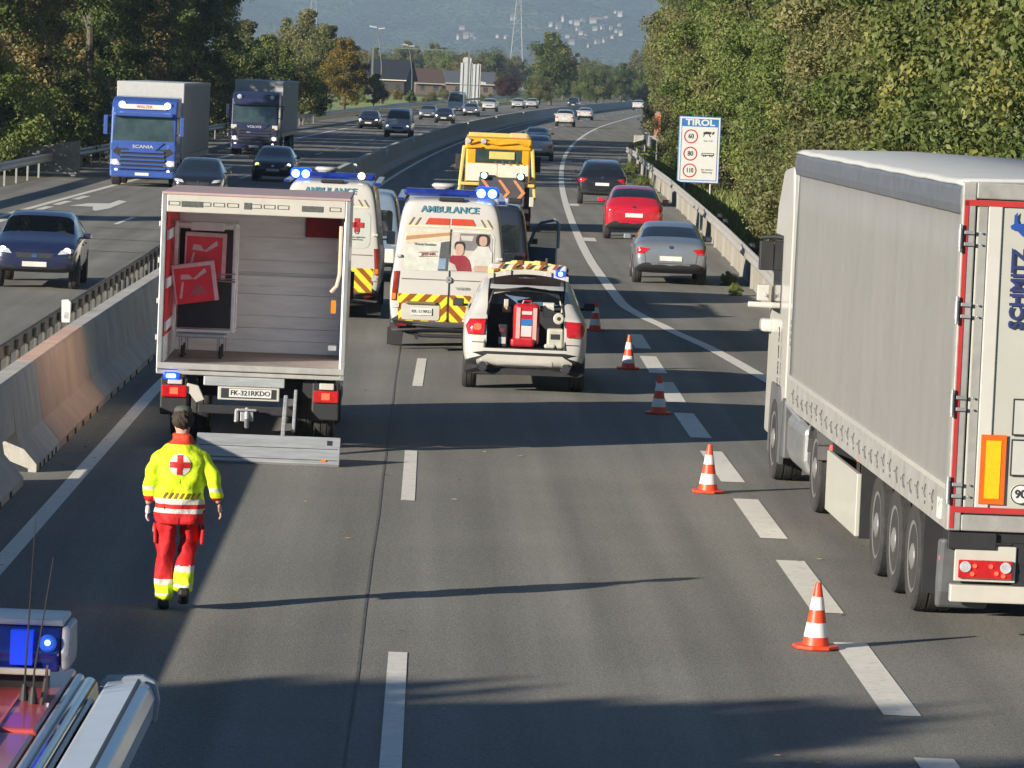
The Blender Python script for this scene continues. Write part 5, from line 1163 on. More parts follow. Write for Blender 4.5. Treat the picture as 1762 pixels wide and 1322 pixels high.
# ------------------------------------------------------------------ traffic cones
cone_o = mat('cone_orange', (0.75, 0.07, 0.02), .45, var=.12, scale=8, dirt=.05); cone_w = mat('cone_white', (.74, .73, .70), .4, var=.06, dirt=.1)
def cone(first=[None]):
    t = thing('traffic_cone', '', 'traffic cone')
    H = .56; rb, rt = .115, .025
    def r_(z): return rb + (rt - rb) * (z - .03) / (H - .03)
    for z0, z1, m in ((.03, .10, cone_o), (.10, .22, cone_w), (.22, .33, cone_o), (.33, .44, cone_w), (.44, H, cone_o)):
        nm = 'orange_band' if m is cone_o else 'white_band'
        e = MB().lathe([(r_(z0) + (.002 if m is cone_w else 0), z0), (r_(z1) + (.002 if m is cone_w else 0), z1)], n=24).build(nm, m, t); smooth_by_angle(e.data, 50)
    b = MB()
    N = 8
    b.prism([(.20 * math.cos(2 * math.pi * (i + .5) / N) * 1.0, .20 * math.sin(2 * math.pi * (i + .5) / N)) for i in range(N)], 0, .03, 'z')
    b.build('base', cone_o, t, bevel=.008)
    return t
cn = cone()
CN = [(3.42, 35.55, 'orange and white traffic cone beside the rear wheels of the white lorry, the nearest one', 8), (3.36, 48.85, 'second nearest traffic cone, level with the white lorry cab', -5), (3.38, 60.2, 'traffic cone standing in the band of shadow beyond the lorry cab', 20), (3.36, 69.3, 'sunlit traffic cone to the right of the open emergency car', 0), (3.20, 79.6, 'small shaded traffic cone just right of the open emergency car roof', 12)]
for i, (x, y, lb, a) in enumerate(CN):
    if i == 0: cn.location = (x, y, .005); cn['label'] = lb; cn.rotation_euler = (0, 0, R(a)); cn['group'] = 'traffic cones closing the lane'
    else: dup(cn, (x, y, .005), R(a), lb)
# ------------------------------------------------------------------ signs
t = thing('information_sign', 'white and blue speed limit sign with three red rings on two posts by the trees', 'road sign', (9.93, 171, 0), 0)
W_, Z0, Z1 = 1.70, .70, 3.40
MB().box(0, W_, 0, .05, Z0, Z1).build('panel', sign_blue, t, bevel=.02)
pf = MB().box(.035, W_ - .035, -.004, .0, Z0 + .035, Z1 - .035).build('panel_border', sign_white, t)
MB().box(.10, W_ - .10, -.008, -.005, Z0 + .10, Z1 - .10).build('panel_line', sign_blue, t)
MB().box(.13, W_ - .13, -.012, -.009, Z0 + .13, 2.98).build('panel_face', sign_white, t)
text('lettering', 'TIROL', .34, sign_white, t, (W_ / 2, -.014, 3.14), bold=.012, sx=1.25)
for zc, s in ((2.58, '60'), (1.88, '80'), (1.20, '110')):
    rg = MB(); N = 32
    for i in range(N):
        a, b = 2 * math.pi * i / N, 2 * math.pi * (i + 1) / N
        rg.poly([(.50 + r_ * math.cos(q), -.015, zc + r_ * math.sin(q)) for r_, q in ((.285, a), (.285, b), (.235, b), (.235, a))])
    rg.build('red_ring', sign_red, t); text('lettering', s, .26, ink, t, (.50, -.016, zc), bold=.006, sx=.9 if len(s) < 3 else .75)
pk = MB()
pk.prism([(.98, 2.68), (1.30, 2.70), (1.34, 2.78), (1.10, 2.80), (1.0, 2.76)], -.016, -.012, 'y').prism([(1.05, 2.70), (1.08, 2.70), (1.0, 2.58), (.97, 2.60)], -.0165, -.012, 'y').prism([(1.2, 2.70), (1.24, 2.70), (1.30, 2.58), (1.27, 2.57)], -.0165, -.012, 'y').prism([(1.34, 2.66), (1.44, 2.72), (1.44, 2.80), (1.36, 2.78)], -.0165, -.012, 'y')
pk.prism([(.95, 1.82), (1.46, 1.82), (1.46, 1.93), (.95, 1.93)], -.016, -.012, 'y').build('pictogram', ink, t)
MB().box(.98, 1.43, -.019, -.017, 1.86, 1.90).build('pictogram_window', sign_white, t)
wh = MB()
for x in (1.04, 1.12, 1.30, 1.38): wh.lathe([(.028, -.017), (.028, -.012)], (x, 0, 1.80), 'y', 10)
wh.build('pictogram_wheel', ink, t)
text('lettering', 'über 3,5t', .10, ink, t, (1.20, -.014, 2.42)); text('lettering', 'bei starker\nBelastung', .11, ink, t, (1.20, -.014, 1.20))
for x in (.30, 1.38): MB().tube([(x, .09, -.1), (x, .09, 3.2)], .045, 10).build('post', steel, t)
t = thing('marker_sign', 'narrow orange marker sign beside the road before the bend', 'road sign', (12.0, 230, 0)); MB().box(0, .36, 0, .03, 1.75, 3.0).build('panel', mat('faded_orange', (.60, .26, .13), .5, var=.15), t, bevel=.01)
MB().prism([(.10, 2.2), (.26, 2.2), (.20, 2.6), (.28, 2.85), (.12, 2.85), (.16, 2.5)], -.008, -.002, 'y').build('symbol', mat('deep_orange', (.40, .12, .05), .5), t); MB().box(.15, .21, .04, .08, -.05, 2.9).box(.08, .28, -.001, .02, 3.01, 3.10).build('post', steel, t)
t = thing('sign_backs', 'pair of tall pale sign panels seen from behind across the road', 'road sign', (3.85, 690, -2.53)); t.scale = (1.533, 1.533, 1.533)
bw = mat('sign_back', (.55, .56, .55), .45, .3, var=.08)
for x0, x1, z0, z1 in ((.1, 1.35, 1.8, 5.85), (1.42, 2.25, 1.8, 5.75)):
    MB().box(x0, x1, 0, .08, z0, z1).box(x0 + .2, x0 + .26, -.1, 0, z0, z1).box(x1 - .26, x1 - .2, -.1, 0, z0, z1).build('panel', bw, t)
    MB().box(x0, x1, -.12, -.1, 3.5, 3.56).build('cross_rail', steel, t)
MB().prism([(.35, 5.87), (1.2, 5.87), (1.25, 6.3), (1.05, 6.45), (.45, 6.42), (.3, 6.2)], 0, .06, 'y').build('top_panel', bw, t); MB().prism([(2.3, 3.6), (2.9, 3.55), (2.85, 3.85), (2.3, 3.95)], 0, .06, 'y').build('arrow_panel', bw, t)
for x in (.35, 1.2, 2.05): MB().tube([(x, .15, -.1), (x, .15, 5.8)], .07, 8).build('post', steel, t)
t = thing('gantry', 'thin grey sign gantry spanning the far road in front of the trees', 'gantry', (-10, 655, 0))
MB().box(0, 15.2, -.15, .15, 8.1, 8.26).build('beam', mat('gantry_grey', (.13, .15, .14), .5), t); MB().box(0, .3, -.15, .15, -.1, 8.0).build('post', MATS['gantry_grey'], t); MB().box(14.9, 15.2, -.15, .15, -.1, 8.0).build('post', MATS['gantry_grey'], t)
for lx, ly, h, lb in ((-8.35, 500, 9.7, 'tall curved street lamp standing left of the dark roofed house'), (-5.5, 640, 8.6, 'second street lamp rising behind the dark roofed house')):
    t = thing('street_lamp', lb, 'street lamp', (lx, ly, 0)); MB().tube([(2.0, 0, -.1), (1.9, 0, h * .55), (1.5, 0, h * .85), (1.1, 0, h)], .055, 8).build('pole', MATS['gantry_grey'], t)
    MB().obox((.75, 0, h + .05), (.9, .3, .14), (0, .15, 0)).build('lamp_head', bw, t); MB().obox((1.75, 0, h - .1), (.8, .3, .12), (0, -.1, 0)).build('lamp_head', bw, t)
# ------------------------------------------------------------------ houses
dark_roof = mat('dark_roof', (.012, .014, .020), .6, var=.2); wall_w = mat('house_wall', (.15, .11, .085), .8, var=.15); wood = mat('dark_wood', (.035, .028, .022), .8, var=.3); tile = mat('brown_tile', (.09, .055, .042), .8, var=.2); roofgrey = mat('grey_roof', (.09, .10, .115), .6)
def house(name, lbl, cat, x, y, w, d, hw_, hr, rz, roof, wall, wins=3, ridge='x', over=.6):
    t = thing(name, lbl, cat, (x, y, -.05), R(rz))
    MB().box(-w / 2, w / 2, -d / 2, d / 2, 0, hw_).build('wall', wall, t)
    r_ = MB()
    r_.prism([(-d / 2 - over, hw_ - .15), (0, hr), (d / 2 + over, hw_ - .15), (d / 2 + over, hw_ + .1), (0, hr + .3), (-d / 2 - over, hw_ + .1)], -w / 2 - over, w / 2 + over, 'x')
    r_.prism([(-d / 2 + .01, hw_), (0, hr - .02), (d / 2 - .01, hw_)], -w / 2 + .05, w / 2 - .05, 'x')
    r_.build('roof', roof, t)
    for i in range(wins):
        xx = -w / 2 + w * (i + .5) / wins
        MB().box(xx - .45, xx + .45, -d / 2 - .03, -d / 2, hw_ * .35, hw_ * .75).build('window', glass, t)
    MB().box(-w / 2 - over, w / 2 + over, -d / 2 - over - .08, -d / 2 - over, hw_ - .16, hw_ + .02).build('eaves_board', mat('eaves_beige', (.55, .48, .36), .6), t)
    return t
house('house', 'house with steep dark roof left of the pale sign panels', 'house', -8.9, 842, 7.6, 8, 2.9, 6.6, -14, dark_roof, wood, 3)
house('barn', 'long low barn with grey roof behind the pale sign panels', 'barn', 4.5, 905, 15, 9, 2.6, 4.9, 3, roofgrey, wall_w, 5)
house('house', 'brown tiled house between the dark roof and the barn', 'house', -2.0, 880, 5.5, 8, 2.4, 5.1, 10, tile, wall_w, 2)
house('shed', 'small pale building behind the yellow tree trunk', 'shed', -16.5, 840, 9, 6, 1.4, 2.6, 0, tile, wall_w, 3)
for i, (x, w) in enumerate(((-10, 6), (-3, 5), (3, 7), (11, 5))):
    pass
hedge_m = mat('dry_reed', (.22, .17, .10), .9, var=.3, scale=2, col2=(.30, .22, .14), bump=1, bscale=3)
# ------------------------------------------------------------------ hill with its houses
def hill():
    xs = np.linspace(-2600, 3000, 150); ys = np.linspace(5200, 8600, 90); mb = MB()
    def z(x, y):
        t_ = (y - 5300) / 3300
        s_ = max(0, t_)
        return -20 + 300 * (s_ ** .85) * (1 + .12 * math.sin(x * .0021 + 1.3) + .07 * math.sin(x * .006 + y * .002)) + 14 * math.sin(x * .013 + y * .004) * min(1, s_ * 4) + 7 * math.sin(x * .037 + y * .021) * min(1, s_ * 4)
    for y in ys:
        for x in xs: mb.v.append((x, y, z(x, y)))
    n = len(xs)
    for j in range(len(ys) - 1):
        for i in range(n - 1): mb.f.append((j * n + i, j * n + i + 1, (j + 1) * n + i + 1, (j + 1) * n + i)); mb.m.append(0)
    m = mat('hill_forest', (.004, .014, .008), .95, var=.6, scale=.085, col2=(.075, .115, .070), bump=1.0, bscale=.10)
    n_ = m.node_tree.nodes; l_ = m.node_tree.links; b_ = n_['Principled BSDF']; big = n_.new('ShaderNodeTexNoise'); big.inputs['Scale'].default_value = .007; big.inputs['Detail'].default_value = 6; l_.new(n_['Texture Coordinate'].outputs['Object'], big.inputs['Vector'])
    rb_ = n_.new('ShaderNodeValToRGB'); rb_.color_ramp.elements[0].position = .38; rb_.color_ramp.elements[0].color = (.25, .3, .3, 1); rb_.color_ramp.elements[1].position = .62; rb_.color_ramp.elements[1].color = (1.25, 1.5, 1.25, 1); l_.new(big.outputs[0], rb_.inputs[0])
    mu = n_.new('ShaderNodeMixRGB'); mu.blend_type = 'MULTIPLY'; mu.inputs[0].default_value = 1; l_.new(b_.inputs['Base Color'].links[0].from_socket, mu.inputs[1]); l_.new(rb_.outputs[0], mu.inputs[2]); l_.new(mu.outputs[0], b_.inputs['Base Color'])
    nb = [q for q in m.node_tree.nodes if q.type == 'BUMP'][0]; nb.inputs['Distance'].default_value = 25
    o = tag(mb.build('hill', m, smooth=True), kind='structure')
    return z
hz = hill()
hs_ = random.Random(11)
hw_m = mat('village_wall', (.34, .33, .31), .8, var=.05); hr_m = mat('village_roof', (.16, .10, .08), .8, var=.3)
def vhouse():
    w, d, h = 1, 1, 1
    b = MB().box(-.5, .5, -.4, .4, -.6, .62).mesh('wall', hw_m); r_ = MB().prism([(-.52, .36), (0, 1.0), (.52, .36)], -.58, .58, 'x').mesh('roof', hr_m)
    return b, r_
vb, vr = vhouse()
pix = [(32, 62), (38, 51), (46, 53), (51, 50), (30, 49), (80, 53), (90, 52), (101, 82), (100, 77), (168, 79), (176, 76), (184, 74), (192, 77), (205, 78), (214, 80), (222, 83), (234, 92), (241, 88), (229, 70), (236, 66), (160, 66), (172, 56), (180, 57), (190, 61), (196, 59), (208, 68), (218, 70), (212, 50), (222, 52), (178, 48), (201, 46), (167, 44), (240, 75), (186, 67), (150, 70), (232, 57), (243, 62)]
for i, (x, z) in enumerate(pix):
    ang = (z - 4.75) / 5600
    yy = 5300
    while yy < 8000 and hz(x * yy / 5600, yy) < 4.75 + ang * yy: yy += 4
    xx = x * yy / 5600; s = hs_.uniform(3.4, 6.2); s = s * (1.4 if i in (1, 8, 14) else 1)
    t = thing('village_house', 'small white house among many on the hazy wooded hillside', 'house', (xx, yy, hz(xx, yy) + s * .35), R(hs_.uniform(-40, 40)), 'white houses on the hillside')
    t.scale = (s * hs_.uniform(.9, 1.6), s, s * hs_.uniform(.8, 1.2)); link('wall', vb, t); link('roof', vr, t)
def pylon(x, y, H, lbl):
    t = thing('pylon', lbl, 'pylon', (x, y, 0)); m = mat('pylon_steel', (.30, .33, .34), .6, .3); mb = MB()
    for sx in (-1, 1):
        for sy in (-1, 1): mb.tube([(sx * 2.6, sy * 2.6, 0), (sx * .5, sy * .5, H)], .13, 4)
    z = 0
    while z < H - 3:
        a = 2.6 - 2.1 * z / H; b = 2.6 - 2.1 * (z + 3) / H
        mb.tube([(-a, -a, z), (b, -b, z + 3)], .07, 4).tube([(a, -a, z), (-b, -b, z + 3)], .07, 4); z += 3
    mb.build('mast', m, t)
    for k, z in enumerate((H * .62, H * .76, H * .9)):
        w = (8, 6.5, 5)[k]; MB().tube([(-w, 0, z), (w, 0, z)], .12, 4).tube([(-w, 0, z), (0, 0, z + 1.4), (w, 0, z)], .08, 4).build('cross_arm', m, t)
pylon(26.5, 1400, 33, 'lattice electricity pylon in front of the hill, right of the centre')
pylon(-44, 1500, 32, 'lattice electricity pylon in front of the hill, above the left trees')
# ------------------------------------------------------------------ traffic
navy = mat('navy_paint', (.012, .017, .055), .3, coat=1, var=.1); black_p = mat('black_paint', (.010, .011, .014), .3, coat=1, var=.1); red_p = mat('car_red', (.45, .010, .025), .3, coat=1, var=.08)
silver_p = mat('silver_paint', (.30, .33, .36), .32, .6, coat=.7, var=.05); grey_p = mat('grey_paint', (.20, .22, .24), .32, .5, coat=.7); blue_p = mat('lorry_blue', (.035, .085, .32), .35, coat=.6, var=.1); dkblue_p = mat('lorry_dark_blue', (.018, .025, .07), .35, coat=.6)
wcar = mat('car_white', (.50, .49, .45), .3, coat=.8, var=.03)
see = bpy.data.materials.new('clear_windscreen'); see.use_nodes = True
_n = see.node_tree.nodes; _l = see.node_tree.links; _b = _n['Principled BSDF']; _b.inputs['Base Color'].default_value = (.01, .015, .015, 1); _b.inputs['Roughness'].default_value = .04
_nz = _n.new('ShaderNodeTexNoise'); _nz.inputs['Scale'].default_value = 2.0; _rp = _n.new('ShaderNodeValToRGB'); _rp.color_ramp.elements[0].color = (.62, .70, .66, 1); _rp.color_ramp.elements[1].color = (.80, .86, .82, 1); _l.new(_nz.outputs[0], _rp.inputs[0])
_t = _n.new('ShaderNodeBsdfTransparent'); _l.new(_rp.outputs[0], _t.inputs[0]); _x = _n.new('ShaderNodeMixShader'); _x.inputs[0].default_value = .72
_l.new(_b.outputs[0], _x.inputs[1]); _l.new(_t.outputs[0], _x.inputs[2]); _l.new(_x.outputs[0], _n['Material Output'].inputs[0])
nc, _q = car('suv', navy, 'dark blue hatchback with lit headlights on the near lane at the left', 'car', 'oncoming_car', 'us', (-8.05, 88.0, 0), R(1.5), lights_on=True, windshield=see)
nc.scale = (.95, .95, .92)
for s_ in (-.40, .40):
    st_ = MB().box(s_ - .24, s_ + .24, -.28, -.12, .62, 1.12).box(s_ - .24, s_ + .24, -.2, .28, .50, .64).box(s_ - .12, s_ + .12, -.25, -.16, 1.12, 1.32)
    st_.build('seat', mat('seat_cloth', (.10, .10, .11), .8), nc, bevel=.04)
MB().box(-.70, .70, .55, .95, .80, .96).build('dashboard', black_trim, nc, bevel=.06)
MB().lathe([(.17, .0), (.19, .012), (.17, .024)], (-.40, .46, .88), 'y', 20).build('steering_wheel', black_trim, nc)
MB().box(-.85, .85, -1.6, 1.0, .34, .38).build('cabin_floor', black_trim, nc)
car('sedan', silver_p, 'silver saloon with one lit rear lamp beside the guardrail', 'car', 'silver_car', loc=(5.72, 100.7, 0), rz=R(-1.5), plate=True)
rc_, _q = car('hatch', red_p, 'red hatchback following the black car along the guardrail', 'car', 'red_car', loc=(6.12, 127.4, 0), rz=R(-1.8)); rc_.scale = (1, 1, 1.08)
cb_, _b = car('suv', black_p, 'black sport utility car ahead of the red hatchback', 'car', 'black_car', loc=(6.52, 161.5, 0), rz=R(-2), rail=True)
car('hatch', black_p, 'black hatchback half hidden behind the roof of the box truck', 'car', 'oncoming_car', 'us', (-7.95, 146, 0), R(0), windshield=glass)
car('sedan', black_p, 'black saloon with a yellow headlight in front of the dark lorry', 'car', 'oncoming_car', 'us', (-6.45, 174.6, 0), R(-1), lights_on=True, warm=True)
car('van', mat('van_silver', (.34, .37, .40), .35, .3, coat=.6), 'silver van with lit headlights coming round the bend beside the barrier', 'van', 'oncoming_van', 'us', (-2.45, 302, 0), head(302), lights_on=True)
car('hatch', black_p, 'dark hatchback in the outer lane left of the silver van', 'car', 'oncoming_car', 'us', (-5.1, 338, 0), head(338), lights_on=True)
car('hatch', grey_p, 'light grey car behind the silver van', 'car', 'oncoming_car', 'us', (-.55, 418, 0), head(418))
car('hatch', black_p, 'dark car close to the barrier behind the silver van', 'car', 'oncoming_car', 'us', (1.0, 396, 0), head(396), lights_on=True)
car('panel_van', wcar, 'white tall van in front of the pale sign panels', 'van', 'oncoming_van', 'us', (2.55, 486, 0), head(486))
car('hatch', grey_p, 'dark grey car just right of the white tall van', 'car', 'oncoming_car', 'us', (4.1, 470, 0), head(470), lights_on=True)
car('suv', wcar, 'white car right of the pale sign panels', 'car', 'oncoming_car', 'us', (7.1, 540, 0), head(540))
far = [('hatch', wcar, 12.0, 606, 'white car left of a second white car on the far bend'), ('hatch', wcar, 14.4, 625, 'second white car on the far bend'), ('suv', black_p, 21.7, 660, 'dark car beyond the far barrier, level with the white pick-up'), ('suv', black_p, 37.2, 830, 'dark car where the barrier fades, the left one of two'), ('suv', silver_p, 43.5, 880, 'silver car at the far end of the road beside the dark one')]
for k, p, x, y, lb in far: car(k, p, lb, 'car', 'oncoming_car', 'us', (x, y, 0), head(y))
car('suv', wcar, 'white pick-up shaped car driving away in front of the far bend', 'car', 'white_car', loc=(12.65, 407, 0), rz=head(407))
car('sedan', wcar, 'white saloon driving away right of the white pick-up shaped car', 'car', 'white_car', loc=(17.2, 481, 0), rz=head(481))
car('suv', wcar, 'white car farthest away at the end of the curved white line', 'car', 'white_car', loc=(32.3, 669, 0), rz=head(669))
car('sedan', grey_p, 'grey saloon just right of the yellow recovery truck', 'car', 'grey_car', loc=(5.98, 240, 0), rz=head(240))
car('sedan', silver_p, 'light silver car ahead of the grey saloon', 'car', 'silver_car', loc=(6.85, 278, 0), rz=head(278))
lorry('blue lorry with silver trailer and lit lamps coming towards the camera', blue_p, curtain_mat('curtain_silver', (.30, .31, .31)), roof_tarp, (-10.85, 158.5, 0), R(-1.2), 'WALZER', 'SCANIA')
lorry('dark blue lorry with pale roof following the blue lorry', dkblue_p, curtain_mat('curtain_pale', (.36, .37, .35)), roof_tarp, (-9.35, 221, 0), R(-1.6), '', 'VOLVO', grey_front=True, marks=((-.25, 1.15, .12, .02), (.3, 1.2, .1, .02), (0, .98, .18, .015)))
# dark minivan with open door
mv, _ = car('van', mat('police_dark', (.02, .025, .04), .3, coat=.8), 'dark minivan with its right front door open in front of the ambulance', 'van', 'minivan', loc=(1.20, 90.5, 0), rz=R(-1), plate=False, brake=False)
db = MB(); 
db.add([(0, 0, .45), (.62, -.45, .45), (.62, -.45, 1.12), (0, 0, 1.12)], [(0, 1, 2, 3)])
dm = mat('door_blue_grey', (.26, .31, .38), .3, .2, coat=.7)
dr = db.build('door', dm, mv, loc=(.93, -.3, 0)); sd = dr.modifiers.new('s', 'SOLIDIFY'); sd.thickness = .06
MB().tube([(.0, 0, 1.12), (.12, -.06, 1.45), (.26, -.18, 1.64), (.56, -.42, 1.72), (.63, -.46, 1.62), (.63, -.46, 1.12)], .035, 6).build('door_frame', dm, dr)
MB().add([(.03, .0, 1.12), (.61, -.44, 1.12), (.61, -.44, 1.66), (.27, -.17, 1.60), (.11, -.05, 1.42)], [(0, 1, 2, 3, 4)]).build('door_window', see, dr)
MB().obox((.5, -.3, 1.0), (.22, .06, .05)).build('armrest', cream_paint, dr)
MB().obox((.0, -1.9, 2.12), (1.3, .28, .10)).build('light_bar', mat('bar_pale', (.42, .46, .62), .3), mv, bevel=.03)
MB().obox((.60, -2.0, 2.12), (.3, .3, .11)).build('beacon', black_trim, mv, bevel=.03)
v2, _ = car('van', mat('pale_blue_paint', (.20, .26, .33), .3, .2, coat=.7), 'pale blue grey van with a dark rear window squeezed between the two ambulances', 'van', 'pale_van', loc=(-1.55, 96.5, 0), rz=R(0), plate=False)
# ------------------------------------------------------------------ people
def skinned(nodes, edges, name, mats, sub=2, root=None):
    me = bpy.data.meshes.new(name); ks = list(nodes); ix = {k: i for i, k in enumerate(ks)}
    me.from_pydata([nodes[k][0] for k in ks], [(ix[a], ix[b]) for a, b in edges], [])
    def mods(o):
        s = o.modifiers.new('k', 'SKIN'); s.use_smooth_shade = True; s.branch_smoothing = .6
        for i, k in enumerate(ks):
            r_ = nodes[k][1]; o.data.skin_vertices[0].data[i].radius = r_ if isinstance(r_, tuple) else (r_, r_)
            o.data.skin_vertices[0].data[i].use_root = (k == (root or ks[0]))
        u = o.modifiers.new('s', 'SUBSURF'); u.levels = sub; u.render_levels = sub
    if not me.skin_vertices:
        o = bpy.data.objects.new('t', me); COL.objects.link(o); bpy.context.view_layer.objects.active = o; o.select_set(True)
        bpy.ops.object.modifier_add(type='SKIN'); o.modifiers.clear(); o.select_set(False); me = o.data.copy(); bpy.data.objects.remove(o)
    out = evaluated(me, mods); out.materials.clear()
    for m in mats: out.materials.append(m)
    out.shade_smooth(); out.name = name
    return out
def join_meshes(ms, name):
    bm = bmesh.new()
    for m in ms: bm.from_mesh(m)
    out = ms[0].copy(); bm.to_mesh(out); bm.free(); out.name = name; out.shade_smooth(); return out
def finger_set(wr, dirn, side, curl=.5):
    """palm and fingers as skinned chains; wr wrist, dirn unit vector of the forearm, side +1 for a right hand."""
    out = []; d = Vector(dirn).normalized(); inw = Vector((-side, 0, 0)); fw = Vector((0, 1, 0)); fw = (fw - d * fw.dot(d)).normalized(); inw = d.cross(fw).normalized() * (1 if d.cross(fw).x * -side > 0 else -1)
    w = Vector(wr)
    nodes = {'w': (tuple(w), (.022, .018)), 'p': (tuple(w + d * .05), (.015, .028)), 'q': (tuple(w + d * .085), (.013, .030))}
    out.append(skinned(nodes, [('w', 'p'), ('p', 'q')], 'palm', [skin], 2, 'w'))
    for i, (o, L) in enumerate(((.027, .068), (.009, .078), (-.010, .072), (-.028, .056))):
        a = w + d * .075 + fw * o; b = a + d * (L * .45) + fw * o * .15; c_ = b + d * (L * .30) + inw * L * curl * .35; e = c_ + d * (L * .18) + inw * L * curl * .40
        out.append(skinned({'a': (tuple(a), .010), 'b': (tuple(b), .009), 'c': (tuple(c_), .0085), 'e': (tuple(e), .007)}, [('a', 'b'), ('b', 'c'), ('c', 'e')], 'f', [skin], 1))
    a = w + d * .025 + fw * .022; b = a + d * .035 + fw * .030 + inw * .012; c_ = b + d * .03 + fw * .008 + inw * .012
    out.append(skinned({'a': (tuple(a), .012), 'b': (tuple(b), .0105), 'c': (tuple(c_), .008)}, [('a', 'b'), ('b', 'c')], 'th', [skin], 1))
    return out
def zmat(name, stops, rough=.75, var=.0):
    """Bands of colour along the garment's height (stops: (z, colour)), surface pattern of the cloth."""
    m = bpy.data.materials.new(name); m.use_nodes = True; n = m.node_tree.nodes; l = m.node_tree.links; b = n['Principled BSDF']; b.inputs['Roughness'].default_value = rough
    tc = n.new('ShaderNodeTexCoord'); sp = n.new('ShaderNodeSeparateXYZ'); l.new(tc.outputs['Object'], sp.inputs[0])
    dv = n.new('ShaderNodeMath'); dv.operation = 'DIVIDE'; dv.inputs[1].default_value = 2.0; l.new(sp.outputs['Z'], dv.inputs[0])
    cr = n.new('ShaderNodeValToRGB'); cr.color_ramp.interpolation = 'CONSTANT'; l.new(dv.outputs[0], cr.inputs[0])
    e = cr.color_ramp.elements
    while len(e) > 1: e.remove(e[-1])
    e[0].position = 0; e[0].color = (*stops[0][1], 1)
    for z, c_ in stops[1:]: q = e.new(z / 2); q.color = (*c_, 1)
    nz = n.new('ShaderNodeTexNoise'); nz.inputs['Scale'].default_value = 9; nz.inputs['Detail'].default_value = 5; l.new(tc.outputs['Object'], nz.inputs['Vector'])
    bp = n.new('ShaderNodeBump'); bp.inputs['Strength'].default_value = .9; bp.inputs['Distance'].default_value = .03; l.new(nz.outputs[0], bp.inputs['Height']); l.new(bp.outputs[0], b.inputs['Normal'])
    n2 = n.new('ShaderNodeTexNoise'); n2.inputs['Scale'].default_value = 14; l.new(tc.outputs['Object'], n2.inputs['Vector'])
    r2 = n.new('ShaderNodeValToRGB'); r2.color_ramp.elements[0].color = (.78, .78, .78, 1); r2.color_ramp.elements[0].position = .3; r2.color_ramp.elements[1].position = .6; l.new(n2.outputs[0], r2.inputs[0])
    mx = n.new('ShaderNodeMixRGB'); mx.blend_type = 'MULTIPLY'; mx.inputs[0].default_value = 1; l.new(cr.outputs[0], mx.inputs[1]); l.new(r2.outputs[0], mx.inputs[2]); l.new(mx.outputs[0], b.inputs['Base Color'])
    return m
HY, HR_, HW, HO = (.66, .86, .012), (.55, .008, .012), (.62, .60, .54), (.62, .05, .01)
jacket_m = zmat('hi_vis_jacket', [(0, HR_), (.845, HW), (.885, HR_), (.925, HW), (.975, HY), (1.445, HO)])
sleeve_stops = jacket_m
trouser_m = zmat('red_trousers', [(0, HY), (.12, HW), (.14, HY), (.215, HW), (.265, HR_)])
hair_m = mat('dark_curly_hair', (.035, .022, .014), .7, var=.6, scale=30, bump=1.0, bscale=60)
shoe_m = mat('black_boot', (.014, .014, .015), .5, var=.3)
hair_cap = mat('grey_green_cap', (.07, .08, .065), .8)
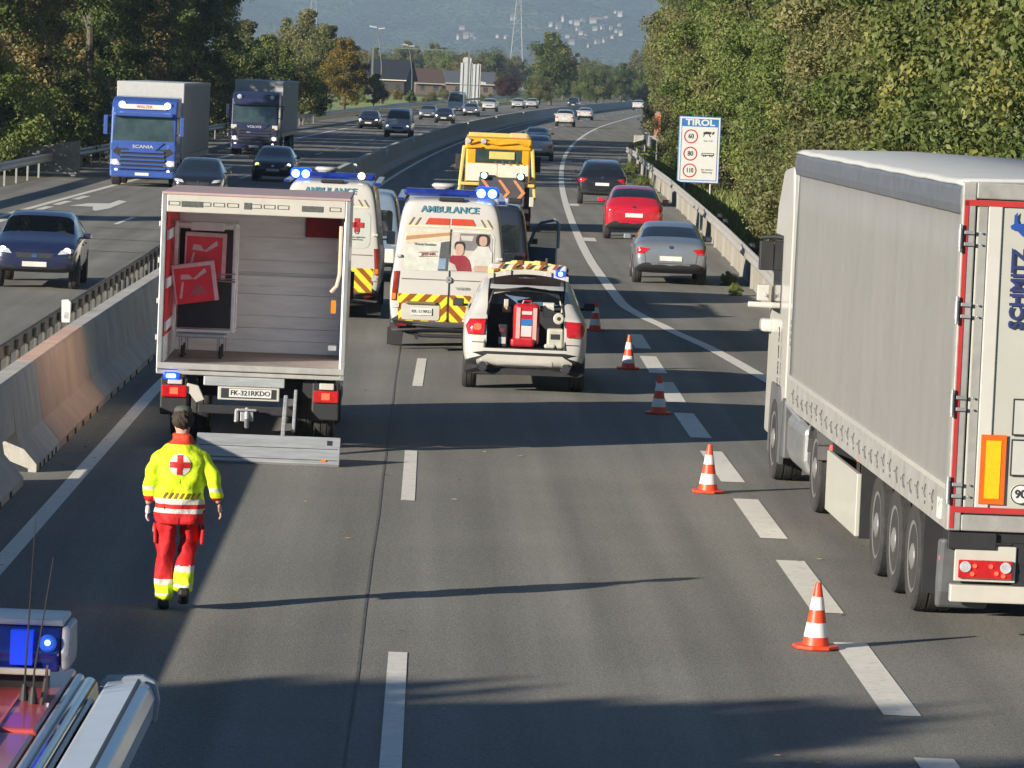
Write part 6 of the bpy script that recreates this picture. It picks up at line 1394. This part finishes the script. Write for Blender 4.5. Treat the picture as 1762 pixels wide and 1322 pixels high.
def paramedic():
    t = thing('person', 'paramedic walking away in yellow and red suit with a red cross on the back', 'person', (-2.07, 36.5, 0), R(3))
    H = {'pel': ((0, 0, .93), (.12, .09)), 'sp': ((0, .005, 1.10), (.12, .09)), 'ch': ((0, -.01, 1.26), (.14, .095)), 'sh': ((0, .0, 1.40), (.09, .07)), 'nk': ((0, .015, 1.49), .055), 'hb': ((0, .03, 1.56), (.068, .078)), 'hm': ((0, .035, 1.635), (.074, .09)), 'ht': ((0, .03, 1.70), (.062, .075)),
         'lh': ((-.10, 0, .88), .095), 'lk': ((-.105, .05, .50), .062), 'la': ((-.10, -.01, .10), .045), 'lt': ((-.115, .13, .035), (.04, .03)),
         'rh': ((.10, 0, .88), .095), 'rk': ((.075, .15, .54), .062), 'ra': ((.055, -.12, .20), .045), 'rt': ((.065, .0, .10), (.04, .03)),
         'ls': ((-.165, -.005, 1.36), .045), 'le': ((-.25, -.03, 1.13), .036), 'lw': ((-.275, .02, .90), .028),
         'rs': ((.165, -.005, 1.36), .045), 're': ((.285, -.04, 1.14), .036), 'rw': ((.335, .01, .93), .028),
         'no': ((0, .135, 1.615), (.012, .016)), 'le_': ((-.078, .02, 1.615), (.010, .022)), 're_': ((.078, .02, 1.615), (.010, .022))}
    E = [('pel', 'sp'), ('sp', 'ch'), ('ch', 'sh'), ('sh', 'nk'), ('nk', 'hb'), ('hb', 'hm'), ('hm', 'ht'), ('hm', 'no'), ('hm', 'le_'), ('hm', 're_')]
    for s in 'lr': E += [('pel', s + 'h'), (s + 'h', s + 'k'), (s + 'k', s + 'a'), (s + 'a', s + 't'), ('sh', s + 's'), (s + 's', s + 'e'), (s + 'e', s + 'w')]
    glove = mat('pale_glove', (.62, .62, .66), .5)
    body = skinned(H, E, 'body', [skin], 2, 'pel')
    b = link('body', body, t)
    for s, sd in (('l', -1), ('r', 1)):
        w = Vector(H[s + 'w'][0]); e = Vector(H[s + 'e'][0]); hm = join_meshes(finger_set(w, w - e, sd, .55), 'hand'); hm.materials.clear(); hm.materials.append(glove if s == 'l' else skin); link('hand', hm, t)
    Jl = {'l0': ((-.12, -.005, 1.34), .065), 'l1': ((-.180, -.005, 1.345), .078), 'l2': ((-.228, -.02, 1.24), .080), 'l3': ((-.25, -.03, 1.12), .074), 'l4': ((-.265, 0, 1.0), .066), 'l5': ((-.276, .018, .925), .058)}
    Jr = {'r0': ((.12, -.005, 1.34), .065), 'r1': ((.180, -.005, 1.345), .078), 'r2': ((.238, -.03, 1.24), .080), 'r3': ((.29, -.04, 1.12), .074), 'r4': ((.315, -.015, 1.02), .066), 'r5': ((.33, .005, .955), .058)}
    JM = [jacket_m, mat('hi_vis_yellow', HY, .75, bump=.8, bscale=9, var=.2, scale=12), mat('reflective_white', HW, .5, var=.15), mat('suit_red', HR_, .7, bump=.6, bscale=9)]
    tb = MB(); N = 40; zs_ = [(.745, .205, .155, 0), (.76, .216, .166, 0), (.80, .22, .17, 0), (.86, .216, .166, 0), (.93, .212, .162, 0), (1.0, .206, .156, 0), (1.08, .204, .152, 0), (1.16, .207, .152, -.004), (1.24, .212, .152, -.01), (1.31, .214, .146, -.012), (1.37, .200, .13, -.01), (1.41, .168, .105, -.005), (1.455, .105, .092, .004), (1.485, .086, .086, .012), (1.515, .084, .088, .018), (1.54, .088, .094, .022)]
    for z, rx, ry, oy in zs_:
        for i in range(N):
            q = 2 * math.pi * i / N; cq, sq = math.cos(q), math.sin(q)
            k = .007 * math.sin(z * 34 + 3 * math.sin(q * 2) + q * 3) + .005 * math.sin(z * 61 + q * 7)
            tb.v.append((math.copysign(abs(cq) ** .85, cq) * (rx + k), math.copysign(abs(sq) ** .85, sq) * (ry + k) + oy, z))
    for j in range(len(zs_) - 1):
        for i in range(N): tb.f.append((j * N + i, j * N + (i + 1) % N, (j + 1) * N + (i + 1) % N, (j + 1) * N + i)); tb.m.append(0)
    tb.f.append(tuple(range(N))[::-1]); tb.m.append(0); e_ = (len(zs_) - 1) * N; tb.f.append(tuple(range(e_, e_ + N))); tb.m.append(0)
    def sb(o):
        u = o.modifiers.new('s', 'SUBSURF'); u.levels = 2; u.render_levels = 2
    torso = evaluated(tb.mesh('torso', JM), sb)
    sl_ = [skinned(J_, [(a_, b_) for a_, b_ in zip(list(J_), list(J_)[1:])], 'sleeve', JM, 2) for J_ in (Jl, Jr)]
    jm = join_meshes([torso] + sl_, 'jacket')
    def rm(o):
        r_ = o.modifiers.new('r', 'REMESH'); r_.mode = 'VOXEL'; r_.voxel_size = .011
        k_ = o.modifiers.new('k', 'SMOOTH'); k_.iterations = 9; k_.factor = .6
    jm = evaluated(jm, rm); jm.materials.clear(); jm.name = 'jacket'; jm.shade_smooth()
    for q_ in JM: jm.materials.append(q_)
    for p in jm.polygons:
        c_ = p.center
        if abs(c_.x) > .235 and c_.z < 1.37: p.material_index = 1 if c_.z > 1.02 or (c_.z > .975) else 3
        if abs(c_.x) > .225 and 1.04 < c_.z < 1.075: p.material_index = 2
        if abs(c_.x) > .235 and c_.z < .985: p.material_index = 3
    # cloth folds
    rs = np.random.RandomState(4)
    for v in jm.vertices:
        k = math.sin(v.co.z * 38 + v.co.x * 22 + 2 * math.sin(v.co.y * 17)) * .006 + math.sin(v.co.z * 15 - v.co.x * 31) * .004
        v.co.x += k * (1 if v.co.x > 0 else -1); v.co.y += k * (1 if v.co.y > 0 else -1)
    j = link('jacket', jm, t); jb = bvh_of(jm)
    cm_ = patch(jb, [(.095 * math.cos(a) - .01, 1.275 + .095 * math.sin(a)) for a in [2 * math.pi * i / 24 for i in range(24)]], 'rear', name='round_patch', mats=mat('patch_pale', (.60, .60, .50), .5, var=.1), parent=j, off=.006)
    for q in ([(-.10, 1.25), (.08, 1.25), (.08, 1.30), (-.10, 1.30)], [(-.035, 1.19), (.015, 1.19), (.015, 1.36), (-.035, 1.36)]): patch(jb, dense(q, 3), 'rear', name='red_cross', mats=mat('cross_red', (.50, .02, .02), .5), parent=cm_, off=.010)
    for k in range(7):
        x = -.155 + k * .048; patch(jb, dense([(x, .98), (x + .022, .98), (x + .05, 1.03), (x + .028, 1.03)], 2), 'rear', name='hem_stripe', mats=mat('stripe_brown', (.22, .10, .015), .6), parent=j, off=.006, rings=1)
    T = {'p': ((0, .0, .85), (.12, .09)), 'lh': ((-.10, 0, .82), .108), 'lm': ((-.112, .02, .66), .098), 'lk': ((-.115, .045, .50), .088), 'lc': ((-.112, .02, .30), .083), 'lx': ((-.108, -.005, .16), .090), 'la': ((-.108, .0, .06), .098),
         'rh': ((.10, .01, .82), .108), 'rm': ((.095, .085, .68), .098), 'rk': ((.078, .14, .54), .088), 'rc': ((.066, .03, .38), .085), 'rx': ((.056, -.07, .24), .090), 'ra': ((.054, -.10, .15), .098)}
    tm = skinned(T, [('p', 'lh'), ('lh', 'lm'), ('lm', 'lk'), ('lk', 'lc'), ('lc', 'lx'), ('lx', 'la'), ('p', 'rh'), ('rh', 'rm'), ('rm', 'rk'), ('rk', 'rc'), ('rc', 'rx'), ('rx', 'ra')], 'trousers', [trouser_m, mat('suit_red', HR_, .7), mat('hi_vis_yellow', HY, .75), mat('reflective_white', HW, .5)], 3, 'p')
    for p in tm.polygons:
        c_ = p.center
        if c_.x > -.025 and c_.z < .5: p.material_index = 3 if .335 < c_.z < .385 else (2 if c_.z < .335 else 1)
        if c_.x > -.025 and .21 < c_.z < .235: p.material_index = 3
    for v in tm.vertices:
        k = math.sin(v.co.z * 31 + v.co.x * 26 + 2 * math.sin(v.co.y * 19 + v.co.z * 9)) * .006 + math.sin(v.co.z * 13 - v.co.x * 41) * .006
        v.co.y += k * 1.5; v.co.x += k
    tr = link('trousers', tm, t)
    for s in (-1, 1): MB().obox((s * .205, .02, .66), (.03, .14, .17), (0, s * .06, 0)).build('cargo_pocket', MATS['suit_red'], tr, bevel=.012)
    MB().obox((-.223, .0, .70), (.006, .05, .05)).build('pocket_badge', MATS['reflective_white'], tr)
    for s, x, y, z, rx in ((-1, -.112, .05, .05, 0), (1, .06, -.05, .125, -.42)):
        MB().obox((x, y, z), (.10, .28, .085), (rx, 0, 0)).obox((x, y - .05, z + .05), (.095, .13, .10), (rx, 0, 0)).build('boot', shoe_m, t, bevel=.03, seg=3)
    hm = MB(); rh = random.Random(5)
    hv = bmesh.new(); bmesh.ops.create_icosphere(hv, subdivisions=4, radius=1)
    for v in hv.verts:
        d = v.co.copy(); r_ = 1 + .10 * math.sin(d.x * 13 + d.z * 9) * math.sin(d.y * 11 + 2) + rh.uniform(-.05, .05)
        v.co = Vector((d.x * .094 * r_, d.y * .110 * r_ + .018, d.z * .096 * r_ + 1.660))
    me = bpy.data.meshes.new('hair'); 
    bmesh.ops.delete(hv, geom=[v for v in hv.verts if v.co.y > .09 and v.co.z < 1.69], context='VERTS'); hv.to_mesh(me); hv.free(); me.materials.append(hair_m); me.shade_smooth()
    h = link('hair', me, t)
    MB().lathe([(.080, 1.715), (.078, 1.745), (.055, 1.768), (.02, 1.775)], (0, .03, 0), 'z', 18).build('cap', hair_cap, t, smooth=True)
    pass
    return t
paramedic()
def bystander(lbl, x, y, coat, helmet, hcol):
    t = thing('person', lbl, 'person', (x, y, 0), R(20))
    H = {'pel': ((0, 0, .93), (.15, .11)), 'ch': ((0, 0, 1.28), (.18, .12)), 'sh': ((0, 0, 1.42), (.12, .09)), 'nk': ((0, .01, 1.49), .055), 'hb': ((0, .03, 1.57), (.07, .08)), 'ht': ((0, .03, 1.68), (.07, .08)), 'no': ((0, .13, 1.61), .012),
         'ls': ((-.19, 0, 1.40), .07), 'le': ((-.26, 0, 1.12), .055), 'lw': ((-.25, .08, .88), .04), 'rs': ((.19, 0, 1.40), .07), 're': ((.26, 0, 1.12), .055), 'rw': ((.25, .08, .88), .04),
         'lk': ((-.1, .03, .5), .075), 'la': ((-.1, 0, .1), .06), 'lt': ((-.1, .12, .04), .04), 'rk': ((.1, .0, .5), .075), 'ra': ((.1, -.04, .1), .06), 'rt': ((.1, .08, .04), .04)}
    E = [('pel', 'ch'), ('ch', 'sh'), ('sh', 'nk'), ('nk', 'hb'), ('hb', 'ht'), ('hb', 'no')]
    for s in 'lr': E += [('sh', s + 's'), (s + 's', s + 'e'), (s + 'e', s + 'w'), ('pel', s + 'k'), (s + 'k', s + 'a'), (s + 'a', s + 't')]
    bm_ = skinned(H, E, 'body', [skin, coat], 2, 'pel')
    for p in bm_.polygons: p.material_index = 0 if (p.center.z > 1.49 or (abs(p.center.x) > .22 and p.center.z < .92)) else 1
    link('body', bm_, t)
    MB().lathe([(.115, 1.64), (.118, 1.70), (.10, 1.76), (.05, 1.80), (.01, 1.81)], (0, .02, 0), 'z', 18).build('helmet' if helmet else 'hair', hcol, t, smooth=True)
bystander('person in a pale helmet behind the box truck roof, the left one of two', -3.72, 100, mat('coat_dark', (.05, .06, .08), .8), True, mat('helmet_cream', (.75, .70, .55), .35, coat=.5))
bystander('bare headed person behind the box truck roof, the right one of two', -3.42, 100.3, mat('coat_rust', (.45, .12, .06), .8), False, hair_m)
def sitter(lbl, x, y, z, coat, hairc):
    t = thing('person', lbl, 'person', (x, y, z), math.pi)
    H = {'pel': ((0, 0, 0), (.15, .12)), 'ch': ((0, -.05, .32), (.18, .12)), 'sh': ((0, -.05, .46), (.12, .08)), 'nk': ((0, -.04, .53), .055), 'hb': ((0, -.02, .62), (.07, .08)), 'ht': ((0, -.02, .72), (.068, .08)), 'no': ((0, .075, .65), .012),
         'ls': ((-.18, -.05, .44), .065), 'le': ((-.24, .08, .22), .05), 'lw': ((-.14, .30, .28), .035), 'rs': ((.18, -.05, .44), .065), 're': ((.24, .08, .22), .05), 'rw': ((.14, .30, .28), .035), 'lk': ((-.12, .45, .06), .08), 'rk': ((.12, .45, .06), .08)}
    E = [('pel', 'ch'), ('ch', 'sh'), ('sh', 'nk'), ('nk', 'hb'), ('hb', 'ht'), ('hb', 'no'), ('sh', 'ls'), ('ls', 'le'), ('le', 'lw'), ('sh', 'rs'), ('rs', 're'), ('re', 'rw'), ('pel', 'lk'), ('pel', 'rk')]
    b_ = skinned(H, E, 'body', [skin, coat], 2, 'pel')
    for p in b_.polygons: p.material_index = 0 if (p.center.z > .535 or p.center.y > .24 and p.center.z > .2) else 1
    link('body', b_, t); MB().lathe([(.085, .64), (.092, .70), (.075, .76), (.03, .79)], (0, -.045, 0), 'z', 16).build('hair', hairc, t, smooth=True)
sitter('driver in dark clothes behind the windscreen of the near dark blue car', -7.70, 88.15, .60, mat('coat_dark', (.05, .06, .08), .8), hair_m)
sitter('passenger in cream clothes behind the windscreen of the near dark blue car', -8.42, 88.15, .60, mat('cloth_cream', (.70, .62, .42), .8), mat('fair_hair', (.30, .20, .10), .8))
# ------------------------------------------------------------------ trees and shrubs
def leaf_mat(name, cols, trans=.35):
    m = bpy.data.materials.new(name); m.use_nodes = True; n = m.node_tree.nodes; l = m.node_tree.links; b = n['Principled BSDF']; b.inputs['Roughness'].default_value = .55; b.inputs['Specular IOR Level'].default_value = .35
    g_ = n.new('ShaderNodeNewGeometry'); oi = n.new('ShaderNodeObjectInfo'); tc = n.new('ShaderNodeTexCoord')
    nz = n.new('ShaderNodeTexNoise'); nz.inputs['Scale'].default_value = .55; nz.inputs['Detail'].default_value = 3; l.new(g_.outputs['Position'], nz.inputs['Vector'])
    at_ = n.new('ShaderNodeAttribute'); at_.attribute_name = 'lr'
    a1 = n.new('ShaderNodeMath'); a1.operation = 'MULTIPLY_ADD'; a1.inputs[1].default_value = .42; l.new(at_.outputs['Fac'], a1.inputs[0]); a1.inputs[1].default_value = .62; l.new(nz.outputs[0], a1.inputs[2])
    a2 = n.new('ShaderNodeMath'); a2.operation = 'MULTIPLY_ADD'; a2.inputs[1].default_value = .22; l.new(oi.outputs['Random'], a2.inputs[0]); l.new(a1.outputs[0], a2.inputs[2])
    a3 = n.new('ShaderNodeMath'); a3.operation = 'SUBTRACT'; a3.inputs[1].default_value = .32; l.new(a2.outputs[0], a3.inputs[0])
    cr = n.new('ShaderNodeValToRGB'); e = cr.color_ramp.elements
    e[0].position = .05; e[0].color = (*cols[0], 1); e[1].position = .95; e[1].color = (*cols[-1], 1)
    for i, c_ in enumerate(cols[1:-1]): q = e.new(.05 + .9 * (i + 1) / (len(cols) - 1)); q.color = (*c_, 1)
    l.new(a3.outputs[0], cr.inputs[0]); l.new(cr.outputs[0], b.inputs['Base Color'])
    tr = n.new('ShaderNodeBsdfTranslucent'); l.new(cr.outputs[0], tr.inputs[0]); mx = n.new('ShaderNodeMixShader'); mx.inputs[0].default_value = trans
    l.new(b.outputs[0], mx.inputs[1]); l.new(tr.outputs[0], mx.inputs[2]); l.new(mx.outputs[0], n['Material Output'].inputs[0])
    return m
G1 = leaf_mat('leaf_green', [(0.029, 0.049, 0.011), (0.077, 0.112, 0.025), (0.146, 0.176, 0.047), (0.292, 0.274, 0.075)])
G2 = leaf_mat('leaf_olive', [(0.032, 0.050, 0.014), (0.085, 0.106, 0.030), (0.160, 0.168, 0.055), (0.270, 0.246, 0.100)])
G3 = leaf_mat('leaf_yellow', [(.07, .07, .012), (.15, .12, .018), (.27, .19, .025), (.36, .24, .035)])
G4 = leaf_mat('leaf_rust', [(0.025, 0.040, 0.012), (0.103, 0.088, 0.029), (0.218, 0.175, 0.066), (0.414, 0.350, 0.144)])
G5 = leaf_mat('leaf_dark', [(0.018, 0.038, 0.012), (0.049, 0.084, 0.024), (0.111, 0.155, 0.038), (0.234, 0.257, 0.072)])
G6 = leaf_mat('leaf_bright', [(0.054, 0.086, 0.018), (0.117, 0.162, 0.032), (0.180, 0.219, 0.054), (0.288, 0.304, 0.090)])
G7 = leaf_mat('leaf_maroon', [(.03, .012, .010), (.07, .025, .02), (.11, .045, .03)])
bark = mat('bark', (.10, .085, .065), .9, var=.3, scale=8, bump=.5)
def crown_mesh(seed, rx, rz, zc, n, size, clumps, low=.0, spread=.34, name='crown'):
    la = .36 if n > 30000 else .16
    rs = np.random.RandomState(seed)
    u = rs.normal(size=(clumps, 3)); u /= np.linalg.norm(u, axis=1)[:, None]
    rad = rs.uniform(.35, 1.0, clumps) ** .6
    lump = 1 + la * np.sin(u[:, 0] * 5 + seed) * np.cos(u[:, 1] * 4 + seed * 2) + rs.uniform(-.12, .12, clumps)
    cc = u * (rad * lump)[:, None] * np.array([rx, rx, rz]) + np.array([0, 0, zc])
    cr_ = rs.uniform(.40, 1.15, clumps) * spread * rx
    ci = rs.randint(0, clumps, n)
    v = rs.normal(size=(n, 3)); v /= np.linalg.norm(v, axis=1)[:, None]
    rr_ = rs.uniform(0, 1, n) ** .45
    p = cc[ci] + v * (rr_ * cr_[ci])[:, None] * np.array([1, 1, .75])
    p[:, 2] = np.maximum(p[:, 2], low + rs.uniform(0, .3, n))
    ax = v * .7 + rs.normal(size=(n, 3)) * .6; ax[:, 2] += .25; ax /= np.linalg.norm(ax, axis=1)[:, None]     # leaf normal
    t = rs.normal(size=(n, 3)); t -= ax * (t * ax).sum(1)[:, None]; t /= np.linalg.norm(t, axis=1)[:, None]; b = np.cross(ax, t)
    s = size * rs.uniform(.6, 1.35, n)[:, None]
    q = np.empty((n, 4, 3)); q[:, 0] = p - t * s; q[:, 1] = p + b * s * .55 + ax * s * .12; q[:, 2] = p + t * s; q[:, 3] = p - b * s * .55 + ax * s * .12
    me = bpy.data.meshes.new(name); me.vertices.add(4 * n); me.vertices.foreach_set('co', q.reshape(-1).astype('f'))
    me.loops.add(4 * n); me.loops.foreach_set('vertex_index', np.arange(4 * n, dtype='i')); me.polygons.add(n); me.polygons.foreach_set('loop_start', np.arange(0, 4 * n, 4, dtype='i'))
    me.update(calc_edges=True)
    a = me.attributes.new('lr', 'FLOAT', 'FACE'); cl = rs.uniform(0, 1, clumps); a.data.foreach_set('value', (cl[ci] * .6 + rs.uniform(0, .4, n)).astype('f'))
    return me, cc
def trunk_mesh(seed, h, r, targets):
    rs = random.Random(seed); mb = MB(); mb.tube([(0, 0, -.1), (.05 * h * .1, .0, h * .3), (-.02 * h, .02 * h, h * .6), (0, 0, h * .9)], [r, r * .8, r * .55, r * .15], 8, cap=False)
    for k in range(14):
        c_ = targets[rs.randrange(len(targets))]; z0 = rs.uniform(.18, .6) * h
        if c_[2] > z0: mb.tube([(0, 0, z0), (c_[0] * .5, c_[1] * .5, z0 + (c_[2] - z0) * .6), tuple(c_)], [r * .38, r * .22, r * .06], 5, cap=False)
    return mb.mesh('trunk', bark)
PROTO = {}
def proto(key, seed, rx, rz, zc, n, size, clumps, h, r, low=.0, spread=.34):
    me, cc = crown_mesh(seed, rx, rz, zc, n, size, clumps, low, spread); PROTO[key] = (me, trunk_mesh(seed, h, r, cc), {})
proto('tall_a', 1, 2.9, 4.6, 5.4, 52000, .072, 110, 9, .22, .4, .30)
proto('dense', 9, 3.0, 4.0, 5.0, 26000, .30, 60, 8, .22, .0, .50)  # extra thick crown, shaped for the added shadow casting trees
proto('tall_b', 2, 2.6, 5.0, 5.6, 52000, .072, 100, 9.5, .22, .3, .32)
proto('bush_a', 3, 1.6, 1.5, 1.4, 16000, .06, 60, 2.4, .06, .0, .36)
proto('bush_b', 4, 1.8, 1.9, 1.8, 18000, .065, 70, 3, .07, .0, .36)
proto('far_a', 5, 3.1, 4.0, 5.4, 26000, .13, 90, 9, .28, 1.0, .40)
proto('far_b', 6, 3.5, 3.4, 4.4, 26000, .13, 90, 8, .28, .6, .40)
proto('small', 7, 1.3, 1.5, 2.2, 6000, .11, 40, 3.2, .07, .9, .38)
def tree(key, leaf, x, y, s, rz, lbl, name='tree', cat='tree', sz=None, group=None):
    me, tk, cache = PROTO[key]
    if leaf.name not in cache:
        m2 = me.copy() if cache else me; m2.materials.clear(); m2.materials.append(leaf); cache[leaf.name] = m2
    t = thing(name, lbl, cat, (x, y, -.05), R(rz), group); t.scale = (s, s, sz or s)
    link('crown', cache[leaf.name], t); link('trunk', tk, t)
    return t
rt = random.Random(21)
# right side: first row of shrubs, then two rows of trees
lab_sh = 'leafy green shrub in the dense hedge behind the right guardrail'
y = 64
while y < 330:
    off = 9.6 + rt.uniform(0, .8) if y < 170 else 10.2 + rt.uniform(0, .8)
    if 120 < y < 176: off = 12.4 if y > 145 else 11.2
    if 228 < y < 310: off += 3.0
    tree(rt.choice(['bush_a', 'bush_b']), rt.choice([G1, G2, G6, G2]), cs(y) + off, y, rt.uniform(.6, .85) * (1 + y / 600), rt.uniform(0, 360), lab_sh, 'shrub', 'shrub', group='shrubs in the right hedge'); y += rt.uniform(1.8, 3.0) * (1 + y / 300)
lab_tr = 'tall green tree in the dense row behind the right guardrail'
y = 60
while y < 420:
    off = 12.0 + rt.uniform(-.3, .8) + (2.2 if 225 < y < 310 else 0) + (1.6 if 128 < y < 172 else 0); lf = G1 if y < 105 else rt.choice([G1, G2, G2, G6])
    if 118 < y < 150: lf = G4 if rt.random() < .3 else G2
    lab_tr = 'tall %s tree in the dense row %s' % ({'leaf_green': 'green', 'leaf_olive': 'olive brown', 'leaf_bright': 'bright green', 'leaf_rust': 'rusty brown'}[lf.name], 'rising above the white lorry' if y < 100 else 'above the silver and red cars' if y < 150 else 'around the speed limit sign' if y < 210 else 'beyond the speed limit sign')
    tree(rt.choice(['tall_a', 'tall_b']), lf, cs(y) + off, y, rt.uniform(.80, 1.2), rt.uniform(0, 360), lab_tr, group='tall trees behind the right guardrail')
    y += rt.uniform(3.2, 4.6) * (1 + y / 500)
lab_tr = 'tall green tree in the second row behind the right hedge'
y = 66
while y < 460:
    tree(rt.choice(['tall_a', 'tall_b']), rt.choice([G1, G5, G1]), cs(y) + 17 + rt.uniform(0, 2), y, rt.uniform(1.1, 1.4), rt.uniform(0, 360), lab_tr, group='tall trees behind the right guardrail'); y += rt.uniform(6, 9)
# left forest
lab_lf = 'dark autumn tree in the thick wood behind the far guardrail'
for y, x, s, lf in [(166, -20.2, 1.25, G4), (175, -20.5, 1.4, G1), (184, -19.6, 1.3, G4), (194, -19.4, 1.35, G4), (205, -24.0, 1.5, G5), (216, -24, 1.5, G1), (228, -18.6, 1.4, G5), (240, -18.4, 1.35, G4), (252, -18.2, 1.4, G5), (265, -18.0, 1.45, G5), (278, -17.6, 1.5, G5), (290, -17.3, 1.5, G5), (250, -24, 1.7, G5), (276, -23.5, 1.6, G5), (292, -22.5, 1.6, G5)]:
    tree(rt.choice(['tall_a', 'tall_b']), lf, x, y, s, rt.uniform(0, 360), lab_lf, group='trees of the left wood')
for y, x, s, lf in [(167, -17.4, 1.25, G6), (171, -17.6, 1.4, G6), (178, -17.1, 1.0, G5), (184, -16.9, 1.2, G1), (190, -16.8, 1.3, G1), (198, -16.6, 1.1, G2), (208, -16.4, 1.3, G4), (219, -16.3, 1.2, G3), (230, -16.2, 1.3, G4), (243, -16.0, 1.2, G2), (257, -15.9, 1.4, G5), (272, -15.6, 1.4, G2), (288, -15.2, 1.4, G5)]:
    tree(rt.choice(['bush_a', 'bush_b']), lf, x, y, s, rt.uniform(0, 360), 'leafy shrub in front of the left wood', 'shrub', 'shrub', group='shrubs along the far guardrail')
for x, y, k, lf, s, lb in [(-14.6, 318, 'far_a', G1, .66, 'green brown tree at the right end of the left wood'), (-13.2, 335, 'far_a', G5, .72, 'dark green rounded tree behind the dark lorry'), (-12.4, 345, 'far_b', G2, .74, 'olive tree between the dark tree and the yellow tree'), (-16.5, 360, 'far_a', G2, .85, 'pale brown tree rising behind the dark lorry'), (-11.0, 352, 'far_b', G5, .60, 'low dark tree touching the guardrail right of the dark lorry'),
                        (-9.9, 462, 'far_a', G3, .80, 'bright yellow autumn tree left of the dark roofed house'), (-12.2, 470, 'far_a', G2, .95, 'tall mixed green tree behind the yellow tree'), (-6.9, 478, 'small', G5, 1.15, 'small dark round tree on the meadow'), (-15.5, 500, 'far_a', G2, 1.15, 'tall thin leaved tree against the hill at the left'), (-3.2, 560, 'small', G5, .6, 'small dark tree in front of the brown house'),
                        (19.2, 705, 'far_a', G1, 1.22, 'large rounded green tree right of the red bush'), (17.2, 695, 'far_b', G2, .62, 'lower olive tree in front of the large rounded tree'), (13.4, 790, 'far_b', G7, .62, 'dark red bush left of the large rounded tree')]:
    tree(k, lf, x, y, s, rt.uniform(0, 360), lb)
for i in range(60):
    y = rt.uniform(960, 1300); x = -75 + 190 * (i + rt.random()) / 60
    tree(rt.choice(['far_a', 'far_b']), rt.choice([G1, G2, G6, G4, G2]), x, y, rt.uniform(.95, 1.45), rt.uniform(0, 360), 'hazy tree in the distant tree line below the hill', group='distant tree line')
for i in range(22):
    y = rt.uniform(800, 900); x = 26 + 30 * i / 22 + rt.uniform(-1, 1)
    tree(rt.choice(['far_a', 'far_b']), rt.choice([G1, G2, G5]), x, y, rt.uniform(.55, .9), rt.uniform(0, 360), 'small tree standing where the road bends away', group='trees at the bend')
for i in range(26):
    y = rt.uniform(560, 800); x = -11 + .045 * (y - 560) + rt.uniform(-3, 12)
    tree('bush_a' , rt.choice([G2, G3, G6, G2]), x if x < cs(y) - 24 else cs(y) - 26, y, rt.uniform(.35, .6), rt.uniform(0, 360), 'low bush beyond the far guardrail in the distance', 'shrub', 'shrub', group='low bushes beyond the far road')
# unseen trees added outside the frame to throw the shadow bands over the road
for k_, x, y, s, lf in [('dense', -21, 18.9, .66, G5), ('dense', -21, 14.2, .92, G5), ('dense', -21, 10.4, 1.0, G5), ('dense', -21, 6.0, 1.05, G5), ('far_a', -21, 0.0, 1.05, G5), ('far_b', -22, -5, 1.1, G5), ('small', -30, 110, 2.4, G5)]:
    tree(k_, lf, x, y, s, rt.uniform(0, 360), 'tall tree beyond the far carriageway', group='tall trees left of the frame')
# verge grass tufts
def tufts():
    rs = np.random.RandomState(9); n = 26000; ys_ = rs.uniform(62, 330, n) ** 1.0; V = np.empty((n, 3, 3)); k = np.array([cs(v) for v in np.linspace(60, 332, 300)])
    cx_ = np.interp(ys_, np.linspace(60, 332, 300), k); x = cx_ + 8.1 + rs.uniform(0, 1, n) ** 1.5 * 3.2
    x = np.where((ys_ < 112), np.maximum(x, 8.6), x)
    h = rs.uniform(.08, .38, n); w = rs.uniform(.01, .03, n) * (1 + ys_ / 120); a = rs.uniform(0, 6.28, n)
    V[:, 0] = np.stack([x - w * np.cos(a), ys_ - w * np.sin(a), x * 0 - .01], 1); V[:, 1] = np.stack([x + w * np.cos(a), ys_ + w * np.sin(a), x * 0 - .01], 1); V[:, 2] = np.stack([x + rs.normal(0, .08, n), ys_ + rs.normal(0, .08, n), h], 1)
    me = bpy.data.meshes.new('grass'); me.vertices.add(3 * n); me.vertices.foreach_set('co', V.reshape(-1).astype('f')); me.loops.add(3 * n); me.loops.foreach_set('vertex_index', np.arange(3 * n, dtype='i')); me.polygons.add(n); me.polygons.foreach_set('loop_start', np.arange(0, 3 * n, 3, dtype='i')); me.update(calc_edges=True)
    at_ = me.attributes.new('lr', 'FLOAT', 'FACE'); at_.data.foreach_set('value', rs.uniform(0, 1, n).astype('f')); me.materials.append(G6)
    o = link('grass', me); tag(o, 'rough grass growing along the verge behind the right guardrail', 'grass', kind='stuff')
tufts()
for i, (x, y, s, lf) in enumerate([(6.95, 95.0, .11, G6), (7.1, 99.5, .13, G1), (7.85, 124, .14, G6), (9.0, 180, .26, G6), (9.6, 204, .3, G6)]):
    tree('bush_a', lf, x, y, s, i * 50, 'small weed tuft growing at the foot of the right guardrail', 'weed', 'plant', group='weeds at the guardrail foot')
# ------------------------------------------------------------------ haze
hzm = bpy.data.materials.new('haze'); hzm.use_nodes = True; n = hzm.node_tree.nodes; n.clear(); vo = n.new('ShaderNodeVolumePrincipled'); om = n.new('ShaderNodeOutputMaterial')
vo.inputs['Density'].default_value = .00012; vo.inputs['Color'].default_value = (.58, .78, 1.0, 1); vo.inputs['Anisotropy'].default_value = .1; hzm.node_tree.links.new(vo.outputs[0], om.inputs['Volume'])
o = MB().box(-8800, 8800, -250, 9500, -24, 400).build('haze', hzm); tag(o, 'pale haze over the valley', 'haze', kind='stuff')
